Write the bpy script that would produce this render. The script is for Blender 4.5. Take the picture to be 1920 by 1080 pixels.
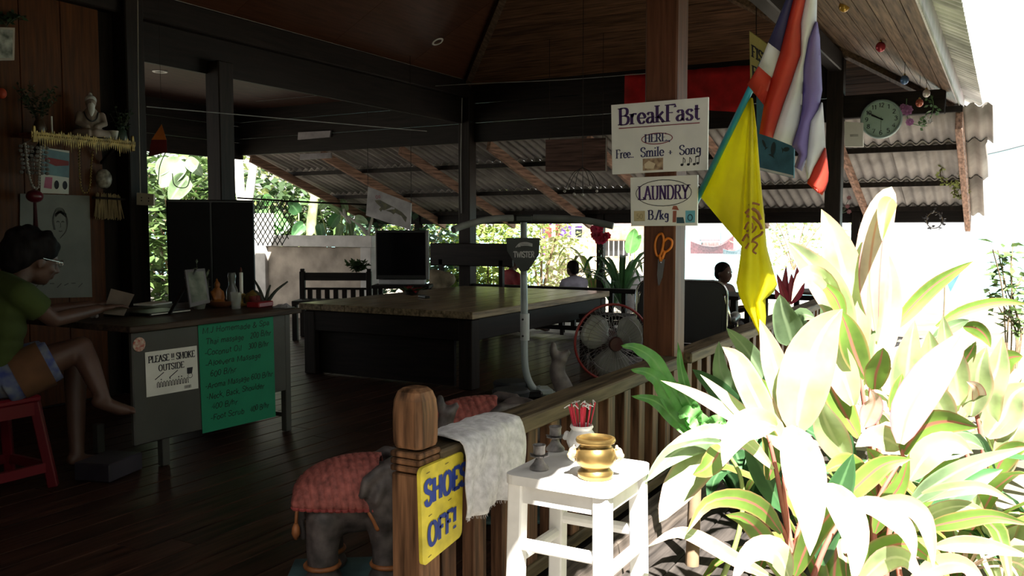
import bpy, bmesh, math, random
from mathutils import Vector, Matrix, noise
random.seed(7)
for o in list(bpy.data.objects): bpy.data.objects.remove(o)
SC = bpy.context.scene
COL = SC.collection
V = Vector
PI = math.pi

# ---------------------------------------------------------------- camera, sky, sun, exposure
# world: X to the right across the rail, Y away along the rail, Z up from the pavilion floor
F = 1650.0; EYE = 1.23
PITCH = math.atan(110 / F)
YAW = math.atan(930 * math.cos(PITCH) / F)
cam = bpy.data.cameras.new('camera'); cam.sensor_width = 36; cam.lens = F / 1920 * 36
cam.clip_start = .05; cam.clip_end = 4000
co = bpy.data.objects.new('camera', cam); COL.objects.link(co)
co.location = (0, 0, EYE); co.rotation_euler = (PI / 2 - PITCH, 0, YAW)
SC.camera = co
HD = V((-math.sin(YAW), math.cos(YAW), 0)); RT = V((math.cos(YAW), math.sin(YAW), 0)); UP = V((0, 0, 1))
FW = HD * math.cos(PITCH) - UP * math.sin(PITCH); UV = HD * math.sin(PITCH) + UP * math.cos(PITCH)
CAM = V((0, 0, EYE))
def ray(x, y): return FW + RT * ((x - 960) / F) - UV * ((y - 540) / F)
def at(x, y, X=None, Y=None, Z=None, D=None):
    """pixel of the photograph -> point on the plane X=, Y= or Z=, or at depth D"""
    r = ray(x, y)
    t = D if D is not None else (X - CAM.x) / r.x if X is not None else (Y - CAM.y) / r.y if Y is not None else (Z - CAM.z) / r.z
    return CAM + r * t

W = bpy.data.worlds.new('World'); SC.world = W; W.use_nodes = True
bg = W.node_tree.nodes['Background']
bg.inputs['Color'].default_value = (1.0, .985, .965, 1); bg.inputs['Strength'].default_value = 1.04
sun = bpy.data.lights.new('sun', 'SUN'); sun.energy = 30.0; sun.angle = math.radians(.6); sun.color = (1, .96, .88)
so = bpy.data.objects.new('sun', sun); COL.objects.link(so)
SUNDIR = V((.35, -.42, .83)).normalized()
so.rotation_euler = SUNDIR.to_track_quat('Z', 'Y').to_euler()
so.location = (6, -3, 12)
SC.view_settings.view_transform = 'Standard'; SC.view_settings.look = 'None'
SC.view_settings.gamma = 1; SC.view_settings.use_curve_mapping = False
SC.view_settings.exposure = 0.2
SC.cycles.sample_clamp_indirect = 6.0
SC.cycles.max_bounces = 8; SC.cycles.diffuse_bounces = 5; SC.cycles.transparent_max_bounces = 12

# ---------------------------------------------------------------- materials
MATS = {}
def mat(name, col, rough=.6, metal=0., var=.18, scale=6., stretch=(1, 1, 1), bump=0., rnd=.12, trans=0., spec=.5, col2=None, coat=0., alpha=1., detail=4.):
    if name in MATS: return MATS[name]
    m = bpy.data.materials.new(name); m.use_nodes = True; MATS[name] = m
    nt = m.node_tree; N = nt.nodes; L = nt.links
    b = N['Principled BSDF']
    b.inputs['Roughness'].default_value = rough; b.inputs['Metallic'].default_value = metal
    b.inputs['Specular IOR Level'].default_value = spec
    b.inputs['Coat Weight'].default_value = coat; b.inputs['Coat Roughness'].default_value = .15
    tc = N.new('ShaderNodeTexCoord'); mp = N.new('ShaderNodeMapping'); mp.inputs['Scale'].default_value = stretch
    L.new(tc.outputs['Object'], mp.inputs['Vector'])
    oi = N.new('ShaderNodeObjectInfo')
    ofs = N.new('ShaderNodeVectorMath'); ofs.operation = 'MULTIPLY_ADD'
    L.new(oi.outputs['Random'], ofs.inputs[0]); ofs.inputs[1].default_value = (37, 51, 23); L.new(mp.outputs[0], ofs.inputs[2])
    nz = N.new('ShaderNodeTexNoise'); nz.inputs['Scale'].default_value = scale; nz.inputs['Detail'].default_value = detail
    L.new(ofs.outputs[0], nz.inputs['Vector'])
    rp = N.new('ShaderNodeValToRGB')
    c = V(col[:3]); d = V(col2[:3]) if col2 else c * (1 - 2.2 * var); e = V(col2[:3]).lerp(c, 1.5) if col2 else c * (1 + 1.2 * var)
    rp.color_ramp.elements[0].position = .3; rp.color_ramp.elements[1].position = .7
    rp.color_ramp.elements[0].color = (*[max(0, x) for x in d], 1); rp.color_ramp.elements[1].color = (*[min(1, max(0, x)) for x in (e if not col2 else c)], 1)
    L.new(nz.outputs['Fac'], rp.inputs['Fac'])
    hs = N.new('ShaderNodeHueSaturation')
    mr = N.new('ShaderNodeMapRange'); mr.inputs['To Min'].default_value = 1 - rnd; mr.inputs['To Max'].default_value = 1 + rnd
    L.new(oi.outputs['Random'], mr.inputs['Value']); L.new(mr.outputs[0], hs.inputs['Value']); L.new(rp.outputs['Color'], hs.inputs['Color'])
    L.new(hs.outputs['Color'], b.inputs['Base Color'])
    if bump:
        bp = N.new('ShaderNodeBump'); bp.inputs['Strength'].default_value = bump; bp.inputs['Distance'].default_value = .01
        L.new(nz.outputs['Fac'], bp.inputs['Height']); L.new(bp.outputs[0], b.inputs['Normal'])
    if trans:
        out = N['Material Output']; tr = N.new('ShaderNodeBsdfTranslucent'); mx = N.new('ShaderNodeMixShader')
        mx.inputs[0].default_value = trans; L.new(hs.outputs['Color'], tr.inputs['Color'])
        L.new(b.outputs[0], mx.inputs[1]); L.new(tr.outputs[0], mx.inputs[2]); L.new(mx.outputs[0], out.inputs['Surface'])
    if alpha < 1: b.inputs['Alpha'].default_value = alpha
    return m
def leafmat(name, col, edge, rib, trans=.35, rough=.45, var=.25):
    """leaf blade: colour runs over into an edge colour and a rib colour (attributes acr = across, alo = along)"""
    if name in MATS: return MATS[name]
    m = mat(name, col, rough=rough, var=var, scale=5, rnd=.2, trans=trans)
    nt = m.node_tree; N = nt.nodes; L = nt.links
    hs = [n for n in N if n.type == 'HUE_SAT'][0]
    a = N.new('ShaderNodeAttribute'); a.attribute_name = 'acr'
    def ramp(stops):
        r = N.new('ShaderNodeValToRGB'); L.new(a.outputs['Fac'], r.inputs['Fac'])
        els = r.color_ramp.elements
        els[0].position, els[0].color = stops[0][0], (*[stops[0][1]] * 3, 1); els[1].position, els[1].color = stops[1][0], (*[stops[1][1]] * 3, 1)
        for p, c in stops[2:]:
            e = els.new(p); e.color = (c, c, c, 1)
        return r
    r1 = ramp([(.78, 0), (1, 1)]); r2 = ramp([(.05, 1), (.16, 0)])
    x1 = N.new('ShaderNodeMix'); x1.data_type = 'RGBA'; x1.inputs['B'].default_value = (*edge, 1)
    x2 = N.new('ShaderNodeMix'); x2.data_type = 'RGBA'; x2.inputs['B'].default_value = (*rib, 1)
    outs = [l.to_socket for l in hs.outputs['Color'].links]
    L.new(r1.outputs['Color'], x1.inputs['Factor']); L.new(hs.outputs['Color'], x1.inputs['A'])
    L.new(r2.outputs['Color'], x2.inputs['Factor']); L.new(x1.outputs['Result'], x2.inputs['A'])
    for s in outs: L.new(x2.outputs['Result'], s)
    return m
def wood(name, col, axis='z', rough=.55, coat=0., var=.3, bump=.15, rnd=.2, scale=3., **k):
    k.setdefault('spec', .18)
    s = {'x': (1, 14, 14), 'y': (14, 1, 14), 'z': (14, 14, 1)}[axis]
    return mat(name, col, rough=rough, var=var, scale=scale, stretch=s, bump=bump, rnd=rnd, coat=coat, **k)
def glass(name, col, alpha=.3):
    return mat(name, col, rough=.05, var=0, alpha=alpha, spec=.8)

# ---------------------------------------------------------------- geometry
class G:
    def __init__(s): s.v = []; s.f = []; s.mi = []; s.cur = 0; s.at = []
    def add(s, vs, fs):
        n = len(s.v); s.v += [V(p) for p in vs]; s.f += [tuple(i + n for i in f) for f in fs]; s.mi += [s.cur] * len(fs); return s
    def box(s, c, d, R=None, taper=(1, 1), ch=0.):
        """box of size d centred at c; R a rotation matrix; taper scales the top in x,y; ch chamfers the edges"""
        hx, hy, hz = d[0] / 2, d[1] / 2, d[2] / 2
        if ch:
            ch = min(ch, hx * .6, hy * .6, hz * .6); vs = []; fs = []
            idx = {}
            for sx in (-1, 1):
                for sy in (-1, 1):
                    for sz in (-1, 1):
                        for k in range(3):
                            p = [sx * hx, sy * hy, sz * hz]
                            for j in range(3):
                                if j != k: p[j] -= (ch if p[j] > 0 else -ch)
                            idx[sx, sy, sz, k] = len(vs); vs.append(p)
            T = (-1, 1)
            for k in range(3):
                a, b = [(1, 2), (2, 0), (0, 1)][k]
                for sg in T:
                    q = []
                    for u, w in ((-1, -1), (1, -1), (1, 1), (-1, 1)):
                        t = [0, 0, 0]; t[k] = sg; t[a] = u; t[b] = w; q.append(idx[(*t, k)])
                    fs.append(q if sg > 0 else q[::-1])
                for u in T:      # edges along axis k
                    for w in T:
                        t = [0, 0, 0]; t[a] = u; t[b] = w
                        t1 = t[:]; t1[k] = -1; t2 = t[:]; t2[k] = 1
                        fs.append([idx[(*t1, a)], idx[(*t2, a)], idx[(*t2, b)], idx[(*t1, b)]])
            for sx in T:
                for sy in T:
                    for sz in T: fs.append([idx[sx, sy, sz, k] for k in range(3)])
        else:
            vs = [(x * hx, y * hy, z * hz) for z in (-1, 1) for x, y in ((-1, -1), (1, -1), (1, 1), (-1, 1))]
            fs = [(3, 2, 1, 0), (4, 5, 6, 7), (0, 1, 5, 4), (1, 2, 6, 5), (2, 3, 7, 6), (3, 0, 4, 7)]
        out = []
        for p in vs:
            k = (p[2] / hz + 1) / 2 if hz else 0
            q = V((p[0] * (1 + (taper[0] - 1) * k), p[1] * (1 + (taper[1] - 1) * k), p[2]))
            if R is not None: q = R @ q
            out.append(q + V(c))
        return s.add(out, fs)
    def beam(s, a, b, w, h, up=(0, 0, 1), ch=0.):
        a, b = V(a), V(b); y = (b - a); l = y.length; y.normalize()
        x = y.cross(V(up)); x = x.normalized() if x.length > 1e-5 else V((1, 0, 0)); z = x.cross(y)
        return s.box((a + b) / 2, (w, l, h), Matrix((x, y, z)).transposed(), ch=ch)
    def tube(s, pts, r, n=8, caps=True, closed=False, flat=1.):
        pts = [V(p) for p in pts]; m = len(pts); rs = r if isinstance(r, (list, tuple)) else [r] * m
        vs = []; fs = []; prev = None
        for i, p in enumerate(pts):
            t = (pts[(i + 1) % m] - pts[i - 1]) if closed else (pts[min(i + 1, m - 1)] - pts[max(i - 1, 0)])
            t = t.normalized() if t.length > 1e-9 else V((0, 0, 1))
            if prev is None:
                a = V((0, 0, 1)) if abs(t.z) < .9 else V((1, 0, 0)); x = t.cross(a).normalized()
            else:
                x = prev - t * prev.dot(t); x = x.normalized() if x.length > 1e-6 else t.orthogonal().normalized()
            prev = x; y = t.cross(x)
            for k in range(n):
                an = 2 * PI * k / n; vs.append(p + (x * math.cos(an) + y * math.sin(an) * flat) * rs[i])
        for i in range(m if closed else m - 1):
            j = (i + 1) % m
            for k in range(n): fs.append((i * n + k, i * n + (k + 1) % n, j * n + (k + 1) % n, j * n + k))
        if caps and not closed:
            fs.append(tuple(range(n - 1, -1, -1))); fs.append(tuple((m - 1) * n + k for k in range(n)))
        return s.add(vs, fs)
    def limb(s, pts, rs, n=12):
        """tapered tube with rounded ends"""
        pts = [V(p) for p in pts]; d0 = (pts[0] - pts[1]).normalized(); d1 = (pts[-1] - pts[-2]).normalized()
        P = []; R = []
        for k in range(4, 0, -1): a = k / 4.3 * PI / 2; P.append(pts[0] + d0 * rs[0] * math.sin(a)); R.append(rs[0] * math.cos(a))
        P += pts; R += list(rs)
        for k in range(1, 5): a = k / 4.3 * PI / 2; P.append(pts[-1] + d1 * rs[-1] * math.sin(a)); R.append(rs[-1] * math.cos(a))
        return s.tube(P, R, n)
    def ball(s, c, r, n=12, m=8, R=None):
        r = V((r, r, r)) if not hasattr(r, '__len__') else V(r)
        vs = [V((0, 0, -r.z))]; fs = []
        for i in range(1, m):
            a = -PI / 2 + PI * i / m
            for k in range(n):
                b = 2 * PI * k / n; vs.append(V((r.x * math.cos(a) * math.cos(b), r.y * math.cos(a) * math.sin(b), r.z * math.sin(a))))
        vs.append(V((0, 0, r.z)))
        for k in range(n):
            fs.append((0, 1 + (k + 1) % n, 1 + k)); e = len(vs) - 1
            fs.append((e, e - n + k, e - n + (k + 1) % n))
        for i in range(m - 2):
            for k in range(n):
                a = 1 + i * n; fs.append((a + k, a + (k + 1) % n, a + n + (k + 1) % n, a + n + k))
        if R is not None: vs = [R @ p for p in vs]
        return s.add([p + V(c) for p in vs], fs)
    def lathe(s, prof, c=(0, 0, 0), n=20, R=None, close=False):
        """prof: (radius, z) list"""
        vs = []; fs = []; m = len(prof)
        for r, z in prof:
            for k in range(n): a = 2 * PI * k / n; vs.append(V((r * math.cos(a), r * math.sin(a), z)))
        for i in range(m if close else m - 1):
            j = (i + 1) % m
            for k in range(n): fs.append((i * n + k, i * n + (k + 1) % n, j * n + (k + 1) % n, j * n + k))
        if not close:
            if prof[0][0] > 1e-4: fs.append(tuple(range(n - 1, -1, -1)))
            if prof[-1][0] > 1e-4: fs.append(tuple((m - 1) * n + k for k in range(n)))
        if R is not None: vs = [R @ p for p in vs]
        return s.add([p + V(c) for p in vs], fs)
    def grid(s, rows, thick=0.):
        """rows of points -> sheet, thick gives it a back side"""
        h = len(rows); w = len(rows[0]); P = [V(p) for r in rows for p in r]
        fs = [(i * w + j, i * w + j + 1, (i + 1) * w + j + 1, (i + 1) * w + j) for i in range(h - 1) for j in range(w - 1)]
        if not thick: return s.add(P, fs)
        nr = [V() for _ in P]
        for f in fs:
            n = (P[f[1]] - P[f[0]]).cross(P[f[3]] - P[f[0]])
            for i in f: nr[i] += n
        Q = [p - n.normalized() * thick for p, n in zip(P, nr)]; k = len(P)
        f2 = [tuple(i + k for i in f[::-1]) for f in fs]
        bd = [j for j in range(w)] + [i * w + w - 1 for i in range(1, h)] + [(h - 1) * w + j for j in range(w - 2, -1, -1)] + [i * w for i in range(h - 2, 0, -1)]
        e = [(bd[i], bd[i - 1], bd[i - 1] + k, bd[i] + k) for i in range(len(bd))]
        return s.add(P + Q, fs + f2 + e)
    def prism(s, poly, a, ux, uy, t):
        """polygon (u,v list) in the plane a + u*ux + v*uy, extruded backwards by t"""
        ux, uy = V(ux), V(uy); n = ux.cross(uy).normalized(); k = len(poly)
        A = [V(a) + ux * u + uy * v for u, v in poly]; B = [p - n * t for p in A]
        return s.add(A + B, [tuple(range(k)), tuple(range(2 * k - 1, k - 1, -1))] + [(i, i + k, (i + 1) % k + k, (i + 1) % k) for i in range(k)])
def rotz(a): return Matrix.Rotation(a, 3, 'Z')
def rot(ax, a): return Matrix.Rotation(a, 3, ax)

def mesh_of(name, g, m, smooth=False):
    me = bpy.data.meshes.new(name); me.from_pydata([tuple(p) for p in g.v], [], g.f)
    ms = m if isinstance(m, (list, tuple)) else [m]
    for x in ms: me.materials.append(x)
    if len(ms) > 1: me.polygons.foreach_set('material_index', g.mi)
    if smooth: me.shade_smooth()
    if smooth and smooth != 1: me.set_sharp_from_angle(angle=math.radians(smooth))
    me.update(); return me
WORLD = {}
def origin(o): return WORLD.get(o.name, Matrix.Identity(4)) if o else Matrix.Identity(4)
def tag(o, label=None, cat=None, group=None, kind=None):
    if label: o['label'] = label
    if cat: o['category'] = cat
    if group: o['group'] = group
    if kind: o['kind'] = kind
    return o
def thing(name, label, cat, loc=(0, 0, 0), rz=0., group=None, kind=None):
    o = bpy.data.objects.new(name, None); COL.objects.link(o); o.empty_display_size = .1
    o.location = loc; o.rotation_euler = (0, 0, rz)
    WORLD[o.name] = Matrix.Translation(V(loc)) @ Matrix.Rotation(rz, 4, 'Z')
    return tag(o, label, cat, group, kind)
def ob(name, g, m, parent=None, w=False, smooth=False, label=None, cat=None, group=None, kind=None):
    """one mesh object. With a parent the points are local to the parent's thing, or world points when w is set"""
    if parent is None:
        lo = V((min(p.x for p in g.v), min(p.y for p in g.v), min(p.z for p in g.v))); hi = V((max(p.x for p in g.v), max(p.y for p in g.v), max(p.z for p in g.v)))
        c = V(((lo.x + hi.x) / 2, (lo.y + hi.y) / 2, lo.z)); g.v = [p - c for p in g.v]
    elif w:
        I = origin(parent).inverted(); g.v = [I @ p for p in g.v]
    o = bpy.data.objects.new(name, mesh_of(name, g, m, smooth)); COL.objects.link(o)
    if parent is None: o.location = c; WORLD[o.name] = Matrix.Translation(c)
    else: o.parent = parent; WORLD[o.name] = origin(parent)
    return tag(o, label, cat, group, kind)
def inst(name, me, parent, loc, R=None):
    o = bpy.data.objects.new(name, me); COL.objects.link(o); o.parent = parent
    o.location = origin(parent).inverted() @ V(loc)
    if R is not None: o.rotation_euler = R.to_euler()
    return o
def remesh(o, vox=.01, it=4, fac=.5):
    m = o.modifiers.new('r', 'REMESH'); m.mode = 'VOXEL'; m.voxel_size = vox
    s = o.modifiers.new('s', 'SMOOTH'); s.iterations = it; s.factor = fac
    dg = bpy.context.evaluated_depsgraph_get(); dg.update()
    me = bpy.data.meshes.new_from_object(o.evaluated_get(dg)); o.modifiers.clear()
    old = o.data; mats = list(old.materials); me.materials.clear()
    for x in mats: me.materials.append(x)
    o.data = me; me.shade_smooth(); bpy.data.meshes.remove(old); return o
def cat(pts, k=6, closed=False):
    """smooth curve through points"""
    pts = [V(p) for p in pts]; n = len(pts); out = []
    for i in range(n if closed else n - 1):
        a, b, c, d = (pts[(i - 1) % n] if closed or i else pts[0] * 2 - pts[1]), pts[i], pts[(i + 1) % n], (pts[(i + 2) % n] if closed or i + 2 < n else pts[-1] * 2 - pts[-2])
        for j in range(k):
            t = j / k
            out.append(.5 * (2 * b + (c - a) * t + (2 * a - 5 * b + 4 * c - d) * t * t + (3 * b - a - 3 * c + d) * t ** 3))
    if not closed: out.append(pts[-1])
    return out

# ---------------------------------------------------------------- lettering: a pen font, strokes thick where they run upright
# per glyph: advance; strokes: flag + points.  b: serif at both ends, t: at the start, e: at the end, s: none, c: curve
FONT = {
 'A': (.78, 'e .38 1 .06 0;e .38 1 .7 0;s .18 .36 .58 .36'), 'B': (.72, 'b .14 1 .14 0;c .14 1 .42 .99 .56 .88 .55 .66 .4 .54 .14 .53;c .4 .54 .6 .45 .63 .24 .5 .04 .14 0'),
 'C': (.72, 'c .66 .8 .5 .97 .28 .97 .1 .75 .1 .28 .28 .03 .5 .03 .67 .2'), 'D': (.78, 'b .14 1 .14 0;c .14 1 .45 .97 .66 .75 .68 .35 .5 .04 .14 0'),
 'E': (.66, 'b .14 1 .14 0;s .14 .98 .58 .98 .58 .84;s .14 .52 .46 .52;s .14 .02 .6 .02 .6 .18'), 'F': (.62, 'b .14 1 .14 0;s .14 .98 .58 .98 .58 .82;s .14 .52 .46 .52'),
 'G': (.78, 'c .66 .8 .5 .97 .28 .97 .1 .75 .1 .28 .28 .03 .5 .03 .66 .15;s .66 0 .66 .42 .48 .42'), 'H': (.8, 'b .14 1 .14 0;b .64 1 .64 0;s .14 .52 .64 .52'),
 'I': (.36, 'b .18 1 .18 0'), 'J': (.5, 't .38 1 .38 .25;c .38 .25 .32 .05 .18 .02 .08 .14'), 'K': (.76, 'b .14 1 .14 0;e .64 1 .16 .46;e .28 .58 .68 0'),
 'L': (.62, 'b .14 1 .14 0;s .14 .02 .58 .02 .58 .2'), 'M': (.94, 'b .14 1 .14 0;s .14 1 .46 .1 .78 1;b .8 1 .8 0'), 'N': (.8, 'b .14 0 .14 1;s .14 1 .64 0;t .64 1 .64 0'),
 'O': (.8, 'c .4 .99 .18 .86 .1 .5 .18 .14 .4 .01 .62 .14 .7 .5 .62 .86 .4 .99'), 'P': (.66, 'b .14 1 .14 0;c .14 1 .42 .99 .58 .86 .57 .6 .42 .47 .14 .46'),
 'R': (.76, 'b .14 1 .14 0;c .14 1 .42 .99 .57 .87 .56 .64 .42 .52 .14 .51;e .36 .51 .68 0'), 'S': (.62, 'c .53 .78 .46 .95 .28 .99 .1 .86 .12 .64 .3 .52 .5 .4 .54 .17 .36 .01 .16 .06 .08 .24'),
 'T': (.7, 'e .35 .98 .35 0;s .06 .82 .06 .98 .64 .98 .64 .82'), 'U': (.78, 't .14 1 .14 .3;c .14 .3 .2 .06 .38 .01 .56 .06 .63 .3;t .63 1 .63 .3'), 'V': (.76, 't .06 1 .38 0;t .7 1 .38 0'),
 'W': (1., 't .06 1 .28 0;s .28 0 .5 .9 .72 0;t .94 1 .72 0'), 'Y': (.74, 't .06 1 .36 .48;t .68 1 .36 .48;e .36 .48 .36 0'),
 'a': (.56, 'c .1 .5 .2 .62 .36 .6 .42 .45;s .42 .45 .42 .06 .52 .02;c .42 .36 .2 .32 .08 .18 .16 .03 .3 .04 .42 .16'), 'b': (.58, 't .12 1 .12 0;c .12 .45 .24 .62 .4 .6 .5 .4 .46 .12 .3 .01 .12 .12'),
 'c': (.5, 'c .44 .48 .34 .62 .2 .6 .08 .42 .1 .16 .24 .02 .44 .14'), 'd': (.6, 'b .46 1 .46 0;c .46 .45 .34 .62 .18 .6 .08 .4 .1 .14 .26 .01 .46 .12'),
 'e': (.54, 'c .09 .34 .46 .34 .44 .52 .28 .63 .12 .5 .08 .28 .2 .05 .34 .02 .48 .14'), 'f': (.4, 'c .4 .9 .3 .99 .2 .9 .18 .7;e .18 .75 .18 0;s .06 .62 .36 .62'),
 'g': (.56, 'c .42 .45 .3 .62 .16 .58 .09 .4 .14 .22 .28 .18 .42 .3;c .44 .62 .44 .2 .42 -.14 .28 -.26 .1 -.18'), 'h': (.62, 'b .12 1 .12 0;c .12 .42 .24 .6 .38 .62 .46 .48;e .46 .5 .46 0'),
 'i': (.3, 'b .15 .62 .15 0;s .15 .82 .15 .93'), 'k': (.6, 'b .12 1 .12 0;e .48 .62 .14 .28;e .24 .36 .52 0'), 'l': (.3, 'b .15 1 .15 0'),
 'm': (.9, 'b .12 .62 .12 0;c .12 .42 .24 .6 .36 .62 .44 .48;e .44 .5 .44 0;c .44 .42 .56 .6 .68 .62 .76 .48;e .76 .5 .76 0'), 'n': (.62, 'b .12 .62 .12 0;c .12 .42 .24 .6 .38 .62 .46 .48;e .46 .5 .46 0'),
 'o': (.56, 'c .28 .62 .13 .54 .08 .31 .13 .08 .28 0 .43 .08 .48 .31 .43 .54 .28 .62'), 'p': (.6, 'b .12 .62 .12 -.28;c .12 .45 .24 .62 .4 .6 .5 .4 .46 .12 .3 .01 .12 .12'),
 'r': (.44, 'b .12 .62 .12 0;c .12 .4 .2 .56 .3 .62 .42 .58'), 's': (.46, 'c .4 .5 .32 .61 .2 .62 .09 .5 .16 .37 .32 .28 .39 .14 .28 .01 .14 .03 .06 .14'),
 't': (.4, 's .18 .85 .18 .15 .26 .02 .38 .06;s .05 .62 .36 .62'), 'u': (.62, 't .12 .62 .12 .2;c .12 .2 .18 .03 .3 .02 .46 .18;b .46 .62 .46 0'), 'v': (.54, 't .05 .62 .27 0;t .49 .62 .27 0'),
 'w': (.76, 't .05 .62 .22 0;s .22 0 .38 .55 .54 0;t .71 .62 .54 0'),
 '0': (.6, 'c .3 .98 .14 .84 .08 .5 .14 .14 .3 .01 .46 .14 .52 .5 .46 .84 .3 .98'), '1': (.42, 'e .24 1 .24 0;s .24 1 .08 .82'), '2': (.58, 'c .1 .78 .22 .98 .4 .95 .48 .75 .34 .42 .08 .02;s .08 .02 .5 .02'),
 '3': (.56, 'c .1 .85 .28 .99 .44 .86 .42 .64 .24 .54;c .24 .54 .46 .46 .48 .2 .3 .01 .08 .12'), '4': (.6, 's .4 0 .4 1 .06 .3 .54 .3'), '5': (.56, 's .46 .98 .14 .98 .12 .56;c .12 .56 .34 .62 .48 .42 .44 .12 .24 .01 .08 .12'),
 '6': (.58, 'c .44 .9 .28 .98 .12 .72 .09 .3 .2 .03 .38 .04 .48 .26 .4 .5 .24 .54 .11 .4'), '7': (.54, 's .06 .98 .5 .98 .2 0'), '8': (.56, 'c .28 .98 .12 .84 .18 .62 .4 .46 .48 .2 .28 .01 .08 .2 .16 .46 .38 .62 .44 .84 .28 .98'), '9': (.58, 'c .48 .6 .36 .46 .16 .5 .09 .74 .2 .96 .38 .96 .48 .7 .42 .25 .16 .02'),
 '.': (.24, 's .12 .0 .12 .1'), ',': (.24, 's .14 .1 .08 -.12'), '!': (.34, 's .17 1 .17 .32;s .17 0 .17 .12'), '/': (.46, 's .04 -.05 .42 1.02'), '+': (.6, 's .3 .15 .3 .65;s .06 .4 .54 .4'), '-': (.4, 's .06 .34 .34 .34'),
 '&': (.78, 'c .7 .45 .5 .1 .26 .01 .1 .2 .24 .48 .44 .74 .34 .97 .18 .84 .3 .5 .7 .02'), ' ': (.34, ''), ':': (.24, 's .12 0 .12 .1;s .12 .45 .12 .55'),
}
def pen(g, P, pts, thick, thin, asp=1.):
    """one stroke, its points in (u,v) units of the quad map P"""
    n = len(pts)
    A = []; B = []
    for i, p in enumerate(pts):
        a = pts[max(i - 1, 0)]; b = pts[min(i + 1, n - 1)]; d = V(((b[0] - a[0]) * asp, b[1] - a[1])); l = d.length or 1
        d /= l; w = (thin + (thick - thin) * abs(d[1])) / 2; nx, ny = -d[1] * w / asp, d[0] * w
        A.append(P(p[0] + nx, p[1] + ny)); B.append(P(p[0] - nx, p[1] - ny))
    g.add(A + B, [(i + n, i + n + 1, i + 1, i) for i in range(n - 1)])
def strokes(spec):
    for st in spec.split(';'):
        if not st: continue
        t = st.split(); q = [float(x) for x in t[1:]]; yield t[0], [(q[i], q[i + 1]) for i in range(0, len(q), 2)]
def twidth(s, sp=0.): return sum(FONT[c][0] + sp for c in s) - sp
def write(g, P, s, u0, v0, h, W_, asp, thick=.16, thin=.05, serif=True, sp=0., jit=0., slant=0.):
    """s from u0, baseline v0, cap height h (v units), total width W_ (u units); asp = quad width / quad height"""
    k = W_ / twidth(s, sp); x = 0.
    for c in s:
        dy = random.uniform(-jit, jit) * h
        for fl, pts in strokes(FONT[c][1]):
            if fl == 'c': pts = [(p.x, p.y) for p in cat([(a, b, 0) for a, b in pts], 4)]
            q = [(u0 + (x + a + slant * b) * k, v0 + dy + b * h) for a, b in pts]
            pen(g, P, q, thick * h, thin * h, asp)
            if serif and fl in 'bte':
                for e in ([q[0]] if fl in 'bt' else []) + ([q[-1]] if fl in 'be' else []):
                    hw = (thick * .5 + .07) * h / asp; dv = thin * .45 * h * (1 if e[1] < v0 + dy + .3 * h else -1)
                    pen(g, P, [(e[0] - hw, e[1] + dv), (e[0] + hw, e[1] + dv)], thick * h, thin * h, asp)
        x += FONT[c][0] + sp
class Quad:
    """flat board given by its corners: bottom-left, bottom-right, top-right, top-left as one faces it"""
    def __init__(s, a, b, c, d):
        s.c = [V(a), V(b), V(c), V(d)]; s.n = ((s.c[1] - s.c[0]).cross(s.c[3] - s.c[0])).normalized()
        s.asp = (s.c[1] - s.c[0]).length / (s.c[3] - s.c[0]).length
    def p(s, u, v, off=.0015):
        a, b, c, d = s.c; return (a * (1 - u) + b * u) * (1 - v) + (d * (1 - u) + c * u) * v + s.n * off
    def slab(s, g, t=.01, r=0.):
        k = len(s.c); A = s.c
        if r:
            A = []; h = (s.c[3] - s.c[0]).length; w = (s.c[1] - s.c[0]).length
            for cx, cy, a0 in ((r / w, r / h, PI), (1 - r / w, r / h, 1.5 * PI), (1 - r / w, 1 - r / h, 0), (r / w, 1 - r / h, .5 * PI)):
                for j in range(5): a = a0 + j * PI / 8; A.append(s.p(cx + math.cos(a) * r / w, cy + math.sin(a) * r / h, 0))
            k = len(A)
        B = [p - s.n * t for p in A]
        g.add(list(A) + B, [tuple(range(k)), tuple(range(2 * k - 1, k - 1, -1))] + [(i, i + k, (i + 1) % k + k, (i + 1) % k) for i in range(k)]); return g
    def patch(s, g, poly, off=.0012):
        g.add([s.p(u, v, off) for u, v in poly], [tuple(range(len(poly)))]); return g
    def ring(s, g, cu, cv, ru, rv, th, off=.0015, n=32):
        A = []; B = []
        for i in range(n):
            a = 2 * PI * i / n; A.append(s.p(cu + ru * math.cos(a), cv + rv * math.sin(a), off)); B.append(s.p(cu + (ru - th / s.asp) * math.cos(a), cv + (rv - th) * math.sin(a), off))
        g.add(A + B, [(i, (i + 1) % n, (i + 1) % n + n, i + n) for i in range(n)])
    def text(s, g, t, u0, v0, h, w, off=.0015, **k):
        write(g, lambda u, v: s.p(u, v, off), t, u0, v0, h, w, s.asp, **k)
    def line(s, g, pts, th, off=.0015, curve=False):
        if curve: pts = [(p.x, p.y) for p in cat([(a, b, 0) for a, b in pts], 5)]
        pen(g, lambda u, v: s.p(u, v, off), pts, th, th, s.asp)
def pxquad(bl, br, tr, tl, **k): return Quad(*[at(*p, **k) for p in (bl, br, tr, tl)])
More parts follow.
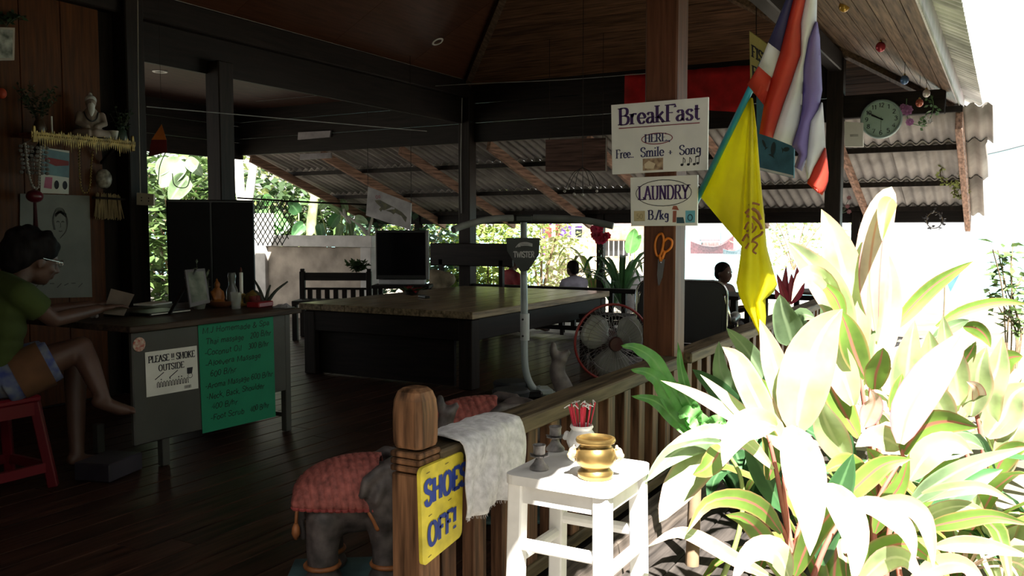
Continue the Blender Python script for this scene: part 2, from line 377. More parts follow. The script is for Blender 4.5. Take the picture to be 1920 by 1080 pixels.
# ================================================================ THE SETTING
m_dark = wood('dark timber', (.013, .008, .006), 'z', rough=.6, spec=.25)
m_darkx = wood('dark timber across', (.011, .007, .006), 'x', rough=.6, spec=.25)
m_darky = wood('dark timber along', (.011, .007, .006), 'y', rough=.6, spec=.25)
m_post = wood('red brown post timber', (.16, .062, .034), 'z', rough=.5, var=.2)
m_ply = wood('brown plywood', (.09, .036, .02), 'y', rough=.34, var=.16, bump=.05, coat=.15)
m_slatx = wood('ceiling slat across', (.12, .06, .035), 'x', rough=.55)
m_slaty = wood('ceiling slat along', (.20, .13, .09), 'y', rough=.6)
m_floor = wood('polished floor board', (.048, .021, .013), 'y', rough=.46, var=.35, bump=.08, coat=.03, rnd=.3)
m_wall = wood('orange brown wall board', (.10, .031, .007), 'z', rough=.5, var=.2, rnd=.08)
m_rail = wood('weathered rail timber', (.115, .085, .05), 'y', rough=.6, var=.35)
m_newel = wood('oiled newel timber', (.17, .085, .042), 'z', rough=.5, var=.4)
m_balu = wood('baluster timber', (.13, .065, .036), 'z', rough=.5, var=.4)
m_raft = wood('pinkish rafter timber', (.32, .19, .14), 'y', rough=.65)
m_sheet = mat('grey fibre cement sheet', (.36, .33, .31), rough=.8, var=.15, scale=3)
m_zinc = mat('old zinc sheet', (.50, .50, .48), rough=.55, var=.2, scale=4, metal=.2)
m_concrete = mat('grey concrete', (.32, .31, .30), rough=.85, var=.2, scale=5, bump=.2)
m_white = mat('white paint', (.80, .80, .78), rough=.5, var=.04)
m_black = mat('black plastic', (.012, .012, .013), rough=.4, var=.1)

# ground, beach, sea
g = G(); g.box((-8, 1, -.35), (60, 34, .2)); ob('ground', g, mat('garden earth', (.15, .135, .11), rough=.95, scale=2, bump=.4), label='bare earth around the pavilion', kind='structure')
g = G(); g.grid([[(x, y, z) for x in (-60, -20, 20, 60)] for y, z in ((12.6, -.245), (24, -.6), (31, -1.3), (40, -1.9))]); ob('beach_ground', g, mat('pale sand', (.74, .70, .62), rough=.95, scale=3, var=.08), label='pale sand running down to the sea', kind='structure')
g = G(); g.grid([[(x, y, -1.45) for x in (-1500, -200, 0, 200, 1500)] for y in (29, 60, 200, 3000)])
ob('sea_ground', g, mat('turquoise sea', (.30, .62, .66), rough=.35, var=.06, scale=.3), label='pale turquoise sea beyond the beach', kind='structure')
g = G(); g.box((-5.2, 10.9, -.32), (9.6, 3.2, .24)); ob('terrace_floor', g, m_concrete, label='grey concrete terrace under the lean-to roof', kind='structure')

# floor: boards on a dark slab, the edge beam along the rail
fl = thing('floor', 'dark polished plank floor of the pavilion', None, (-3.5, 4.3, 0), kind='structure')
g = G(); g.box((-5.5, 4.3, -.15), (8.1, 9.9, .22)); ob('slab', g, m_dark, fl, w=True)
g = G(); g.box((-1.37, 4.3, -.12), (.10, 9.9, .2), ch=.008); ob('edge_beam', g, wood('grey edge beam timber', (.16, .13, .11), 'y', rough=.8), fl, w=True)
PW = .142
meshes = {}
i = 0; x = -1.45
while x > -9.4:
    y = -.6 + random.uniform(-1.2, 0); fy = True
    while y < 9.2:
        ln = random.choice((2.4, 3.0, 3.6)); a = max(y, -.6); b = min(y + ln, 9.2); L_ = round(b - a - .004, 2)
        if L_ > .2:
            if L_ not in meshes:
                gg = G(); gg.box((0, 0, -.011), (PW - .006, L_, .022), ch=.0025); meshes[L_] = mesh_of('plank', gg, m_floor)
            p = inst('plank', meshes[L_], fl, (x - PW / 2, (a + b) / 2, -.002 + random.uniform(-.0012, .0012)))
        y += ln
    x -= PW
g = G()

# left wall with its vertical boards
wl = thing('wall_left', 'orange brown boarded wall behind the desk', None, (-5.75, 2.9, 0), kind='structure')
g = G(); g.box((-5.80, 2.6, 1.47), (.06, 3.4, 3.02)); ob('backing', g, m_dark, wl, w=True)
gg = G(); gg.box((0, 0, 1.48), (.02, .292, 2.96), ch=.003); me = mesh_of('wall_board', gg, m_wall)
for k in range(11): inst('wall_board', me, wl, (-5.762, 1.05 + k * .296, 0.01))

# unseen boarded wall, added to keep light out of the bay
wf = thing('wall_front', 'dark boarded front wall beside the entrance', None, (-4.0, .75, 0), kind='structure')
gg = G(); gg.box((0, 0, 1.30), (.292, .04, 2.60), ch=.003); me = mesh_of('wall_board', gg, m_wall)
for k in range(12): inst('wall_board', me, wf, (-5.62 + k * .296, .75, 0.0))

# posts
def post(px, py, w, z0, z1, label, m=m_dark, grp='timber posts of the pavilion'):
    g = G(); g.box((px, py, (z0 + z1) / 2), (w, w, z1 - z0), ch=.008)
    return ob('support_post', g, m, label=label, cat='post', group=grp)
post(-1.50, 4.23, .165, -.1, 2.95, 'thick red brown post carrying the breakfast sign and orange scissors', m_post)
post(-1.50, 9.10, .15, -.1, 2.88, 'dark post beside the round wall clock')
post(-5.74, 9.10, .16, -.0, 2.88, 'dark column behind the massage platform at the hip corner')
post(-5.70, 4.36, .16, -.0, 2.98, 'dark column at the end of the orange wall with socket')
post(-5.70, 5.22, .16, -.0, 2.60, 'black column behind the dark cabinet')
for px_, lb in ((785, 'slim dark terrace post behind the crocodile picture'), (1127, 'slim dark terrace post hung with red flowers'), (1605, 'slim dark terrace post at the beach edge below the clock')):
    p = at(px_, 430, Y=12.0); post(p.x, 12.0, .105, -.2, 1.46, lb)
# beams and headers
def trim(n, g, m, label): return ob('trim_%d' % n, g, m, label=label, kind='structure')
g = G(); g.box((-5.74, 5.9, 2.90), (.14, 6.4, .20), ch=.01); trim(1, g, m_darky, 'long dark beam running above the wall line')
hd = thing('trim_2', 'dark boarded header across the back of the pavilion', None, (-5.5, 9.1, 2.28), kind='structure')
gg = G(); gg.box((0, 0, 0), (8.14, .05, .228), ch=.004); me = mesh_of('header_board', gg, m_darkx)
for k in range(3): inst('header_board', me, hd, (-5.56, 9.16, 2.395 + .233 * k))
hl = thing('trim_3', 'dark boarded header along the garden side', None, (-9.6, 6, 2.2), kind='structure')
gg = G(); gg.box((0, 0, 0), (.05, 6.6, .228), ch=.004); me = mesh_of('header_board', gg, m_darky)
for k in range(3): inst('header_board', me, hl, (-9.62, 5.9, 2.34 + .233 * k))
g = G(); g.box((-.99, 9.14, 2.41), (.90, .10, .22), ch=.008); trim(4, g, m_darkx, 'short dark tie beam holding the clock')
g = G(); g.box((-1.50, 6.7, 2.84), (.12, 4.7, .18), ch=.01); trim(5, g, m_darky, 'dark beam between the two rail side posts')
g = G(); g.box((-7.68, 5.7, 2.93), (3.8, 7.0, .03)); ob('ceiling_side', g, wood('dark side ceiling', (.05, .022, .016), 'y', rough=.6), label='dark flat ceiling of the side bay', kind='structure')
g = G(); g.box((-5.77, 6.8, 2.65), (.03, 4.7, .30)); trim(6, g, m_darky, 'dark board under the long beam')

# hipped ceiling: z = ZE + S * distance from the eave
XR, XL, YF, YB, ZE, S = -.46, -6.76, .60, 10.10, 2.46, .52
def zc(x, y): return ZE + S * max(0, min(x - XL, XR - x, y - YF, YB - y))
ce = thing('ceiling', 'brown hipped ceiling of plywood panels and narrow slats', None, (-3.6, 5.3, 2.46), kind='structure')
XM = (XR + XL) / 2; RY0, RY1 = YF + (XR - XM), YB - (XR - XM)
CUT = -5.76
def plate(name, poly, plane, m, t=.012):
    """poly: plan points; plane: z(x,y); a thin panel hanging under that plane"""
    k = len(poly); A = [V((x, y, plane(x, y))) for x, y in poly]; B = [p + V((0, 0, t)) for p in A]
    g = G(); g.add(A + B, [tuple(range(k)), tuple(range(2 * k - 1, k - 1, -1))] + [(i, i + k, (i + 1) % k + k, (i + 1) % k) for i in range(k)])
    return ob(name, g, m, ce, w=True)
PLL = lambda x, y: ZE + S * (x - XL); PLR = lambda x, y: ZE + S * (XR - x); PLB = lambda x, y: ZE + S * (YB - y); PLF = lambda x, y: ZE + S * (y - YF)
y = 1.62; step = 1.25
while y < 9.08:        # wall side slope: plywood
    a, b = y + .004, min(y + step, 9.09)
    hi = lambda q: min(XM, -(q - YB) + XL, (q - YF) + XL)
    ys = [a] + [q for q in (RY0, RY1) if a < q < b] + [b]
    poly = [(CUT, a), (CUT, b)] + [(hi(q), q) for q in reversed(ys)]
    plate('plywood_panel', poly, PLL, m_ply); y += step
d = .0
while d < YB - RY1 - .05:   # back slope: slats across
    y0, y1 = YB - d, YB - d - .112
    plate('slat', [(max(XL + d, CUT), y0), (XR - d, y0), (XR - d - .11, y1), (max(XL + d + .11, CUT), y1)], PLB, m_slatx); d += .118
d = .0
while d < XR - XM - .05:    # rail side slope: slats along
    x0, x1 = XR - d, XR - d - .112
    plate('slat', [(x0, YB - d), (x0, YF + d), (x1, YF + d + .11), (x1, YB - d - .11)], PLR, m_slaty); d += .118
plate('plywood_panel', [(CUT, YF + 1.0), (CUT + 1, YF + 2.0), (XM, RY0), (XR, YF), (CUT, YF)], PLF, m_ply)
# hip rafters showing below the ceiling
for (a, b) in (((XR + .02, YB + .02), (XM, RY1)), ((CUT, YB - 1.0), (XM, RY1)), ((XR, YF), (XM, RY0))):
    A = V((*a, zc(*a) - .03)); B = V((*b, zc(*b) - .03)); g = G(); g.beam(A, B, .075, .09); ob('hip_rafter', g, wood('hip rafter timber', (.12, .075, .05), 'y'), ce, w=True)
for px_, py_ in ((820, 77),):
    p = None
    for k in range(400):     # walk along the view ray until it meets the ceiling
        q = at(px_, py_, D=4 + k * .02)
        if q.z > zc(q.x, q.y): p = q; break
    if p:
        n = V((S, 0, -1)).normalized(); R = n.to_track_quat('Z', 'Y').to_matrix()
        g = G(); g.lathe([(.045, .0), (.062, .0), (.066, .006), (.062, .012), (.045, .012)], p - n * -.001, 24, R, close=True); ob('downlight', g, m_white, smooth=30, label='small round recessed downlight ring in the plywood ceiling', cat='light')
q = at(300, 135, Z=2.905); g = G(); g.lathe([(.05, .0), (.075, .0), (.08, .006), (.075, .012), (.05, .012)], q - V((0, 0, .002)), 24, close=True); ob('downlight', g, m_white, smooth=30, label='small round downlight ring in the side bay ceiling', cat='light')

# main roof skin over the ceiling
def wave(u, p, a): return a * math.sin(2 * PI * u / p)
rf = thing('roof_main', 'old grey corrugated roof over the pavilion', None, (-3.6, 5.3, 2.6), kind='structure')
y = YF - .25
while y < YB + .1:
    y1 = min(y + .94, YB + .22); rows = []
    n = 6 * 8
    for k in range(2):
        r = []
        for j in range(n + 1):
            yy = y + (y1 - y) * j / n; dd = min(XR - XM, max(0., min(yy - YF, YB - yy)) if k else 9)
            xx = XR + .20 if k == 0 else XR - dd
            r.append((xx, yy, ZE + .13 + S * (XR - xx) + wave(yy, .12, .016)))
        rows.append(r)
    g = G(); g.grid(rows, .006); ob('roof_sheet', g, m_zinc, rf, w=True, smooth=True); y += .90
def roofpanel(poly, plane):
    k = len(poly); A = [V((x, y, plane(x, y) + .13)) for x, y in poly]; B = [p - V((0, 0, .01)) for p in A]
    g = G(); g.add(A + B, [tuple(range(k)), tuple(range(2 * k - 1, k - 1, -1))] + [(i, i + k, (i + 1) % k + k, (i + 1) % k) for i in range(k)]); ob('roof_sheet', g, m_zinc, rf, w=True)
roofpanel([(XR, YB), (XR, YB + .2), (CUT - .1, YB + .2), (CUT - .1, YB - 1), (XM, RY1)], PLB)
roofpanel([(CUT - .1, YF + .9), (CUT - .1, YB - .9), (XM, RY1), (XM, RY0)], PLL)
roofpanel([(CUT - .1, YF - .2), (XR, YF - .2), (XR, YF), (XM, RY0), (CUT - .1, YF + .9)], PLF)
g = G(); g.box((-7.7, 5.7, 3.0), (4.0, 7.2, .03)); ob('side_roof', g, m_zinc, rf, w=True)
g = G(); g.box((XR + .02, (YF + YB) / 2, ZE + .02), (.025, YB - YF + .05, .17), ch=.004)
fa = ob('fascia_board', g, mat('lilac grey fascia paint', (.60, .56, .60), rough=.6, var=.1), rf, w=True)
g = G(); n = 150
for k in range(n):
    y0 = YF + (YB - YF) * k / n; y1 = YF + (YB - YF) * (k + 1) / n; x = XR + .034
    g.add([(x, y0, ZE - .055), (x, y1, ZE - .055), (x, (y0 + y1) / 2, ZE - .10), (x - .003, y0, ZE - .055), (x - .003, y1, ZE - .055), (x - .003, (y0 + y1) / 2, ZE - .10)], [(0, 1, 2), (5, 4, 3), (0, 2, 5, 3), (2, 1, 4, 5), (1, 0, 3, 4)])
ob('serrated_edging', g, m_zinc, rf, w=True, kind='stuff')

# lean-to roof over the terrace
lt = thing('roof_lean_to', 'corrugated lean-to roof sloping down over the terrace', None, (-5, 10.6, 1.5), kind='structure')
def zl(y): return 2.36 - .317 * (y - 9.1)
rowsY = ((9.22, 10.12), (10.02, 11.12), (11.02, 12.30))
for ri, (ya, yb) in enumerate(rowsY):
    x = -9.75; ns = 0
    while x < -.2:
        x1 = min(x + .98, -.16 - .05 * ri); n = 8 * 6; rows = []
        for yy in (ya, yb):
            rows.append([(x + (x1 - x) * j / n, yy, zl(yy) + .050 + .020 * (yy - ya) / (yb - ya) + wave(x + (x1 - x) * j / n, .118, .021)) for j in range(n + 1)])
        g = G(); g.grid(rows, -.006); ob('roof_sheet', g, m_sheet, lt, w=True, smooth=True); x += .96
for yy in (9.2, 10.07, 11.07, 11.9):
    g = G(); g.box((-5.05, yy, zl(yy) + .012), (9.3, .055, .055)); ob('purlin', g, m_dark, lt, w=True)
k = 0; x = -.43
while x > -9.8:
    a, b = V((x, 9.22, zl(9.22) - .075)), V((x, 12.22, zl(12.22) - .075)); g = G(); g.beam(a, b, .05 if k else .06, .12 if k else .20, ch=.004)
    ob('rafter' if k else 'verge_board', g, m_raft, lt, w=True); x -= 1.32 if k else 1.12; k += 1
g = G(); g.box((-5.0, 12.02, 1.40), (9.2, .09, .17), ch=.008); ob('eave_beam', g, m_darkx, lt, w=True)
lt_eave = 1.315

# dark sleeper step below the deck edge
st_ = thing('plank_step_floor', 'dark grey sleeper boards at the foot of the deck', None, (-1.0, 3.6, -.25), kind='structure')
gg = G(); gg.box((0, 0, 0), (.145, 3.6, .10), ch=.006); me = mesh_of('sleeper', gg, wood('dark grey sleeper', (.045, .038, .034), 'y', rough=.8))
for k in range(4): inst('sleeper', me, st_, (-1.235 + k * .15, 4.0, -.20))

# ================================================================ RAILING
ra = thing('railing', 'weathered wooden railing with square balusters beside the plants', 'railing', (-1.44, 2.0, 0))
NX, NY = -1.437, 2.0
g = G(); g.box((NX, NY, .225), (.098, .098, .65), ch=.004)
for k in range(3): g.box((NX, NY, .565 + k * .020), (.104, .104, .0165), ch=.004)
z = .622
prof = [(.046, .622), (.050, .632), (.0515, .66), (.0515, .72), (.048, .755), (.040, .778), (.028, .788)]
vs = []; fs = []
for w_, zz in prof:
    c_ = w_ * .3
    vs += [(NX + sx, NY + sy, zz) for sx, sy in ((-w_ + c_, -w_), (w_ - c_, -w_), (w_, -w_ + c_), (w_, w_ - c_), (w_ - c_, w_), (-w_ + c_, w_), (-w_, w_ - c_), (-w_, -w_ + c_))]
for i in range(len(prof) - 1):
    for k in range(8): fs.append((i * 8 + k, i * 8 + (k + 1) % 8, i * 8 + 8 + (k + 1) % 8, i * 8 + 8 + k))
fs.append(tuple((len(prof) - 1) * 8 + k for k in range(8))); g.add(vs, fs)
ob('newel_post', g, m_newel, ra, w=True, label='square newel post with three carved rings and a rounded cap')
for y0, y1 in ((NY + .045, 4.15), (4.31, 9.02)):
    g = G(); g.box((-1.44, (y0 + y1) / 2, .577), (.125, y1 - y0, .056), ch=.006); ob('top_rail', g, m_rail, ra, w=True)
    g = G(); g.box((-1.44, (y0 + y1) / 2, .035), (.07, y1 - y0, .05), ch=.006); ob('bottom_rail', g, m_rail, ra, w=True)
    gg = G(); gg.box((0, 0, .305), (.046, .075, .49), ch=.003); me = mesh_of('baluster', gg, m_balu)
    n = int((y1 - y0) / .165)
    for k in range(n): inst('baluster', me, ra, (-1.44, y0 + (k + .55) * (y1 - y0) / n, 0))
# back railing below the header
rb = thing('railing', 'dark low railing along the back edge by the terrace', 'railing', (-3.6, 9.1, 0))
g = G(); g.box((-3.62, 9.1, .545), (4.1, .09, .05), ch=.005); ob('top_rail', g, m_darkx, rb, w=True)
g = G(); g.box((-3.62, 9.1, .10), (4.1, .06, .05), ch=.005); ob('bottom_rail', g, m_darkx, rb, w=True)
gg = G(); gg.box((0, 0, .31), (.05, .04, .46)); me = mesh_of('baluster', gg, m_dark)
for k in range(26): inst('baluster', me, rb, (-5.55 + k * .155, 9.1, 0))
# ================================================================ FURNITURE
def depth(p): return (V(p) - CAM).dot(FW)
def mpp(p): return depth(p) / F          # metres per photo pixel at that point
m_steel = mat('grey green desk enamel', (.062, .062, .054), rough=.45, var=.12, scale=3)
m_desktop = wood('brown desk laminate', (.06, .04, .028), 'y', rough=.5)
# massage platform
pt = thing('massage_platform', 'large square wooden massage platform with boarded top', 'platform', (-4.4, 6.9, 0))
TX0, TX1, TY0, TY1 = -5.25, -3.50, 5.62, 8.25
m_ptop = wood('pale platform board', (.30, .23, .14), 'y', rough=.42, coat=.2)
gg = G(); bw = (TX1 - TX0) / 7; gg.box((0, 0, 0), (bw - .006, TY1 - TY0, .055), ch=.004); me = mesh_of('top_board', gg, m_ptop)
for k in range(7): inst('top_board', me, pt, (TX0 + (k + .5) * bw, (TY0 + TY1) / 2, .577))
for a, b, m in (((TX0 + .05, TY0 + .06), (TX1 - .05, TY0 + .06), m_darkx), ((TX1 - .06, TY0 + .05), (TX1 - .06, TY1 - .05), m_darky), ((TX0 + .06, TY0 + .05), (TX0 + .06, TY1 - .05), m_darky), ((TX0 + .05, TY1 - .06), (TX1 - .05, TY1 - .06), m_darkx)):
    g = G(); g.beam((*a, .46), (*b, .46), .05, .17, ch=.005); ob('apron', g, m, pt, w=True)
for x in (TX0 + .09, TX1 - .09):
    for y in (TY0 + .09, TY1 - .09): g = G(); g.box((x, y, .27), (.12, .12, .54), ch=.006); ob('leg', g, m_dark, pt, w=True)
g = G(); g.box(((TX0 + TX1) / 2 - .1, TY0 + .10, .19), (1.5, .03, .36)); ob('front_panel', g, m_darkx, pt, w=True)

# low slatted bench behind the platform (seen under its top)
bn = thing('slatted_bench', 'dark slatted bench standing behind the platform', 'bench', (-3.0, 7.6, 0))
g = G(); g.box((-3.0, 7.6, .42), (.95, .30, .04), ch=.004); ob('seat', g, m_darkx, bn, w=True)
gg = G(); gg.box((0, 0, 0), (.05, .025, .30)); me = mesh_of('slat', gg, m_dark)
for k in range(8): inst('slat', me, bn, (-3.4 + k * .115, 7.52, .235))
for z in (.37, .09): g = G(); g.box((-3.0, 7.52, z), (.93, .035, .04)); ob('rail', g, m_darkx, bn, w=True)
for x in (-3.45, -2.55):
    for y in (7.5, 7.72): g = G(); g.box((x, y, .2), (.05, .05, .40)); ob('leg', g, m_dark, bn, w=True)

# reception desk
DX, DY0, DY1 = -3.78, 2.86, 4.02
dk = thing('reception_desk', 'grey green steel reception desk with brown top', 'desk', (-4.1, 3.44, 0))
g = G(); g.box((DX - .445, (DY0 + DY1) / 2, .735), (.95, DY1 - DY0 + .05, .032), ch=.004); ob('desktop', g, m_desktop, dk, w=True)
pb = None
g = G(); g.box((DX - .015, DY0 + .27, .43), (.03, .53, .575), ch=.006); pd = ob('end_panel', g, m_steel, dk, w=True)
g = G(); g.box((DX - .02, DY0 + .82, .49), (.02, .60, .47), ch=.003); ob('front_panel', g, m_steel, dk, w=True)
for y in (DY0 + .20, DY1 - .06):
    for x in (DX - .03, DX - .56 if y < 3.5 else DX - .86): g = G(); g.box((x, y, .36 if y > 3.5 else .08), (.045, .045, .72 if y > 3.5 else .16), ch=.004); ob('leg', g, m_steel, dk, w=True)
g = G(); g.box((DX - .30, DY1 - .06, .10), (.5, .025, .025)); ob('foot_bar', g, m_steel, dk, w=True)
# what is stuck on the desk front
q = pxquad((275, 745), (372, 728), (369, 648), (272, 661), X=DX + .004)
sg = thing('paper_notice', 'white printed paper about smoking outside taped to the desk', 'notice', q.c[0])
m_paper = mat('off white paper', (.76, .76, .68), rough=.8, var=.05); m_ink = mat('black ink', (.015, .015, .02), rough=.7, var=0)
g = G(); q.slab(g, .002); ob('sheet', g, m_paper, sg, w=True)
g = G(); q.text(g, 'PLEASE !! SMOKE', .05, .75, .15, .9, thick=.2, thin=.09); q.text(g, 'OUTSIDE', .23, .54, .14, .5, thick=.2, thin=.09); ob('lettering', g, m_ink, sg, w=True)
g = G()
for u in (.16, .43): q.line(g, [(u, .36), (u + .17, .50)], .02)
x = .2
for k in range(11):   # Thai line
    q.line(g, [(x, .17), (x, .27), (x + .02, .30), (x + .035, .27), (x + .035, .17), (x + .045, .19)], .016); 
    if k in (1, 4, 7, 8): q.ring(g, x + .02, .345, .012, .018, .012, n=10)
    x += .056
for k in range(4): q.line(g, [(.72 + k * .035, .05), (.72 + k * .035, .11), (.74 + k * .035, .12), (.742 + k * .035, .05)], .012)
q.patch(g, [(.78, .38), (.88, .38), (.9, .52), (.78, .52)]); q.ring(g, .84, .33, .05, .06, .012, n=14); ob('drawing', g, m_ink, sg, w=True)
q = pxquad((380, 813), (517, 781), (512, 586), (371, 603), X=DX + .004)
sg = thing('price_poster', 'green hand lettered massage price poster on the desk front', 'poster', q.c[0])
g = G(); q.slab(g, .002); ob('sheet', g, mat('emerald green card', (.006, .25, .125), rough=.7, var=.05), sg, w=True)
g = G()
for i, (t, u, w_) in enumerate((('M.J Homemade & Spa', .04, .9), ('Thai massage  200 B/hr', .08, .88), ('-Coconut Oil  300 B/hr', .06, .86), ('-Aloevera Massage', .06, .74), ('600 B/hr', .12, .34), ('-Aroma Massage 600 B/hr', .05, .92), ('-Neck, Back, Shoulder', .06, .78), ('400 B/hr', .12, .34), ('-Foot Scrub  400 B/hr', .10, .80))):
    for tx, uu, ww in ([(t, u, w_)] if '  ' not in t else [(t.split('  ')[0], u, w_ * .56), (t.split('  ')[1], u + w_ * .66, w_ * .34)]):
        g = G(); q.text(g, tx, uu, .885 - i * .098, .052, ww, thick=.13, thin=.11, serif=False, jit=.12, slant=.12); ob('lettering', g, mat('dark green marker ink', (.003, .02, .012), rough=.6, var=0), sg, w=True); g = G()
p = at(261, 646, X=DX + .004); k = mpp(p)
g = G(); g.lathe([(0, .003), (13 * k, .003), (14 * k, 0)], p, 14, rot('Y', PI / 2)); ob('flower_sticker', g, mat('flower sticker print', (.55, .5, .4), col2=(.35, .05, .03), scale=60, rough=.5), smooth=False, label='round flower sticker on the grey desk end', cat='sticker')

# red plastic stool under the woman
m_red = mat('red plastic', (.15, .007, .014), rough=.35, var=.06)
SX, SY = -4.12, 2.36
st = thing('plastic_stool', 'red plastic stool under the seated woman', 'stool', (SX, SY, 0))
g = G(); g.box((0, 0, .432), (.30, .30, .035), ch=.012); ob('seat', g, m_red, st)
for sx in (-1, 1):
    for sy in (-1, 1):
        g = G(); g.beam((sx * .125, sy * .125, .42), (sx * .175, sy * .175, 0.0), .046, .046, up=(sx, sy, 0), ch=.006); ob('leg', g, m_red, st)
for a, b in (((-1, -1), (1, -1)), ((1, -1), (1, 1)), ((1, 1), (-1, 1)), ((-1, 1), (-1, -1))):
    g = G(); g.beam((a[0] * .163, a[1] * .163, .10), (b[0] * .163, b[1] * .163, .10), .02, .045); ob('stretcher', g, m_red, st)
    g = G(); g.beam((a[0] * .135, a[1] * .135, .385), (b[0] * .135, b[1] * .135, .385), .02, .06); ob('apron', g, m_red, st)

# black cabinet behind the desk
cb = thing('cabinet', 'black two door cabinet between the desk and garden', 'cabinet', (at(400, 560, D=6.8).x, at(400, 560, D=6.8).y, 0), math.radians(47))
g = G(); g.box((0, 0, .735), (.62, .42, 1.43), ch=.008); ob('body', g, m_black, cb)
for s in (-1, 1):
    g = G(); g.box((s * .155, -.218, .75), (.298, .018, 1.36), ch=.005); d_ = ob('door', g, mat('black gloss door', (.008, .007, .008), rough=.6, spec=.15, var=.1), cb)
    g = G(); g.tube([(s * .03, -.235, .72), (s * .03, -.245, .74), (s * .03, -.245, .84), (s * .03, -.235, .86)], .005, 6); ob('handle', g, mat('dull steel', (.25, .25, .25), rough=.4, metal=.8), d_)
g = G(); g.box((0, 0, .012), (.58, .38, .024)); ob('plinth', g, m_black, cb)

# television on a low cabinet beyond the platform
tc_ = at(755, 533, D=9.55)
tv = thing('television', 'flat black television standing behind the platform', 'television', (tc_.x, tc_.y, .635), math.radians(27))
g = G(); g.box((0, 0, .32), (.575, .05, .53), ch=.006); ob('bezel', g, m_black, tv)
g = G(); g.box((-.01, -.0265, .33), (.52, .004, .46)); ob('screen', g, mat('dark screen glass', (.004, .004, .006), rough=.08, var=0), tv)
g = G(); g.box((.275, -.006, .32), (.03, .06, .53), ch=.004); ob('side_trim', g, mat('grey plastic trim', (.2, .2, .2), rough=.4), tv)
g = G(); g.box((0, 0, .028), (.50, .16, .05), ch=.005); ob('foot', g, mat('pale grey plastic', (.42, .42, .44), rough=.4), tv)
ts = thing('television_stand', 'dark low stand under the television', 'stand', (tc_.x, tc_.y, 0), math.radians(27))
g = G(); g.box((0, 0, .615), (.62, .36, .035), ch=.004); ob('top', g, m_darkx, ts)
for s in (-1, 1):
    for t in (-1, 1): g = G(); g.box((s * .27, t * .14, .298), (.05, .05, .596)); ob('leg', g, m_dark, ts)
g = G(); g.box((0, 0, .25), (.56, .30, .025)); ob('shelf', g, m_darkx, ts)

# dark bench with back at the garden side
bc = at(630, 560, D=10.1)
b2 = thing('garden_bench', 'dark wooden bench with spindle back before the pale parapet', 'bench', (bc.x, bc.y, 0), math.radians(27))
g = G(); g.box((0, -.2, .42), (.80, .40, .04), ch=.004); ob('seat', g, m_darkx, b2)
for z, h in ((.69, .09), (.55, .025)): g = G(); g.box((0, 0, z), (.78, .035, h), ch=.004); ob('back_rail', g, m_darkx, b2)
gg = G(); gg.box((0, 0, 0), (.055, .02, .12)); me = mesh_of('spindle', gg, m_dark)
for k in range(7):
    o = bpy.data.objects.new('spindle', me); COL.objects.link(o); o.parent = b2; o.location = (-.30 + k * .1, 0, .50)
for s in (-1, 1):
    g = G(); g.box((s * .385, 0, .375), (.06, .06, .75), ch=.006); g.box((s * .385, 0, .765), (.045, .045, .03), ch=.006); ob('leg', g, m_dark, b2)
    g = G(); g.box((s * .37, -.37, .2), (.055, .055, .40)); ob('leg', g, m_dark, b2)

# dark backrest board on the far bench behind the column
p0, p1 = at(808, 478, Y=8.85), at(962, 478, Y=8.85)
b3 = thing('long_bench', 'long dark bench backrest behind the column', 'bench', ((p0.x + p1.x) / 2, 8.85, 0))
g = G(); g.box((0, 0, .93), (p1.x - p0.x, .05, .27), ch=.01); ob('backrest', g, m_darkx, b3)
g = G(); g.box((0, -.2, .42), (p1.x - p0.x, .40, .05), ch=.005); ob('seat', g, m_darkx, b3)
for s in (-.42, .42):
    g = G(); g.box((s, 0, .47), (.05, .05, .80)); ob('leg', g, m_dark, b3); g = G(); g.box((s, -.36, .2), (.05, .05, .40)); ob('leg', g, m_dark, b3)
p = at(822, 522, D=10.1); k = mpp(p)
g = G(); g.ball((p.x, p.y, p.z), (.13, .10, .10)); g.ball((p.x + .08, p.y + .04, p.z - .01), (.12, .1, .09)); g.ball((p.x - .06, p.y, p.z + .05), (.09, .09, .06)); g.box((p.x, p.y, p.z - .10), (.22, .18, .06), ch=.02)
o = ob('cloth_bundle', g, mat('beige cloth', (.30, .25, .17), rough=.9, bump=.5, scale=14), label='beige cloth bundle beside the television', cat='cloth'); remesh(o, .02, 3)
b = thing('side_table', 'small dark side table under the beige cloth bundle', 'table', (p.x, p.y, 0))
zt = p.z - .155
g = G(); g.box((0, 0, zt), (.36, .30, .03), ch=.004); ob('top', g, m_darkx, b)
for s in (-1, 1):
    for t in (-1, 1): g = G(); g.box((s * .15, t * .12, (zt - .015) / 2), (.04, .04, zt - .015)); ob('leg', g, m_dark, b)

# dark drinks table at the back edge, near the terrace
tb = thing('terrace_table', 'dark table edge catching light near the terrace', 'table', (-2.55, 8.3, 0))
g = G(); g.box((0, 0, .60), (.85, .6, .035), ch=.004); ob('top', g, m_darkx, tb)
for s in (-1, 1):
    for t in (-1, 1): g = G(); g.box((s * .37, t * .25, .29), (.05, .05, .58)); ob('leg', g, m_dark, tb)

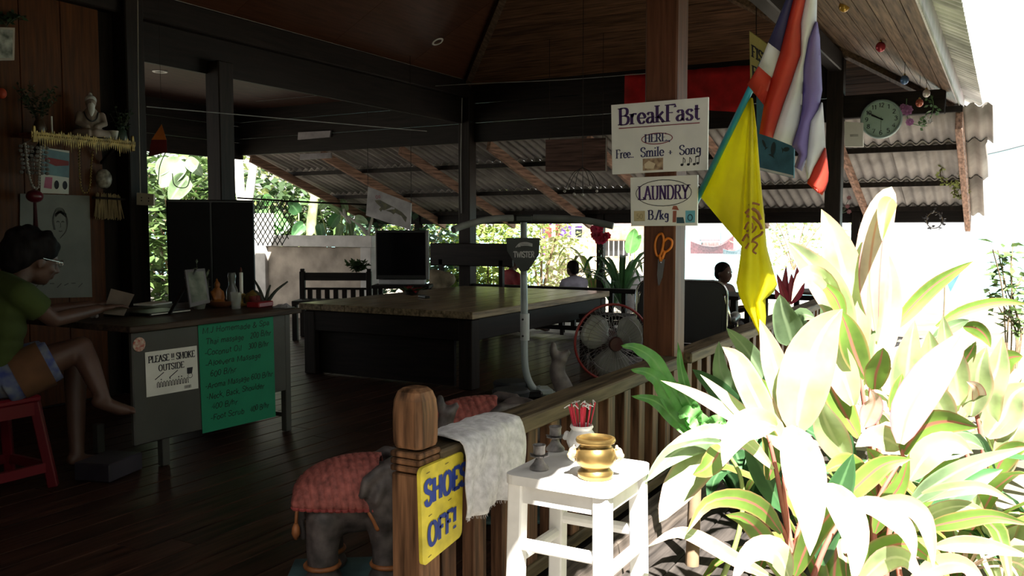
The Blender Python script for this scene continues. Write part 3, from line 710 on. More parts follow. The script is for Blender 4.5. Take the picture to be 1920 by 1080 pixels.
# exercise machine
m_tw = mat('pale blue grey enamel', (.46, .53, .54), rough=.35, var=.08)
tw = at(985, 735, Z=0.); tw = V((-2.96, 5.70, 0))
T = thing('exercise_machine', 'pale grey twisting exercise machine with curved handlebar beside the platform', 'exercise machine', (tw.x, tw.y, 0), YAW)
def tl(px_, py_):     # photo pixel -> local point on the machine's plane (facing the photographer)
    n = HD; t = (tw - CAM).dot(n) / ray(px_, py_).dot(n); return origin(T).inverted() @ (CAM + ray(px_, py_) * t)
g = G(); g.tube(cat([tl(982, 515), tl(983, 590), tl(983, 650), tl(985, 690), tl(992, 715), tl(1003, 730), tl(1014, 728)], 5), .026, 12); ob('upright', g, m_tw, T, smooth=60)
g = G(); a = tl(984, 588); b_ = tl(984, 638); g.tube([a, b_], .034, 12); sl = ob('height_sleeve', g, mat('white enamel', (.66, .7, .7), rough=.3, var=.05), T, smooth=60)
for yy in (598, 629):
    c = tl(980, yy); g = G(); g.lathe([(.008, 0), (.008, .006), (0, .008)], (c.x, c.y - .034, c.z), 10, rot('X', PI / 2)); ob('bolt', g, m_black, sl)
g = G(); g.tube([tl(982, 522), tl(982, 470), tl(982, 412)], .024, 12); ob('mast', g, mat('grey mast enamel', (.3, .34, .34), rough=.35), T, smooth=60)
hq = [(949, 446), (1012, 446), (1010, 478), (990, 507), (976, 509), (963, 490), (951, 470)]
g = G(); pts = [tl(*h) for h in hq][::-1]; kk = len(pts)
g.add([p + V((0, -.045, 0)) for p in pts] + [p + V((0, .03, 0)) for p in pts], [tuple(range(kk)), tuple(range(2 * kk - 1, kk - 1, -1))] + [(i, (i + 1) % kk, (i + 1) % kk + kk, i + kk) for i in range(kk)])
g.f = [f[::-1] for f in g.f]
hs_ = ob('shield', g, mat('dark grey moulded plastic', (.045, .05, .05), rough=.5), T)
I = origin(T)
q = Quad(*[I @ (tl(*c) + V((0, -.0455, 0))) for c in ((962, 483), (1003, 483), (1003, 452), (962, 452))])
g = G(); q.text(g, 'TWISTER', .02, .02, .36, .95, thick=.16, thin=.14, serif=False)
for k in range(3): q.line(g, [(.12 + k * .1, .62 + k * .02), (.3, .86 - k * .07), (.6, .92 - k * .08), (.88, .82 - k * .06)], .05, curve=True)
ob('lettering', g, mat('pale print', (.55, .55, .55), rough=.5, var=0), hs_, w=True)
g = G(); g.box(tl(982, 410), (.13, .07, .055), ch=.012); ob('head_block', g, mat('dark plastic block', (.03, .035, .035), rough=.45), T)
for s, pp in ((-1, [(962, 409), (930, 410), (895, 416), (862, 426), (852, 431)]), (1, [(1000, 408), (1040, 409), (1085, 412), (1120, 418), (1146, 424)])):
    P = [tl(*x) + V((0, -.03 * i, 0)) for i, x in enumerate(pp)]
    g = G(); g.tube(cat(P, 4), .026, 10); ob('handlebar', g, mat('grey foam grip' if s > 0 else 'pale foam grip', (.16, .17, .17) if s > 0 else (.32, .34, .33), rough=.7), T, smooth=60)
c = tl(1014, 730)
g = G(); g.box((c.x + .02, c.y - .02, c.z - .005), (.11, .17, .045), rotz(.2), ch=.01); g.box((c.x + .03, c.y, (c.z - .03) / 2), (.085, .14, c.z - .03), ch=.008); ob('foot_joint', g, m_tw, T)
g = G(); g.box((c.x - .16, c.y - .12, .04), (.34, .10, .05), ch=.02); ob('base', g, m_black, T)
for s in (-1, 1):
    g = G(); g.lathe([(.0, .10), (.12, .10), (.135, .085), (.125, .04), (.06, .03)], (c.x - .22 - .0 * s, c.y - .12 + s * .17, .01), 20); ob('foot_disc', g, mat('dark foot disc', (.035, .04, .045), rough=.5), T, smooth=40)
g = G(); g.box((c.x - .05, c.y, .018), (.5, .06, .036), ch=.01); ob('floor_bar', g, m_tw, T)

# floor fan behind the rail
fc = at(1148, 642, D=4.72)
fn = thing('pedestal_fan', 'floor fan with red rimmed wire guard behind the rail', 'fan', (fc.x, fc.y, 0), math.radians(38))
FR = .205
m_wire = mat('grey guard wire', (.35, .33, .33), rough=.35, metal=.6)
zc_ = fc.z
def circ(r, y, n=40): return [V((r * math.cos(2 * PI * k / n), y, zc_ + r * math.sin(2 * PI * k / n))) for k in range(n)]
g = G(); g.tube(circ(FR, 0), .0075, 6, closed=True); ob('rim', g, mat('red fan rim', (.24, .02, .02), rough=.35, var=.05), fn, smooth=True)
g = G()
for k in range(44):
    a = 2 * PI * k / 44
    for sy, yy in ((-1, -.075), (1, .075)):
        g.tube([V((.04 * math.cos(a), yy, zc_ + .04 * math.sin(a))), V((.14 * math.cos(a + .15), yy * .95, zc_ + .14 * math.sin(a + .15))), V((FR * math.cos(a + .25), 0, zc_ + FR * math.sin(a + .25)))], .0012, 4, caps=False)
for r, y in ((.08, -.072), (.15, -.062), (.08, .072), (.15, .062)): g.tube(circ(r, y, 30), .0014, 4, closed=True)
ob('wire_guard', g, m_wire, fn, kind='stuff')
for k in range(3):
    a0 = 2 * PI * k / 3 + .5; rows = []
    for i in range(7):
        r = .03 + (.185 - .03) * i / 6; half = .28 + .62 * math.sin(PI * (i + .8) / 7.2) * .9
        rows.append([V((r * math.cos(a0 + t * half), -.018 * t + .0, zc_ + r * math.sin(a0 + t * half))) for t in (-1, -.5, 0, .5, 1)])
    g = G(); g.grid(rows, .003); ob('blade', g, mat('grey fan blade', (.20, .20, .18), rough=.35, var=.08), fn, smooth=True)
g = G(); g.lathe([(0, -.09), (.035, -.088), (.04, -.075), (.03, .02), (.03, .05), (.06, .06), (.065, .14), (.04, .19), (0, .195)], (0, 0, zc_), 16, rot('X', -PI / 2)); ob('motor', g, mat('dark red motor housing', (.06, .015, .015), rough=.4), fn, smooth=40)
g = G(); g.tube([(0, .11, zc_ - .05), (0, .11, .05)], .016, 10); ob('pole', g, mat('chrome pole', (.6, .6, .6), rough=.2, metal=.9), fn)
g = G(); g.lathe([(.17, 0), (.17, .02), (.14, .04), (.03, .055), (0, .056)], (0, .11, 0.0), 24); ob('base', g, mat('red fan base', (.3, .03, .03), rough=.4), fn, smooth=40)

# black salon chair beyond the post
ch = thing('salon_chair', 'black padded office chair with chrome frame behind the post', 'chair', (-1.86, 5.72, 0), math.radians(8))
m_vinyl = mat('black vinyl', (.014, .014, .016), rough=.35, var=.1); m_chrome = mat('chrome tube', (.65, .65, .66), rough=.15, metal=1., var=0)
rows = []
def rrect(w, h, r, n=6):
    P = []
    for cx, cy, a0 in ((w / 2 - r, h / 2 - r, 0), (-w / 2 + r, h / 2 - r, PI / 2), (-w / 2 + r, -h / 2 + r, PI), (w / 2 - r, -h / 2 + r, 1.5 * PI)):
        for k in range(n): a = a0 + k * PI / 2 / (n - 1); P.append((cx + r * math.cos(a), cy + r * math.sin(a)))
    return P
g = G(); g.prism(rrect(.58, .40, .09), (0, -.255, .70), (1, 0, 0), (0, .06, 1), .07); g.prism(rrect(.52, .34, .07), (0, -.268, .70), (1, 0, 0), (0, .06, 1), .02); ob('backrest', g, m_vinyl, ch, smooth=40)
g = G(); g.tube([V((u, -.258 + .06 * v, .70 + v)) for u, v in rrect(.585, .405, .09)], .008, 6, closed=True); ob('edge_trim', g, m_chrome, ch, smooth=True)
g = G(); g.box((0, .03, .44), (.52, .50, .09), ch=.03); ob('seat', g, mat('blue black vinyl', (.03, .035, .045), rough=.3), ch, smooth=40)
for s in (-1, 1):
    g = G(); g.tube(cat([(s * .27, -.24, .82), (s * .295, -.23, .70), (s * .30, -.12, .62), (s * .30, .16, .62), (s * .29, .2, .5), (s * .25, .18, .40)], 5), .013, 10); ob('frame_tube', g, m_chrome, ch, smooth=True)
    g = G(); g.limb([(s * .30, -.13, .645), (s * .30, .12, .645)], [.035, .035]); ob('armrest', g, m_vinyl, ch, smooth=True)
g = G(); g.tube([(0, 0, .40), (0, 0, .10)], .028, 12); ob('column', g, m_chrome, ch)
for k in range(5):
    a = 2 * PI * k / 5; g = G(); g.beam((0, 0, .10), (.27 * math.cos(a), .27 * math.sin(a), .065), .04, .03); lg = ob('leg', g, m_chrome, ch)
    g = G(); g.lathe([(.0, -.012), (.028, -.012), (.03, 0), (.028, .012), (0, .012)], (.27 * math.cos(a), .27 * math.sin(a), .031), 12, rot('X', PI / 2)); ob('caster', g, m_black, lg)
g = G(); g.tube([(-.09, -.24, .52), (-.09, -.2, .44)], .008, 8); ob('back_strut', g, m_chrome, ch)

# ================================================================ WALL AND SHELF THINGS
WX = -5.745
m_gold = mat('gilded carving', (.30, .20, .055), rough=.4, metal=.5, var=.3, scale=30, bump=.4)
p0, p1 = at(57, 258, X=WX + .22), at(252, 279, X=WX + .22)
ZS = (p0.z + p1.z) / 2 + .03; SY0, SY1 = p0.y, p1.y
sh = thing('wall_shelf', 'gilded carved shelf with fringed valance on the orange wall', 'shelf', (WX, (SY0 + SY1) / 2, ZS))
g = G(); g.box((WX + .115, (SY0 + SY1) / 2, ZS), (.22, SY1 - SY0, .022)); ob('board', g, wood('shelf board', (.14, .05, .03), 'y'), sh, w=True)
g = G(); n = 46; xf = WX + .228
for k in range(n):
    y0 = SY0 + (SY1 - SY0) * k / n; dy = (SY1 - SY0) / n
    h = .03 + .012 * math.sin(k * 1.7); dn = .05 + .028 * abs(math.sin(k * PI / 11.5)) + (.03 if k % 11 == 5 else 0)
    g.add([(xf, y0, ZS - .02), (xf, y0 + dy, ZS - .02), (xf, y0 + dy * .5, ZS - dn)], [(0, 2, 1)])
    g.add([(xf, y0, ZS + .012), (xf, y0 + dy, ZS + .012), (xf, y0 + dy * .5, ZS + h)], [(0, 1, 2)])
    g.ball((xf + .004, y0 + dy / 2, ZS - .005), (.006, .006, .006), 6, 4)
g.box((xf, (SY0 + SY1) / 2, ZS - .004), (.012, SY1 - SY0, .034)); ob('carved_valance', g, m_gold, sh, w=True)
for y in (SY0 + .02, SY1 - .02): g = G(); g.box((xf, y, ZS), (.018, .03, .11), taper=(1, .5), ch=.004); ob('end_finial', g, m_gold, sh, w=True)
for y in (SY0 + .12, SY1 - .12): g = G(); g.beam((WX + .012, y, ZS - .14), (WX + .19, y, ZS - .012), .02, .02); ob('bracket', g, m_dark, sh, w=True)
def on_shelf(px_): return at(px_, 262, X=WX + .12)
# statue of a seated sage
p = on_shelf(172); k = mpp(p); zb = ZS + .011
s_ = thing('sage_statue', 'pale statue of a bearded seated sage on the gilded shelf', 'statue', (p.x, p.y, zb), -.55)
g = G()
g.ball((0, 0, .045), (.10, .10, .045)); g.limb([(.02, -.09, .035), (.10, -.02, .035), (.03, .04, .04)], [.035, .032, .028]); g.limb([(.02, .09, .035), (.10, .02, .035)], [.035, .03])
g.limb([(0, 0, .06), (-.005, 0, .13), (0, 0, .175)], [.062, .066, .05]); g.limb([(0, -.07, .17), (.03, -.085, .11), (.075, -.03, .085)], [.025, .021, .018]); g.limb([(0, .07, .17), (.03, .085, .11), (.075, .03, .085)], [.025, .021, .018])
g.limb([(.01, 0, .19), (.02, 0, .22)], [.025, .024]); g.ball((.02, 0, .255), (.04, .036, .045)); g.ball((.058, 0, .25), (.01, .008, .011)); o = ob('body', g, mat('pale weathered plaster', (.30, .24, .20), rough=.7), s_); remesh(o, .006, 3)
g = G(); g.limb([(.052, 0, .228), (.06, 0, .195), (.055, 0, .165)], [.024, .022, .01]); g.ball((.012, 0, .272), (.043, .04, .036)); g.limb([(-.01, 0, .30), (-.01, 0, .315)], [.018, .014]); o = ob('beard_and_hair', g, mat('white plaster', (.7, .68, .64), rough=.7), s_); remesh(o, .006, 2)
g = G(); g.tube(cat([(.02, -.045, .19), (.065, -.03, .14), (.078, 0, .12), (.065, .03, .14), (.02, .045, .19)], 5), .005, 6); ob('bead_necklace', g, m_black, s_)
g = G(); g.lathe([(.11, 0), (.115, .01), (.10, .016), (0, .016)], (0, 0, 0), 20); ob('plinth', g, m_dark, s_)
p = on_shelf(208); g = G(); g.lathe([(.0, 0), (.022, 0), (.03, .02), (.042, .075), (.038, .075), (.026, .02), (0, .014)], (p.x + .02, p.y, zb), 16); ob('offering_cup', g, mat('cream ceramic', (.5, .46, .36), rough=.4), smooth=40, label='small cream offering cup beside the sage statue', cat='cup')
def sprig(name, label, base, h, n, m, spread, cat_='plant', leafr=.02, vase=None):
    t = thing(name, label, cat_, base)
    if vase: g = G(); g.lathe([(0, 0), (.03, 0), (.042, .04), (.03, .085), (.022, .10), (.028, .115), (.02, .115), (.0, .10)], (0, 0, 0), 14); ob('vase', g, vase, t, smooth=40)
    g = G(); lf = G()
    for i in range(n):
        a = random.uniform(0, 2 * PI); s = spread * random.uniform(.3, 1); z1 = h * random.uniform(.6, 1.)
        P = cat([V((0, 0, .09 if vase else 0)), V((s * .4 * math.cos(a), s * .4 * math.sin(a), z1 * .6)), V((s * math.cos(a), s * math.sin(a), z1))], 4); g.tube(P, .0022, 4)
        for q in P[3:]:
            for _ in range(2):
                d = V((random.uniform(-1, 1), random.uniform(-1, 1), random.uniform(-.4, .9))).normalized(); w_ = d.orthogonal().normalized() * leafr * .35; L2 = d * leafr * random.uniform(1, 2)
                lf.add([q, q + L2 * .5 + w_, q + L2, q + L2 * .5 - w_], [(0, 1, 2, 3)])
    ob('stem', g, mat('dark stem', (.05, .06, .03), rough=.7), t); ob('foliage', lf, m, t); return t
m_dkleaf = mat('dark green leaf', (.03, .06, .025), rough=.5, var=.3)
p = on_shelf(75); sprig('dried_bouquet', 'dark dried bouquet at the end of the gilded shelf', (p.x, p.y, zb), .36, 16, m_dkleaf, .15, vase=mat('brown glaze', (.08, .05, .03), rough=.3))
p = on_shelf(228); sprig('leafy_sprig', 'dark leafy sprig behind the offering cup', (p.x, p.y, zb), .27, 9, m_dkleaf, .08, vase=mat('green glaze', (.04, .07, .05), rough=.3))
p = on_shelf(98); g = G(); g.tube([(p.x, p.y, zb), (p.x, p.y, zb + .13)], .006, 8); ob('incense_stick', g, mat('pale wax', (.6, .58, .52), rough=.5), label='thin pale incense stick on the gilded shelf', cat='incense')
# hanging things
def beads(name, label, pts, r, m, cat_='garland', n=34, group=None):
    P = cat(pts, 8); L_ = [0.]
    for a, b in zip(P, P[1:]): L_.append(L_[-1] + (b - a).length)
    t = thing(name, label, cat_, P[0], group=group)
    g = G(); g.tube(P, r * .3, 5); ob('cord', g, m, t, w=True)
    g = G(); j = 0
    for i in range(n):
        s = L_[-1] * i / (n - 1)
        while j < len(L_) - 2 and L_[j + 1] < s: j += 1
        u = (s - L_[j]) / max(1e-6, L_[j + 1] - L_[j]); g.ball(P[j].lerp(P[j + 1], u), r, 6, 4)
    ob('bead_string', g, m, t, w=True, kind='stuff', smooth=True); return t
hx = WX + .16
beads('bead_garland', 'gold bead garland hanging in a long loop below the shelf', [at(x, y, X=hx) for x, y in ((148, 272), (149, 320), (152, 352), (160, 362), (168, 350), (171, 310), (174, 285))], .008, m_gold)
beads('shell_garland', 'pale shell garland hanging at the end of the gilded shelf', [at(x, y, X=hx) for x, y in ((47, 270), (50, 300), (55, 330), (62, 350), (72, 350), (74, 310), (76, 275))], .009, mat('pale shell', (.42, .38, .33), rough=.5))
p = at(65, 300, X=hx - .05); g = G()
for i in range(7):
    for j in range(6): g.ball(p + V((random.uniform(-.01, .01), (j - 2.5) * .035, (i - 3) * -.028)), (.012, .016, .012), 6, 4)
g.tube([p + V((0, -.09, .09)), p + V((0, 0, .14)), p + V((0, .09, .09))], .003, 5); ob('shell_mobile', g, mat('grey shell', (.22, .2, .18), rough=.5), label='grey shell mobile hanging over the pink calendar', cat='ornament', kind='stuff')
p = at(65, 368, X=hx - .03); t = thing('red_tassel', 'round red hanging charm with dark tassel before the drawing', 'ornament', p)
g = G(); g.ball((0, 0, 0), (.05, .055, .042)); ob('bead', g, mat('dark red lacquer', (.18, .015, .03), rough=.3), t, smooth=True)
g = G(); g.tube([(0, 0, -.04), (0, 0, -.16), (0, 0, -.22)], [.01, .014, .016], 8); ob('tassel', g, mat('dark red thread', (.06, .012, .015), rough=.9), t)
g = G(); g.tube([(0, 0, .04), (0, 0, .30)], .002, 5); ob('cord', g, m_dark, t)
# calendar, drawing, straw, mask, socket, cable
q = pxquad((76, 362), (129, 364), (130, 283), (78, 276), X=WX + .004); t = thing('wall_calendar', 'pale pictorial calendar sheet pinned below the shelf', 'calendar', q.c[0])
g = G(); q.slab(g, .003); ob('sheet', g, m_paper, t, w=True)
g = G(); q.patch(g, [(0, .42), (1, .38), (1, .95), (0, .98)]); ob('picture', g, mat('calendar picture', (.16, .30, .32), col2=(.10, .16, .20), scale=9), t, w=True)
g = G(); q.patch(g, [(.12, .80), (.98, .76), (.98, .66), (.5, .62), (.12, .70)], .002); ob('red_banner', g, mat('dull red print', (.25, .03, .03), rough=.7), t, w=True)
g = G(); q.patch(g, [(.1, .12), (.38, .1), (.4, .36), (.15, .36)], .002); ob('pink_print', g, mat('pink print', (.45, .12, .2), rough=.7), t, w=True)
g = G()
for u in (.55, .85): q.ring(g, u, .2, .09, .1, .06, .002, 12)
ob('dark_print', g, m_ink, t, w=True)
q = pxquad((36, 560), (173, 557), (168, 367), (38, 363), X=WX + .004); t = thing('pencil_portrait', 'large pale pencil portrait on white board behind the woman', 'drawing', q.c[0])
g = G(); q.slab(g, .004); ob('sheet', g, mat('grey white drawing board', (.22, .225, .20), rough=.7, var=.06), t, w=True)
g = G(); m_pencil = mat('pencil grey', (.07, .07, .065), rough=.8)
for dx in (0, .01, .02):
    q.line(g, [(.46 + dx, .66), (.44 + dx, .76), (.49, .84 + dx), (.60, .84 + dx), (.66 - dx, .76), (.64, .66), (.55, .58)], .006, curve=True); q.line(g, [(.48, .79 + dx), (.55, .83 + dx * .5), (.64, .79 + dx)], .02, curve=True)
for u in (.52, .59): q.line(g, [(u - .02, .735), (u, .745), (u + .02, .735)], .012)
q.line(g, [(.555, .73), (.56, .69), (.545, .685)], .006); q.line(g, [(.53, .65), (.555, .645), (.58, .65)], .008)
for k in range(7): q.line(g, [(.2 + .1 * k, .10 + .02 * (k % 3)), (.26 + .1 * k, .14)], .008)
ob('pencil_lines', g, m_pencil, t, w=True, kind='stuff')
p0, p1 = at(174, 385, X=WX + .03), at(228, 388, X=WX + .03); t = thing('straw_brush', 'bundle of pale straw tied flat on the wall', 'straw bundle', p0)
g = G()
for k in range(60):
    u = random.random(); P = p0.lerp(p1, u); z = .08 + random.uniform(-.01, .015); g.tube([P + V((random.uniform(0, .02), (u - .5) * -.04, z)), P + V((random.uniform(0, .03), random.uniform(-.01, .01), -.09 + random.uniform(-.012, .012)))], .0035, 4)
ob('straw', g, mat('dry straw', (.42, .32, .17), rough=.8, rnd=.2), t, w=True, kind='stuff')
g = G(); g.beam(p0 + V((.02, 0, .055)), p1 + V((.02, 0, .055)), .05, .014); ob('binding', g, m_dark, t, w=True)
p = at(193, 333, X=WX + .04); t = thing('shell_mask', 'mottled pale shell hung above the straw bundle', 'shell', p, -.3)
g = G(); rows = []
for i in range(8):
    a = i / 7 * PI * .9; rows.append([(.04 * math.sin(a) * math.cos(b) + .01, .055 * math.sin(a) * math.sin(b), .07 * math.cos(a) - .01) for b in [-1.5 + j * .5 for j in range(7)]])
g.grid(rows, .004); ob('shell', g, mat('mottled shell', (.55, .5, .4), col2=(.12, .1, .08), scale=30, rough=.4), t, smooth=True)
g = G(); g.tube([(.01, 0, .055), (.005, 0, .09)], .002, 5); ob('cord', g, m_dark, t)
p = at(272, 373, X=-5.60); q0 = pxquad((256, 384), (288, 386), (288, 364), (256, 361), Y=4.272)
t = thing('power_socket', 'cream double power socket on the dark column', 'socket', q0.c[0])
g = G(); q0.slab(g, .012, .004); ob('plate', g, mat('cream plastic', (.55, .52, .40), rough=.4, var=.04), t, w=True)
g = G()
for u in (.3, .72):
    for dv in (.38, .62): q0.patch(g, [(u - .03, dv - .06), (u + .03, dv - .06), (u + .03, dv + .06), (u - .03, dv + .06)])
ob('pin_holes', g, m_ink, t, w=True)
g = G(); g.tube([at(258, 0, Y=4.272), at(259, 150, Y=4.272), at(261, 260, Y=4.272), at(263, 362, Y=4.272)], .004, 6); ob('cable', g, mat('grey cable', (.3, .27, .22), rough=.5), label='pale cable running down the dark column to the socket', cat='cable')
# pot plant frame at the far end of the wall
q = pxquad((-30, 114), (27, 113), (28, 52), (-30, 50), X=WX + .03); t = thing('hanging_picture', 'framed pale picture high on the orange wall', 'picture', q.c[0])
g = G(); q.slab(g, .02); ob('frame', g, mat('pale frame', (.4, .34, .27), rough=.5), t, w=True)
g = G(); q.patch(g, [(.06, .07), (.93, .07), (.93, .93), (.06, .93)]); ob('print', g, mat('floral print', (.42, .42, .36), col2=(.06, .07, .05), scale=18), t, w=True)
p = at(12, 50, X=WX + .05); sprig('artificial_flower', 'dark green artificial flower spray over the framed picture', (p.x, p.y, p.z), .10, 9, m_dkleaf, .10, leafr=.03)
p = at(3, 175, X=WX + .05); g = G(); g.ball(p, (.03, .03, .035)); ob('red_lantern', g, mat('orange red paper', (.5, .06, .02), rough=.6), smooth=True, label='tiny orange red paper lantern on the wall', cat='lantern')
# small pennant near the column
pts = [at(*c, D=6.3) for c in ((303, 233), (312, 262), (313, 285), (294, 290), (278, 294), (284, 262))]
t = thing('pennant', 'small orange and red cloth pennant beside the column', 'pennant', pts[0])
for nm, ix, mc in (('orange_half', (0, 1, 5), (.45, .13, .02)), ('red_half', (5, 1, 2, 3, 4), (.20, .012, .012))):
    g = G(); A = [pts[i] for i in ix]; B = [a - HD * -.003 for a in A]; k = len(A); g.add(A + B, [tuple(range(k)), tuple(range(2 * k - 1, k - 1, -1))] + [(i, i + k, (i + 1) % k + k, (i + 1) % k) for i in range(k)]); ob(nm, g, mat('cloth ' + nm, mc, rough=.8, trans=.2), t, w=True)
g = G(); g.tube([pts[0], V((pts[0].x, pts[0].y, 2.9))], .0015, 4); ob('string', g, m_dark, t, w=True)
# wires across the hall
for n_, (pp, lb) in enumerate((([(275, 200), (480, 218), (640, 232), (800, 246)], 'thin pale wire slung across the dark bay'), ([(480, 190), (700, 170), (868, 158), (1050, 150), (1210, 138)], 'faint thin wire crossing below the ceiling'))):
    P = [at(x, y, D=d_) for (x, y), d_ in zip(pp, (6.4, 7.2, 8., 8.9) if n_ == 0 else (9.5, 10, 9.8, 9.3, 9.))]; g = G(); g.tube(cat(P, 6), .004, 5); ob('hanging_wire', g, mat('pale wire', (.3, .3, .3), rough=.5), label=lb, cat='wire')
g = G(); g.tube(cat([at(x, y, Y=9.0) for x, y in ((868, 145), (866, 200), (864, 300), (865, 400))], 4) , .006, 5); ob('hanging_wire', g, mat('pale wire', (.3, .3, .3)), label='thin cable running down the dark column behind the platform', cat='wire')

# ================================================================ THINGS ON THE DESK
DZ = .751
def on_desk(px_, py_): return at(px_, py_, Z=DZ)
p = on_desk(300, 588); t = thing('document_folder', 'flat black folder with white paper edge on the desk', 'folder', p, .1)
g = G(); g.box((-.03, 0, .009), (.22, .30, .016), ch=.003); ob('cover', g, m_black, t); g = G(); g.box((-.03, .004, .0095), (.225, .29, .006)); ob('paper_edge', g, m_paper, t)
p = on_desk(287, 576); g = G(); g.box((p.x, p.y, DZ + .023), (.13, .20, .010), rotz(.3)); ob('note_pad', g, m_paper, label='white note pad lying at the folder', cat='note pad')
p = on_desk(232, 592); g = G(); g.box((p.x - .02, p.y - .02, DZ + .012), (.11, .12, .02), rotz(.5), ch=.004); ob('mobile_phone', g, m_black, label='dark phone on the desk edge by the paper', cat='phone')
t = thing('photo_stand', 'folding easel photo stand with pale picture on the desk', 'photo frame', on_desk(368, 578), .2)
q = Quad(*[at(*c, D=d_) for c, d_ in (((357, 576), 4.95), ((394, 567), 5.06), ((384, 503), 5.12), ((347, 506), 5.02))])
g = G(); q.slab(g, .012); ob('frame', g, mat('silver grey frame', (.25, .25, .27), rough=.3, metal=.4), t, w=True)
g = G(); q.patch(g, [(.1, .1), (.9, .1), (.9, .92), (.1, .92)]); ob('photo', g, mat('photo print', (.3, .33, .27), col2=(.06, .08, .06), scale=14), t, w=True)
g = G(); g.beam(q.c[3].lerp(q.c[2], .5), V((q.c[0].x - .1, q.c[0].y - .06, DZ + .005)), .03, .006); ob('strut', g, m_black, t, w=True)
p = on_desk(374, 579); sprig('flower_vase', 'small pale vase with thin leafy stems before the photo stand', p, .27, 14, mat('grey green leaf', (.16, .2, .13), rough=.6), .07, vase=mat('pale celadon', (.30, .32, .28), rough=.3), leafr=.022)
def bottle(label, p, prof, parts, name='bottle', cat_='bottle'):
    t = thing(name, label, cat_, p)
    for nm, pr, m in parts: g = G(); g.lathe(pr, (0, 0, 0), 14); ob(nm, g, m, t, smooth=40)
    return t
m_dglass = mat('dark bottle glass', (.02, .022, .02), rough=.1, var=.1)
bottle('dark slim bottle with white label ring behind the photo stand', on_desk(386, 548), None, (('glass', [(0, 0), (.03, 0), (.032, .01), (.032, .15), (.016, .19), (.014, .235), (0, .235)], m_dglass), ('label_band', [(.0145, .16), (.0185, .16), (.0185, .215), (.0145, .215)], mat('white label', (.7, .7, .66), rough=.5)), ('cap', [(.0, .25), (.015, .25), (.016, .23), (0, .229)], m_black)))
bottle('grey moulded bottle beside the tall white candle', on_desk(436, 574), None, (('glass', [(0, 0), (.034, 0), (.036, .02), (.034, .10), (.02, .13), (.022, .17), (.026, .19), (.02, .21), (0, .21)], mat('smoky glass', (.12, .13, .12), rough=.2)),))
bottle('tall white candle in a gilded holder on the desk', on_desk(453, 574), None, (('holder', [(0, 0), (.035, 0), (.036, .008), (.012, .02), (.01, .05), (.025, .07), (.02, .08), (0, .08)], m_gold), ('candle', [(0, .078), (.0115, .078), (.0115, .21), (0, .213)], mat('white wax', (.72, .7, .64), rough=.5)), ('flame_tip', [(.003, .21), (.008, .222), (.004, .24), (0, .245)], mat('burnt wick', (.10, .03, .02), rough=.8))), 'candlestick', 'candle')
bottle('clear drinking glass standing on the desk front', on_desk(443, 579), None, (('glass', [(0, 0), (.026, 0), (.034, .10), (.032, .10), (.024, .006), (0, .006)], glass('tumbler glass', (.5, .52, .48), .35)),), 'drinking_glass', 'glass')
p = on_desk(412, 576); t = thing('offering_tray', 'round brown lacquer tray on the desk', 'tray', p); g = G(); g.lathe([(0, .0), (.055, 0), (.085, .022), (.09, .04), (.085, .04), (.05, .012), (0, .01)], (0, 0, 0), 24); ob('tray', g, mat('brown lacquer', (.16, .06, .03), rough=.35), t, smooth=40)
p2 = V((p.x - .02, p.y, DZ + .012)); t = thing('orange_figurine', 'orange robed seated figurine on the brown tray', 'figurine', p2, -.4)
g = G(); g.limb([(0, 0, .03), (0, 0, .085)], [.034, .028]); g.ball((.008, 0, .02), (.045, .048, .02)); g.limb([(0, -.03, .08), (.03, -.028, .045)], [.012, .01]); g.limb([(0, .03, .08), (.03, .028, .045)], [.012, .01]); g.ball((.004, 0, .125), (.02, .018, .023)); g.limb([(0, 0, .145), (0, 0, .165)], [.01, .004]); o = ob('body', g, mat('orange robe', (.38, .13, .025), rough=.5), t); remesh(o, .005, 2)
g = G(); g.lathe([(0, 0), (.05, 0), (.052, .008), (.04, .012), (0, .012)], (0, 0, -.0), 16); ob('lotus_base', g, m_gold, t)
p = on_desk(470, 573); t = thing('gilded_lamp', 'small gilded ornament heaped behind the glass on the desk', 'ornament', p)
g = G(); g.ball((0, 0, .05), (.045, .04, .035)); g.ball((.01, .02, .075), (.03, .03, .025)); g.lathe([(0, 0), (.035, 0), (.03, .02), (.012, .03), (0, .03)], (0, 0, 0), 12); o = ob('body', g, m_gold, t); remesh(o, .007, 1)
for k, (px_, py_, lb) in enumerate(((474, 574, 'small red glass nearest the clear tumbler'), (486, 573, 'small red glass beside the red packet'))):
    p = on_desk(px_, py_); g = G(); g.lathe([(0, 0), (.02, 0), (.025, .065), (.023, .065), (.018, .006), (0, .006)], p, 12); ob('tea_glass', g, mat('red tinted glass', (.30, .05, .05), rough=.1, alpha=.7), smooth=40, label=lb, cat='glass', group='little red glasses on the desk')
p = on_desk(508, 575); g = G(); g.box((p.x - .04, p.y - .05, DZ + .018), (.09, .16, .034), rotz(.2), ch=.006); ob('red_packet', g, mat('red packet', (.28, .015, .02), rough=.4), label='flat red packet near the desk end', cat='packet')
p = on_desk(532, 577); g = G(); rows = [[(p.x + (i - 2) * .025, p.y + (j - 2) * .022, DZ + .004 + .03 * random.random() * (0 < i < 4 and 0 < j < 4)) for j in range(5)] for i in range(5)]; g.grid(rows, -.002); ob('plastic_wrapper', g, mat('clear crinkled plastic', (.45, .45, .5), rough=.15, alpha=.6), label='crumpled clear plastic wrapper at the desk corner', cat='wrapper')
p = on_desk(497, 573); t = thing('twisted_branch', 'dark twisted branch ornament standing on the desk', 'branch', p)
g = G()
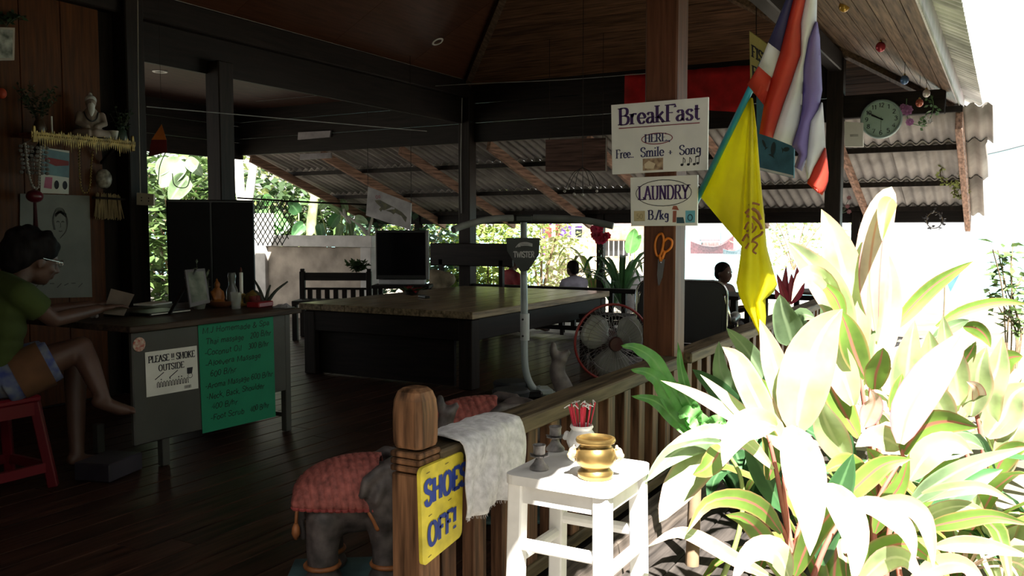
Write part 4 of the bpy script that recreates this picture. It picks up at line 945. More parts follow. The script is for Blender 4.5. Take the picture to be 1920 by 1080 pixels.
for tip in ((-.11, .02, .16), (.10, .10, .15), (.02, .03, .13), (-.04, -.05, .10)): g.tube(cat([V((0, 0, 0)), V(tip) * .45 + V((0, 0, .02)), V(tip)], 5), [.014 - .009 * i / 10 for i in range(11)], 7)
ob('branch', g, mat('grey green branch', (.06, .07, .055), rough=.7), t, smooth=True)
g = G(); g.lathe([(0, 0), (.04, 0), (.042, .012), (0, .02)], (0, 0, 0), 14); ob('foot', g, m_dark, t)
# things on the platform
p = at(772, 552, Z=.606); t = thing('flower_arrangement', 'low red and green flower arrangement on the platform', 'flowers', p)
for i in range(7):
    a = i * 2.4; r = .02 + .035 * i ** .5; c = V((r * math.cos(a), r * math.sin(a), .05 + .02 * math.sin(i)))
    g = G()
    for k in range(6):
        b = k * PI / 3; d = V((math.cos(b), math.sin(b), .35)) * .035; w_ = V((-math.sin(b), math.cos(b), 0)) * .016; g.add([c, c + d * .6 + w_, c + d, c + d * .6 - w_], [(0, 1, 2, 3)])
    g.ball(c, .012, 6, 4); ob('blossom', g, mat('red petal', (.35, .015, .02), rough=.5, trans=.2), t)
for i in range(10):
    a = i * .63 + .2; d = V((math.cos(a), math.sin(a), .3)); w_ = V((-math.sin(a), math.cos(a), 0)) * .025; c = V((0, 0, .02)); g = G(); g.add([c, c + d * .08 + w_, c + d * .16, c + d * .08 - w_, c + d * .08 + V((0, 0, .01))], [(0, 1, 4), (1, 2, 4), (2, 3, 4), (3, 0, 4)]); ob('leaf', g, mat('green leaf small', (.04, .10, .03), rough=.5), t)
g = G(); g.lathe([(0, 0), (.06, 0), (.07, .03), (.05, .04), (0, .04)], (0, 0, 0), 14); ob('dish', g, m_dark, t)
p = at(795, 558, Z=.606); t = thing('remote_control', 'black remote control lying on the platform', 'remote control', p, 1.0)
g = G(); g.box((0, 0, .010), (.05, .17, .018), ch=.005); ob('case', g, m_black, t)
g = G()
for i in range(4):
    for j in range(3): g.box(((j - 1) * .013, -.05 + i * .025, .020), (.008, .010, .003))
ob('button_pad', g, mat('grey rubber', (.2, .2, .2), rough=.7), t, kind='stuff')
# ================================================================ ELEPHANTS
m_ele = mat('dark carved stone', (.10, .083, .078), rough=.55, var=.35, scale=18, bump=.35)
m_blank = mat('dusty red carved blanket', (.36, .10, .08), rough=.75, var=.25, scale=40, bump=.3)
m_orange = mat('orange gilt band', (.42, .15, .05), rough=.45, var=.25, scale=20)
def elephant(label, loc, rz, grp, sc=1.0):
    t = thing('elephant_statue', label, 'statue', loc, rz, grp); t.scale = (sc, sc, sc)
    WORLD[t.name] = WORLD[t.name] @ Matrix.Scale(sc, 4)
    g = G()
    g.ball((-.03, 0, .275), (.165, .118, .118), 16, 12); g.ball((-.09, 0, .25), (.105, .108, .105)); g.ball((.06, 0, .28), (.09, .105, .11))
    for sx, lean in ((-.115, -.01), (.075, .012)):
        for sy in (-1, 1): g.limb([(sx, sy * .068, .22), (sx + lean, sy * .072, .12), (sx + lean * .6, sy * .074, .045)], [.062, .052, .050])
    for sx in (-.121, .082):
        for sy in (-1, 1): g.ball((sx, sy * .074, .03), (.062, .058, .036))
    HX = -.08
    g.ball((.215 + HX, 0, .325), (.095, .085, .09)); g.ball((.235 + HX, 0, .362), (.062, .066, .048)); g.ball((.245 + HX, 0, .29), (.065, .055, .06))
    tr = cat([(x_ + HX, 0, z_) for x_, z_ in ((.275, .29), (.325, .27), (.375, .30), (.395, .365), (.38, .44), (.355, .50), (.365, .55))], 5)
    g.tube(tr, [.052 - .027 * i / (len(tr) - 1) for i in range(len(tr))], 12); g.ball((.368 + HX, 0, .552), (.026, .034, .024)); g.ball((.340 + HX, 0, .580), (.014, .028, .034)); g.ball((.392 + HX, 0, .572), (.011, .024, .014))
    for sy in (-1, 1):      # ears with a rolled upper edge
        g.limb([(.13, sy * .085, .39), (.07, sy * .12, .395), (.025, sy * .142, .365), (.012, sy * .150, .32)], [.020, .020, .018, .013])
        g.limb([(.115, sy * .10, .35), (.075, sy * .135, .345), (.055, sy * .145, .30)], [.016, .016, .014])
        g.ball((.072, sy * .128, .305), (.062, .016, .082), 14, 10); g.ball((.085, sy * .125, .25), (.045, .016, .055), 12, 8)
        g.limb([(.205, sy * .045, .275), (.245, sy * .055, .252)], [.013, .007])
    g.tube(cat([(-.19, 0, .30), (-.21, 0, .25), (-.20, 0, .18), (-.195, 0, .13)], 4), .011, 8)
    o = ob('body', g, m_ele, t); remesh(o, .0075, 3, .5)
    rows = []
    for i in range(37):
        x = -.215 + .275 * i / 36; r = []
        for j in range(25):
            a = -1.62 + 3.24 * j / 24; cc = max(0., 1 - abs((x - .03) / .258) ** 2.2) ** .5 if x < .03 else 1 - .12 * ((x - .03) / .09) ** 2
            ry = .131 * (.5 + .5 * cc); rz_ = .136 * cc if math.cos(a) > 0 else .136; dz = -.018 * abs(math.sin(j * PI / 3)) if j in (0, 24) else 0
            ridge = .0028 * (1 if (i + j // 2) % 3 else -1.5)
            r.append((x, (ry + ridge) * math.sin(a), .275 + (rz_ + ridge) * math.cos(a) + dz))
        rows.append(r)
    g = G(); g.grid(rows, .006); bl = ob('blanket', g, m_blank, t, smooth=True)
    g = G()
    for i in range(2, 36, 6):
        for j in range(4, 22, 4): g.ball(rows[i][j], .0055, 6, 4)
    ob('bead_rows', g, mat('pale red bead', (.42, .2, .16), rough=.6), bl, kind='stuff')
    for sy in (-1, 1):
        g = G(); n = 19; hem = [rows[i][0 if sy < 0 else 24] for i in range(37)]; g.tube([V(h) for h in hem], .008, 6); ob('hem', g, mat('red hem', (.34, .06, .055), rough=.7), bl)
        g = G(); g.tube(cat([(.03, sy * .128, .27), (.045, sy * .130, .235), (.06, sy * .122, .20)], 4), [.009, .009, .009, .008, .007, .007, .008, .009, .008], 7); ob('strap', g, m_orange, t, smooth=True)
    g = G(); g.tube([(-.205, .0, .275), (-.212, -.03, .23), (-.214, -.035, .19)], [.007, .006, .006], 6); g.lathe([(.006, .0), (.013, -.015), (.015, -.035), (.006, -.055), (0, -.056)], (-.214, -.035, .20), 8); ob('tassel', g, m_orange, t, smooth=True)
    for sx in (-.125, .088):
        for sy in (-1, 1):
            n = 16; g = G(); g.tube([(sx + .054 * math.cos(2 * PI * k / n), sy * .073 + .053 * math.sin(2 * PI * k / n), .073) for k in range(n)], .0085, 6, closed=True); ob('anklet', g, m_orange, t, smooth=True)
    for sy in (-1, 1): g = G(); g.ball((.205, sy * .068, .335), .008, 8, 6); ob('eye', g, m_black, t, smooth=True)
    g = G(); g.box((0, 0, .006), (.50, .30, .012), ch=.004); ob('base', g, mat('teal painted base', (.10, .19, .20), rough=.7, var=.3), t)
    return t
elephant('carved stone elephant with red blanket beside the newel post', (-1.955, 2.40, 0), math.radians(34), 'carved elephants inside the rail', 1.06)
elephant('carved stone elephant with red blanket farther along the rail, trunk raised', (-1.97, 3.22, 0), math.radians(32), 'carved elephants inside the rail', 1.22)

# ================================================================ WHITE STOOL AND ITS THINGS
ZT = .55
m_stw = mat('chipped white paint', (.72, .71, .69), rough=.55, var=.06, scale=12, bump=.15)
SXc, SYc = -1.045, 2.25; hw = .160
st = thing('white_stool', 'white painted wooden stool holding a brass pot', 'stool', (SXc, SYc, -.25))
zt = ZT + .25
g = G(); pol = []
for cx, cy, a0 in ((hw - .03, hw - .03, 0), (-hw + .03, hw - .03, PI / 2), (-hw + .03, -hw + .03, PI), (hw - .03, -hw + .03, 1.5 * PI)):
    for k in range(5): a = a0 + k * PI / 8; pol.append((cx + .03 * math.cos(a), cy + .03 * math.sin(a)))
g.prism(pol, (0, 0, zt), (1, 0, 0), (0, 1, 0), .026); ob('seat', g, m_stw, st)
def lp(sx, sy, z): f = 1 + (zt - z) * .13; return V((sx * .128 * f, sy * .128 * f, z))
for sx in (-1, 1):
    for sy in (-1, 1): g = G(); g.beam(lp(sx, sy, zt - .026), lp(sx, sy, 0), .044, .044, up=(0, 1, .001), ch=.004); ob('leg', g, m_stw, st)
for (a, b) in (((-1, -1), (1, -1)), ((1, -1), (1, 1)), ((1, 1), (-1, 1)), ((-1, 1), (-1, -1))):
    g = G(); g.beam(lp(*a, zt - .055), lp(*b, zt - .055), .02, .05); ob('apron', g, m_stw, st)
    for z in (zt - .20 - (.045 if a[0] == b[0] else 0), zt - .46): g = G(); g.tube([lp(*a, z), lp(*b, z)], .017, 10); ob('stretcher', g, m_stw, st)
# brass pot
p = at(1108, 900, Z=ZT); k = .0535
t = thing('brass_pot', 'shiny brass incense pot with lion handles on the white stool', 'pot', (p.x, p.y + .03, ZT + .001), .45)
m_brass = mat('worn brass', (.38, .25, .085), rough=.32, metal=.85, var=.25, scale=10)
g = G(); g.lathe([(0, 0), (.046, 0), (.049, .004), (.049, .016), (.041, .024), (.039, .029), (.052, .040), (.0565, .058), (.054, .074), (.046, .085), (.042, .089), (.043, .094), (.053, .098), (.055, .103), (.053, .109), (.045, .111), (.042, .104), (.040, .095), (.048, .078), (.050, .058), (.042, .038), (0, .033)], (0, 0, 0), 40); ob('vessel', g, m_brass, t, smooth=50)
for s in (-1, 1):
    g = G(); g.ball((s * .061, 0, .068), (.014, .012, .016)); g.ball((s * .070, 0, .060), (.009, .010, .009)); g.limb([(s * .066, 0, .052), (s * .058, 0, .046)], [.006, .005])
    for q in (-1, 1): g.ball((s * .058, q * .009, .083), (.005, .005, .006), 8, 6)
    o = ob('lion_handle', g, mat('pale gilt casting', (.5, .42, .27), rough=.5, metal=.4, scale=60, bump=.5), t); remesh(o, .003, 1)
# candle holders
m_pewter = mat('grey cast pewter', (.20, .185, .18), rough=.55, metal=.2, var=.3, scale=30, bump=.3)
def candle_holder(label, p, s=1.):
    t = thing('candle_holder', label, 'candle holder', p, group='grey candle holders on the white stool'); z = lambda L: [(r * s, h * s) for r, h in L]
    g = G(); g.lathe(z([(0, 0), (.026, 0), (.026, .005), (.015, .018), (.009, .030), (.012, .036), (0, .037)]), (0, 0, 0), 18); ob('foot', g, m_pewter, t, smooth=40)
    g = G(); g.lathe(z([(.009, .034), (.016, .042), (.016, .058), (.018, .066), (.014, .067), (.012, .06), (0, .058)]), (0, 0, 0), 16); ob('cup', g, m_pewter, t, smooth=40)
    for i in range(6):
        a = i * PI / 3; d = V((math.cos(a), math.sin(a), 0)); w_ = V((-math.sin(a), math.cos(a), 0)) * .010 * s; c = V((0, 0, .036 * s))
        g = G(); A = [c + d * .008 * s - w_ * .6, c + d * .02 * s - w_ + V((0, 0, .002)), c + d * .029 * s + V((0, 0, .005)), c + d * .02 * s + w_ + V((0, 0, .002)), c + d * .008 * s + w_ * .6]; B = [x - V((0, 0, .003)) for x in A]; g.add(A + B, [(0, 1, 2, 3, 4), (9, 8, 7, 6, 5)] + [(i2, i2 + 5, (i2 + 1) % 5 + 5, (i2 + 1) % 5) for i2 in range(5)]); ob('petal', g, m_pewter, t)
    return t
p = at(1011, 880, Z=ZT); candle_holder('grey lotus candle holder alone on the stool corner', (p.x, p.y, ZT + .001), 1.06)
p = at(1048, 846, Z=ZT); candle_holder('grey lotus candle holder behind the white ceramic jar', (p.x - .015, p.y + .005, ZT + .001), 1.12)
# white ceramic jar holding red incense
p = at(1085, 862, Z=ZT); p = V((p.x, p.y + .02, ZT + .001))
t = thing('ceramic_jar', 'white ribbed ceramic jar behind the brass pot', 'jar', p)
m_cer = mat('white glazed ceramic', (.72, .70, .67), rough=.3, var=.08, scale=25)
vs = []; prof = [(0, 0), (.028, 0), (.03, .006), (.024, .014), (.036, .03), (.044, .05), (.043, .066), (.034, .080), (.030, .086), (.035, .094), (.033, .1), (.026, .098), (.024, .086), (.034, .064), (.034, .045), (.02, .02), (0, .018)]
g = G(); n = 32
for i, (r, z) in enumerate(prof):
    for kk in range(n): a = 2 * PI * kk / n; rr = r * (1 + .035 * math.cos(a * 12) * (2 < i < 9)); vs.append(V((rr * math.cos(a), rr * math.sin(a), z)))
g.add(vs, [(i * n + kk, i * n + (kk + 1) % n, (i + 1) * n + (kk + 1) % n, (i + 1) * n + kk) for i in range(len(prof) - 1) for kk in range(n)]); ob('vessel', g, m_cer, t, smooth=50)
for s in (-1, 1): g = G(); g.ball((s * .048, 0, .062), (.011, .011, .015)); g.ball((s * .055, 0, .055), .008); o = ob('handle', g, m_cer, t); remesh(o, .003, 1)
me1 = None
for i in range(22):
    a = random.uniform(0, 2 * PI); r = random.uniform(.0, .02); b = V((r * .6 * math.cos(a), r * .6 * math.sin(a), .024)); e = V((r * 2.3 * math.cos(a) , r * 2.3 * math.sin(a), .158 + random.uniform(-.008, .008)))
    x = thing('incense_stick', 'thin red incense stick bunched with its like in the ceramic jar', 'incense', p + b, group='red incense sticks in the jar')
    g = G(); g.tube([(0, 0, 0), e - b], .0021, 5); ob('stick', g, mat('red dyed stick', (.55, .02, .05), rough=.6), x)
    if i % 2 == 0: g = G(); e2 = e - b; g.tube(cat([e2, e2 + V((random.uniform(-.012, .012), random.uniform(-.012, .012), .006)), e2 + V((random.uniform(-.02, .02), random.uniform(-.02, .02), -.004))], 3), .0016, 4); ob('ash_curl', g, mat('pale ash', (.75, .73, .70), rough=.9), x)

# towel over the rail
rows = []; NU = 30
def tw_pt(u, s):
    """u along the rail 0..1, s arc from the inner drop over the rail to the outer hem"""
    y = 2.125 + u * .355; wob = .006 * math.sin(u * 17 + s * 9) + .004 * math.sin(u * 31)
    if s < .18: x = -1.51 + 0; z = .615 - .10 * (1 - s / .18); x -= .004 - wob * .3
    elif s < .5: k = (s - .18) / .32; x = -1.508 + .145 * k; z = .616 + .006 * math.sin(k * PI) + wob * .5
    else:
        k = (s - .5) / .5; lo = .200 + .035 * u + .010 * math.sin(u * 9); x = -1.360 + .012 * math.sin(min(1, k * 5) * PI / 2) + .010 * k + wob * (1.4 * k + .3) + .004 * math.sin(k * 8 + u * 5); z = .612 - lo * k ** 1.02 - .008 * math.sin(min(1, k * 6) * PI / 2)
        y -= .03 * k * (1 - u)
    return V((x, y, z))
for i in range(36): rows.append([tw_pt(j / NU, i / 35) for j in range(NU + 1)])
tt = thing('towel', 'grey white cotton towel draped over the rail beside the newel', 'towel', (-1.44, 2.3, .6))
m_tow = mat('grey white towelling', (.62, .61, .62), rough=.95, var=.12, scale=45, bump=.5)
g = G(); g.grid(rows, .005); ob('cloth', g, m_tow, tt, w=True, smooth=True)
g = G()
for j in range(90):
    p = tw_pt(j / 89, 1.); g.tube([p, p + V((random.uniform(-.002, .004), random.uniform(-.006, .006), -random.uniform(.004, .014)))], .0007, 3)
ob('fringe', g, m_tow, tt, w=True, kind='stuff')

# ================================================================ PEOPLE
m_skin = mat('brown skin', (.10, .05, .033), rough=.5, var=.08, scale=8)
m_hair = mat('black hair', (.010, .008, .008), rough=.75, spec=.15, var=.3, scale=40, stretch=(1, 1, .2))
def hand(g, w, d, up, s=1., curl=.5):
    """palm and five fingers from wrist w, pointing along d, palm facing -up"""
    d = V(d).normalized(); up = V(up); up = (up - d * up.dot(d)).normalized(); sd = d.cross(up); w = V(w)
    c = w + d * .045 * s; R = Matrix((d, sd, up)).transposed(); g.ball(c, (.05 * s, .04 * s, .016 * s), 10, 8, R)
    for i, (o, L_) in enumerate(((-.030, .068), (-.010, .08), (.010, .075), (.029, .058))):
        a = c + d * .038 * s + sd * o * s; b = a + (d - up * .25 * curl) * L_ * .5 * s; e = b + (d - up * 1.1 * curl) * L_ * .5 * s; g.limb([a, b, e], [.0095 * s, .009 * s, .0075 * s], 8)
    a = c - d * .02 * s - sd * .03 * s; b = a + (d * .5 - sd * .6 - up * .3) * .045 * s; g.limb([a, b, b + (d * .9 - sd * .1 - up * .3) * .035 * s], [.012 * s, .011 * s, .009 * s], 8)
def head(g, c, f, s=1.):
    """skull, face, ears; c centre, f facing"""
    f = V(f).normalized(); up = V((0, 0, 1)); up = (up - f * up.dot(f)).normalized(); sd = f.cross(up); R = Matrix((f, sd, up)).transposed(); P = lambda x, y, z: V(c) + R @ V((x, y, z)) * s
    g.ball(P(0, 0, .02), (.098 * s, .076 * s, .095 * s), 16, 12, R); g.ball(P(.03, 0, -.045), (.062 * s, .058 * s, .07 * s), 14, 10, R); g.ball(P(.058, 0, -.088), (.026 * s, .03 * s, .022 * s), 10, 8, R)
    g.limb([P(.092, 0, .012), P(.108, 0, -.018), P(.113, 0, -.030)], [.010 * s, .013 * s, .014 * s], 8)
    for y in (-1, 1): g.ball(P(.10, y * .012, -.034), (.011 * s, .010 * s, .008 * s), 8, 6, R); g.ball(P(-.002, y * .078, -.012), (.018 * s, .009 * s, .03 * s), 8, 6, R); g.ball(P(.078, y * .032, .026), (.014 * s, .022 * s, .010 * s), 8, 6, R); g.ball(P(.068, y * .04, -.03), (.02 * s, .02 * s, .02 * s), 8, 6, R)
    g.ball(P(.093, 0, -.056), (.010 * s, .022 * s, .006 * s), 8, 6, R); g.ball(P(.091, 0, -.068), (.010 * s, .019 * s, .006 * s), 8, 6, R)
    return P, R
def torso(g, pel, che, nk, sh, s=1., grow=0., wide=V((1, 0, 0))):
    w = V(wide).normalized(); e = grow
    for u, rw, rd in ((0., .150, .105), (.25, .140, .098), (.5, .135, .10), (.75, .150, .108), (1., .155, .100)):
        c = V(pel).lerp(V(che), u); up = (V(che) - V(pel)).normalized(); dd = up.cross(w); R = Matrix((w, dd, up)).transposed(); g.ball(c, ((rw + e) * s, (rd + e) * s, (.10 + e * .6) * s), 16, 10, R)
    a, b = V(sh[0]), V(sh[1]); g.limb([a, (a + b) / 2 + V((0, 0, .02)), b], [.055 * s + e, .075 * s + e, .055 * s + e])
    g.limb([V(che), V(nk)], [.075 * s + e * .5, .05 * s + e * .2])
def person(label, pel, che, nk, hc, face, shr, shl, elr, wrr, ell, wrl, hips, knees, ankles, toes, skin=m_skin, shirt=None, shorts=None, hair=None, s=1., hair_fn=None, vox=.011, hands=(None, None), wide=V((1, 0, 0)), loc=None, sleeve=.55, legcover=.9):
    t = thing('person', label, 'person', loc or (pel[0], pel[1], 0))
    g = G(); torso(g, pel, che, nk, (shr, shl), s, 0, wide); g.limb([V(nk) - (V(hc) - V(nk)) * .2, V(nk).lerp(V(hc), .55)], [.052 * s, .05 * s]); P, R = head(g, hc, face, s)
    for sh_, el, wr, hd_ in ((shr, elr, wrr, hands[0]), (shl, ell, wrl, hands[1])):
        g.limb([sh_, V(sh_).lerp(V(el), .5), el, V(el).lerp(V(wr), .4), wr], [.050 * s, .046 * s, .038 * s, .037 * s, .026 * s]); d = hd_ or (V(wr) - V(el)); hand(g, wr, d, (0, 0, 1), s)
    for h, k, a, to in zip(hips, knees, ankles, toes):
        g.limb([h, V(h).lerp(V(k), .5), k], [.085 * s, .075 * s, .056 * s]); g.limb([k, V(k).lerp(V(a), .35), a], [.055 * s, .054 * s, .035 * s]); d = (V(to) - V(a))
        g.ball(V(a) + V((0, 0, -.01)), .038 * s); g.limb([V(a) - d.normalized() * .02 + V((0, 0, -.03)), V(a) + d * .6 + V((0, 0, -.02)), to], [.034 * s, .032 * s, .022 * s])
        sdv = d.cross(V((0, 0, 1))).normalized()
        for i in range(5): q = V(to) + sdv * (i - 2) * .014 * s; g.limb([q, q + d.normalized() * (.022 - abs(i - 1) * .003)], [.010 * s, .008 * s], 8)
    o = ob('body', g, skin, t, w=True); remesh(o, vox, 3, .5)
    if shirt:
        g = G(); torso(g, pel, che, V(che).lerp(V(nk), .8), (shr, shl), s, .014, wide)
        for sh_, el in ((shr, elr), (shl, ell)): e = V(sh_).lerp(V(el), sleeve); g.tube([V(sh_) * 1.0, V(sh_).lerp(e, .5), e], [.070 * s, .068 * s, .066 * s], 14)
        o = ob('shirt', g, shirt, t, w=True); remesh(o, vox, 3, .5)
    if shorts:
        g = G(); g.ball(pel, (.175 * s, .15 * s, .12 * s))
        for h, k in zip(hips, knees): e = V(h).lerp(V(k), legcover); g.tube([V(h) + (V(h) - V(k)) * .1, V(h).lerp(e, .5), e], [.110 * s, .108 * s, .100 * s], 16)
        o = ob('shorts', g, shorts, t, w=True); remesh(o, vox, 2, .5)
    g = G()
    if hair_fn: hair_fn(g, P, R, s)
    else: g.ball(P(-.018, 0, .045), (.100 * s, .088 * s, .088 * s), 16, 12, R); g.ball(P(-.055, 0, -.01), (.058 * s, .078 * s, .075 * s), 14, 10, R)
    o = ob('hair', g, hair or m_hair, t, w=True); remesh(o, .012, 2, .5)
    for y in (-1, 1):
        g = G(); g.ball(P(.086, y * .032, .012), .010 * s, 8, 6); ob('eye', g, mat('eye white', (.5, .48, .45), rough=.2), t, w=True, smooth=True)
    return t, P, R
# woman at the desk
A_ = lambda x, y, X: at(x, y, X=X)
pel = V((SX + .0, SY, .545)); hc = A_(66, 488, -4.10); che = V((SX + .01, SY + .03, .845)); nk = V((SX + .01, hc.y - .075, 1.0))
shr, shl = V((SX + .165, SY + .055, .93)), V((SX - .165, SY + .07, .93))
elr = A_(100, 600, -3.93); wrr = A_(186, 579, -4.02); ell = V((SX - .20, elr.y + .03, .80)); wrl = A_(172, 572, -4.16)
kr = A_(152, 652, -3.88); kl = A_(140, 655, -4.20)
ar = A_(192, 744, -3.76); tr_ = A_(246, 770, -3.70); al = A_(145, 875, -4.10); al = V((al.x, al.y, .085)); tl_ = V((al.x + .03, al.y + .15, .03))
def hair_w(g, P, R, s):
    g.ball(P(-.025, 0, .055), (.118, .102, .092), 16, 12, R); g.ball(P(-.085, 0, .02), (.085, .10, .095), 14, 10, R); g.ball(P(-.10, 0, .09), (.062, .06, .045), 12, 8, R); g.ball(P(.045, 0, .085), (.052, .075, .035), 12, 8, R); g.ball(P(-.10, 0, -.045), (.05, .07, .05), 12, 8, R)
    for i in range(46):
        a, b = random.uniform(-2.6, 2.6), random.uniform(-.25, 1.3); c_ = V((-.03 + .118 * math.cos(b) * math.cos(a + PI), .100 * math.cos(b) * math.sin(a + PI), .055 + .095 * math.sin(b)))
        if c_.x < .05 or c_.z > .1: g.ball(P(*c_), random.uniform(.014, .026), 8, 6)
m_shorts = mat('flowered cotton', (.22, .25, .25), col2=(.04, .06, .22), rough=.9, scale=16, detail=2)
t, P, R = person('seated woman in green shirt and flowered shorts reading a paper at the desk', pel, che, nk, hc, (.18, .93, -.26), shr, shl, elr, wrr, ell, wrl, [V((SX + .09, SY + .03, .53)), V((SX - .09, SY + .03, .53))], [kr, kl], [ar, al], [tr_, tl_], shirt=mat('lime green jersey', (.055, .085, .014), rough=.9, var=.12, scale=5), shorts=m_shorts, hair_fn=hair_w, vox=.0095, hands=((.1, .9, .1), (.3, .9, .1)), sleeve=.62, legcover=.62)
g = G()
for y in (-1, 1):
    c = P(.108, y * .034, .010); g.tube([c + R @ V((0, .021 * math.cos(a * PI / 8), .017 * math.sin(a * PI / 8))) for a in range(16)], .0017, 5, closed=True); g.tube([P(.106, y * .054, .014), P(.0, y * .085, .012)], .0017, 5)
g.tube([P(.110, -.013, .012), P(.114, 0, .016), P(.110, .013, .012)], .0017, 5); ob('spectacles', g, mat('thin metal rim', (.4, .38, .35), rough=.2, metal=.9), t, w=True)
g = G(); g.ball(P(.0, -.088, -.045), .006, 8, 6); ob('earring', g, mat('silver stud', (.7, .7, .7), rough=.2, metal=.9), t, w=True, smooth=True)
g = G(); h = V((SX + .09, SY + .03, .53)).lerp(kr, .30); d = (kr - h).normalized(); g.tube([h - d * .07, h, h + d * .07], .113, 18, caps=False); ob('brown_stripe', g, mat('brown cotton stripe', (.13, .06, .025), rough=.9), t, w=True, smooth=True)
# the paper she reads
q = Quad(at(193, 588, X=-4.07), at(232, 592, X=-3.99), at(252, 552, X=-4.03), at(208, 541, X=-4.13)); g = G(); q.slab(g, .002); ob('paper_sheet', g, mat('tan paper', (.22, .18, .14), rough=.8), label='tan paper sheet held up by the woman', cat='paper')
p = A_(172, 558, -4.3); g = G(); g.ball(V((p.x, p.y, DZ + .02)), (.02, .02, .02), 8, 6); g.ball(V((p.x + .02, p.y + .01, DZ + .012)), .012, 8, 6); ob('trinket', g, mat('pale bead trinket', (.45, .42, .4), rough=.4), label='tiny pale trinket behind the woman s hands', cat='trinket')
p = at(205, 890, Z=0); g = G(); g.box((p.x, p.y, .045), (.20, .26, .09), rotz(.3), ch=.006); ob('shoe_box', g, mat('dark box print', (.03, .025, .035), rough=.5), label='dark box on the floor under the desk', cat='box')

# people on the terrace
def sitter(label, px_, py_, Y, hh, rz, shirt, hair=None, skin=m_skin, s=1., zs=None, shorts=None, arms=0.):
    """seated figure: head centre at the pixel; hh = head centre above the seat"""
    c = at(px_, py_, Y=Y); zs = c.z - hh * s; f = V((math.cos(rz), math.sin(rz), 0)); r = V((math.sin(rz), -math.cos(rz), 0)); o = V((c.x, c.y, 0)) - f * .05 * s
    Z = lambda p, z: V((p.x, p.y, zs + z * s))
    pel = Z(o, .09); che = Z(o - f * .0, .40); nk = Z(o + f * .02 * s, .55)
    shr, shl = Z(o + r * .18 * s, .50), Z(o - r * .18 * s, .50); elr, ell = Z(o + r * .23 * s + f * .08 * s, .24), Z(o - r * .23 * s + f * .08 * s, .24)
    wrr, wrl = Z(o + r * .14 * s + f * .32 * s, .22 + arms), Z(o - r * .14 * s + f * .32 * s, .22 + arms)
    hips = [Z(o + r * .09 * s, .07), Z(o - r * .09 * s, .07)]; kn = [Z(o + r * .12 * s + f * .42 * s, .08), Z(o - r * .12 * s + f * .42 * s, .08)]; gz = min(-.20, zs - .35)
    an = [V((k.x + f.x * .03, k.y + f.y * .03, -.10)) for k in kn]; to = [V((a.x, a.y, -.165)) + f * .14 for a in an]
    return person(label, pel, che, nk, c, f, shr, shl, elr, wrr, ell, wrl, hips, kn, an, to, shirt=shirt, shorts=shorts, hair=hair, skin=skin, s=s, vox=.016, wide=r, loc=(o.x, o.y, -.2)), zs, o
def seat_for(label, zs, o, rz):
    t = thing('terrace_stool', label, 'stool', (o.x, o.y, -.2), rz); h = zs + .2 - .03
    g = G(); g.box((0, 0, h - .02), (.40, .40, .04), ch=.006); ob('seat', g, m_dark, t)
    for s in (-1, 1):
        for u in (-1, 1): g = G(); g.box((s * .16, u * .16, (h - .04) / 2), (.05, .05, h - .04)); ob('leg', g, m_dark, t)
(_, zs, o) = sitter('person in dark red shirt sitting behind the exercise machine', 962, 492, 10.5, .70, math.radians(60), mat('dark red jersey', (.22, .02, .025), rough=.8), s=.92, shorts=mat('dark trousers', (.03, .03, .04), rough=.8)); seat_for('dark stool under the person in red', zs, o, .4)
(_, zs, o) = sitter('person in lavender shirt with short dark hair on the terrace', 1073, 504, 10.9, .70, math.radians(155), mat('lavender shirt', (.42, .40, .52), rough=.8), s=.92, shorts=mat('dark trousers', (.03, .03, .04), rough=.8)); seat_for('dark stool under the person in lavender', zs, o, .4)
(_, zs, o) = sitter('dark haired woman sitting beyond the office chair', 1357, 512, 9.9, .70, math.radians(-20), mat('dark brown top', (.06, .03, .025), rough=.8), s=.98, shorts=mat('black skirt', (.02, .02, .02), rough=.8), arms=.1); seat_for('dark stool under the woman beyond the chair', zs, o, .4)
tp = thing('terrace_dining_table', 'round dark table before the woman beyond the chair', 'table', (-1.85, 10.5, -.2))
g = G(); g.lathe([(0, .70), (.38, .70), (.39, .715), (.38, .73), (0, .73)], (0, 0, 0), 24); ob('top', g, mat('brown cloth top', (.07, .04, .03), rough=.7), tp, smooth=40)
g = G(); g.lathe([(.2, 0), (.2, .03), (.04, .05), (.035, .70), (0, .70)], (0, 0, 0), 16); ob('pedestal', g, m_dark, tp, smooth=40)
# ================================================================ SIGNS
m_board = mat('white sign board', (.82, .82, .80), rough=.45, var=.05, scale=5); m_purple = mat('purple sign paint', (.055, .02, .12), rough=.5, var=.1)
m_navy = mat('navy sign paint', (.03, .03, .12), rough=.5); m_redln = mat('dark red sign line', (.28, .02, .05), rough=.5)
def board(name, label, q, t, m, cat_='sign', r=0.):
    o = thing(name, label, cat_, q.c[0]); g = G(); q.slab(g, t, r); ob('board', g, m, o, w=True); return o
PY = 4.128
q = pxquad((1148, 327), (1326, 318), (1328, 182), (1146, 197), Y=PY)
o = board('breakfast_sign', 'white breakfast sign with purple lettering on the post', q, .014, m_board)
g = G(); q.text(g, 'BreakFast', .075, .70, .24, .85, thick=.19, thin=.055); ob('lettering', g, m_purple, o, w=True)
g = G(); q.line(g, [(.08, .655), (.92, .655)], .012); q.ring(g, .485, .475, .165, .082, .012); ob('red_underline', g, m_redln, o, w=True)
g = G(); q.text(g, 'HERE.,', .355, .43, .115, .27, thick=.19, thin=.06); ob('lettering', g, m_navy, o, w=True)
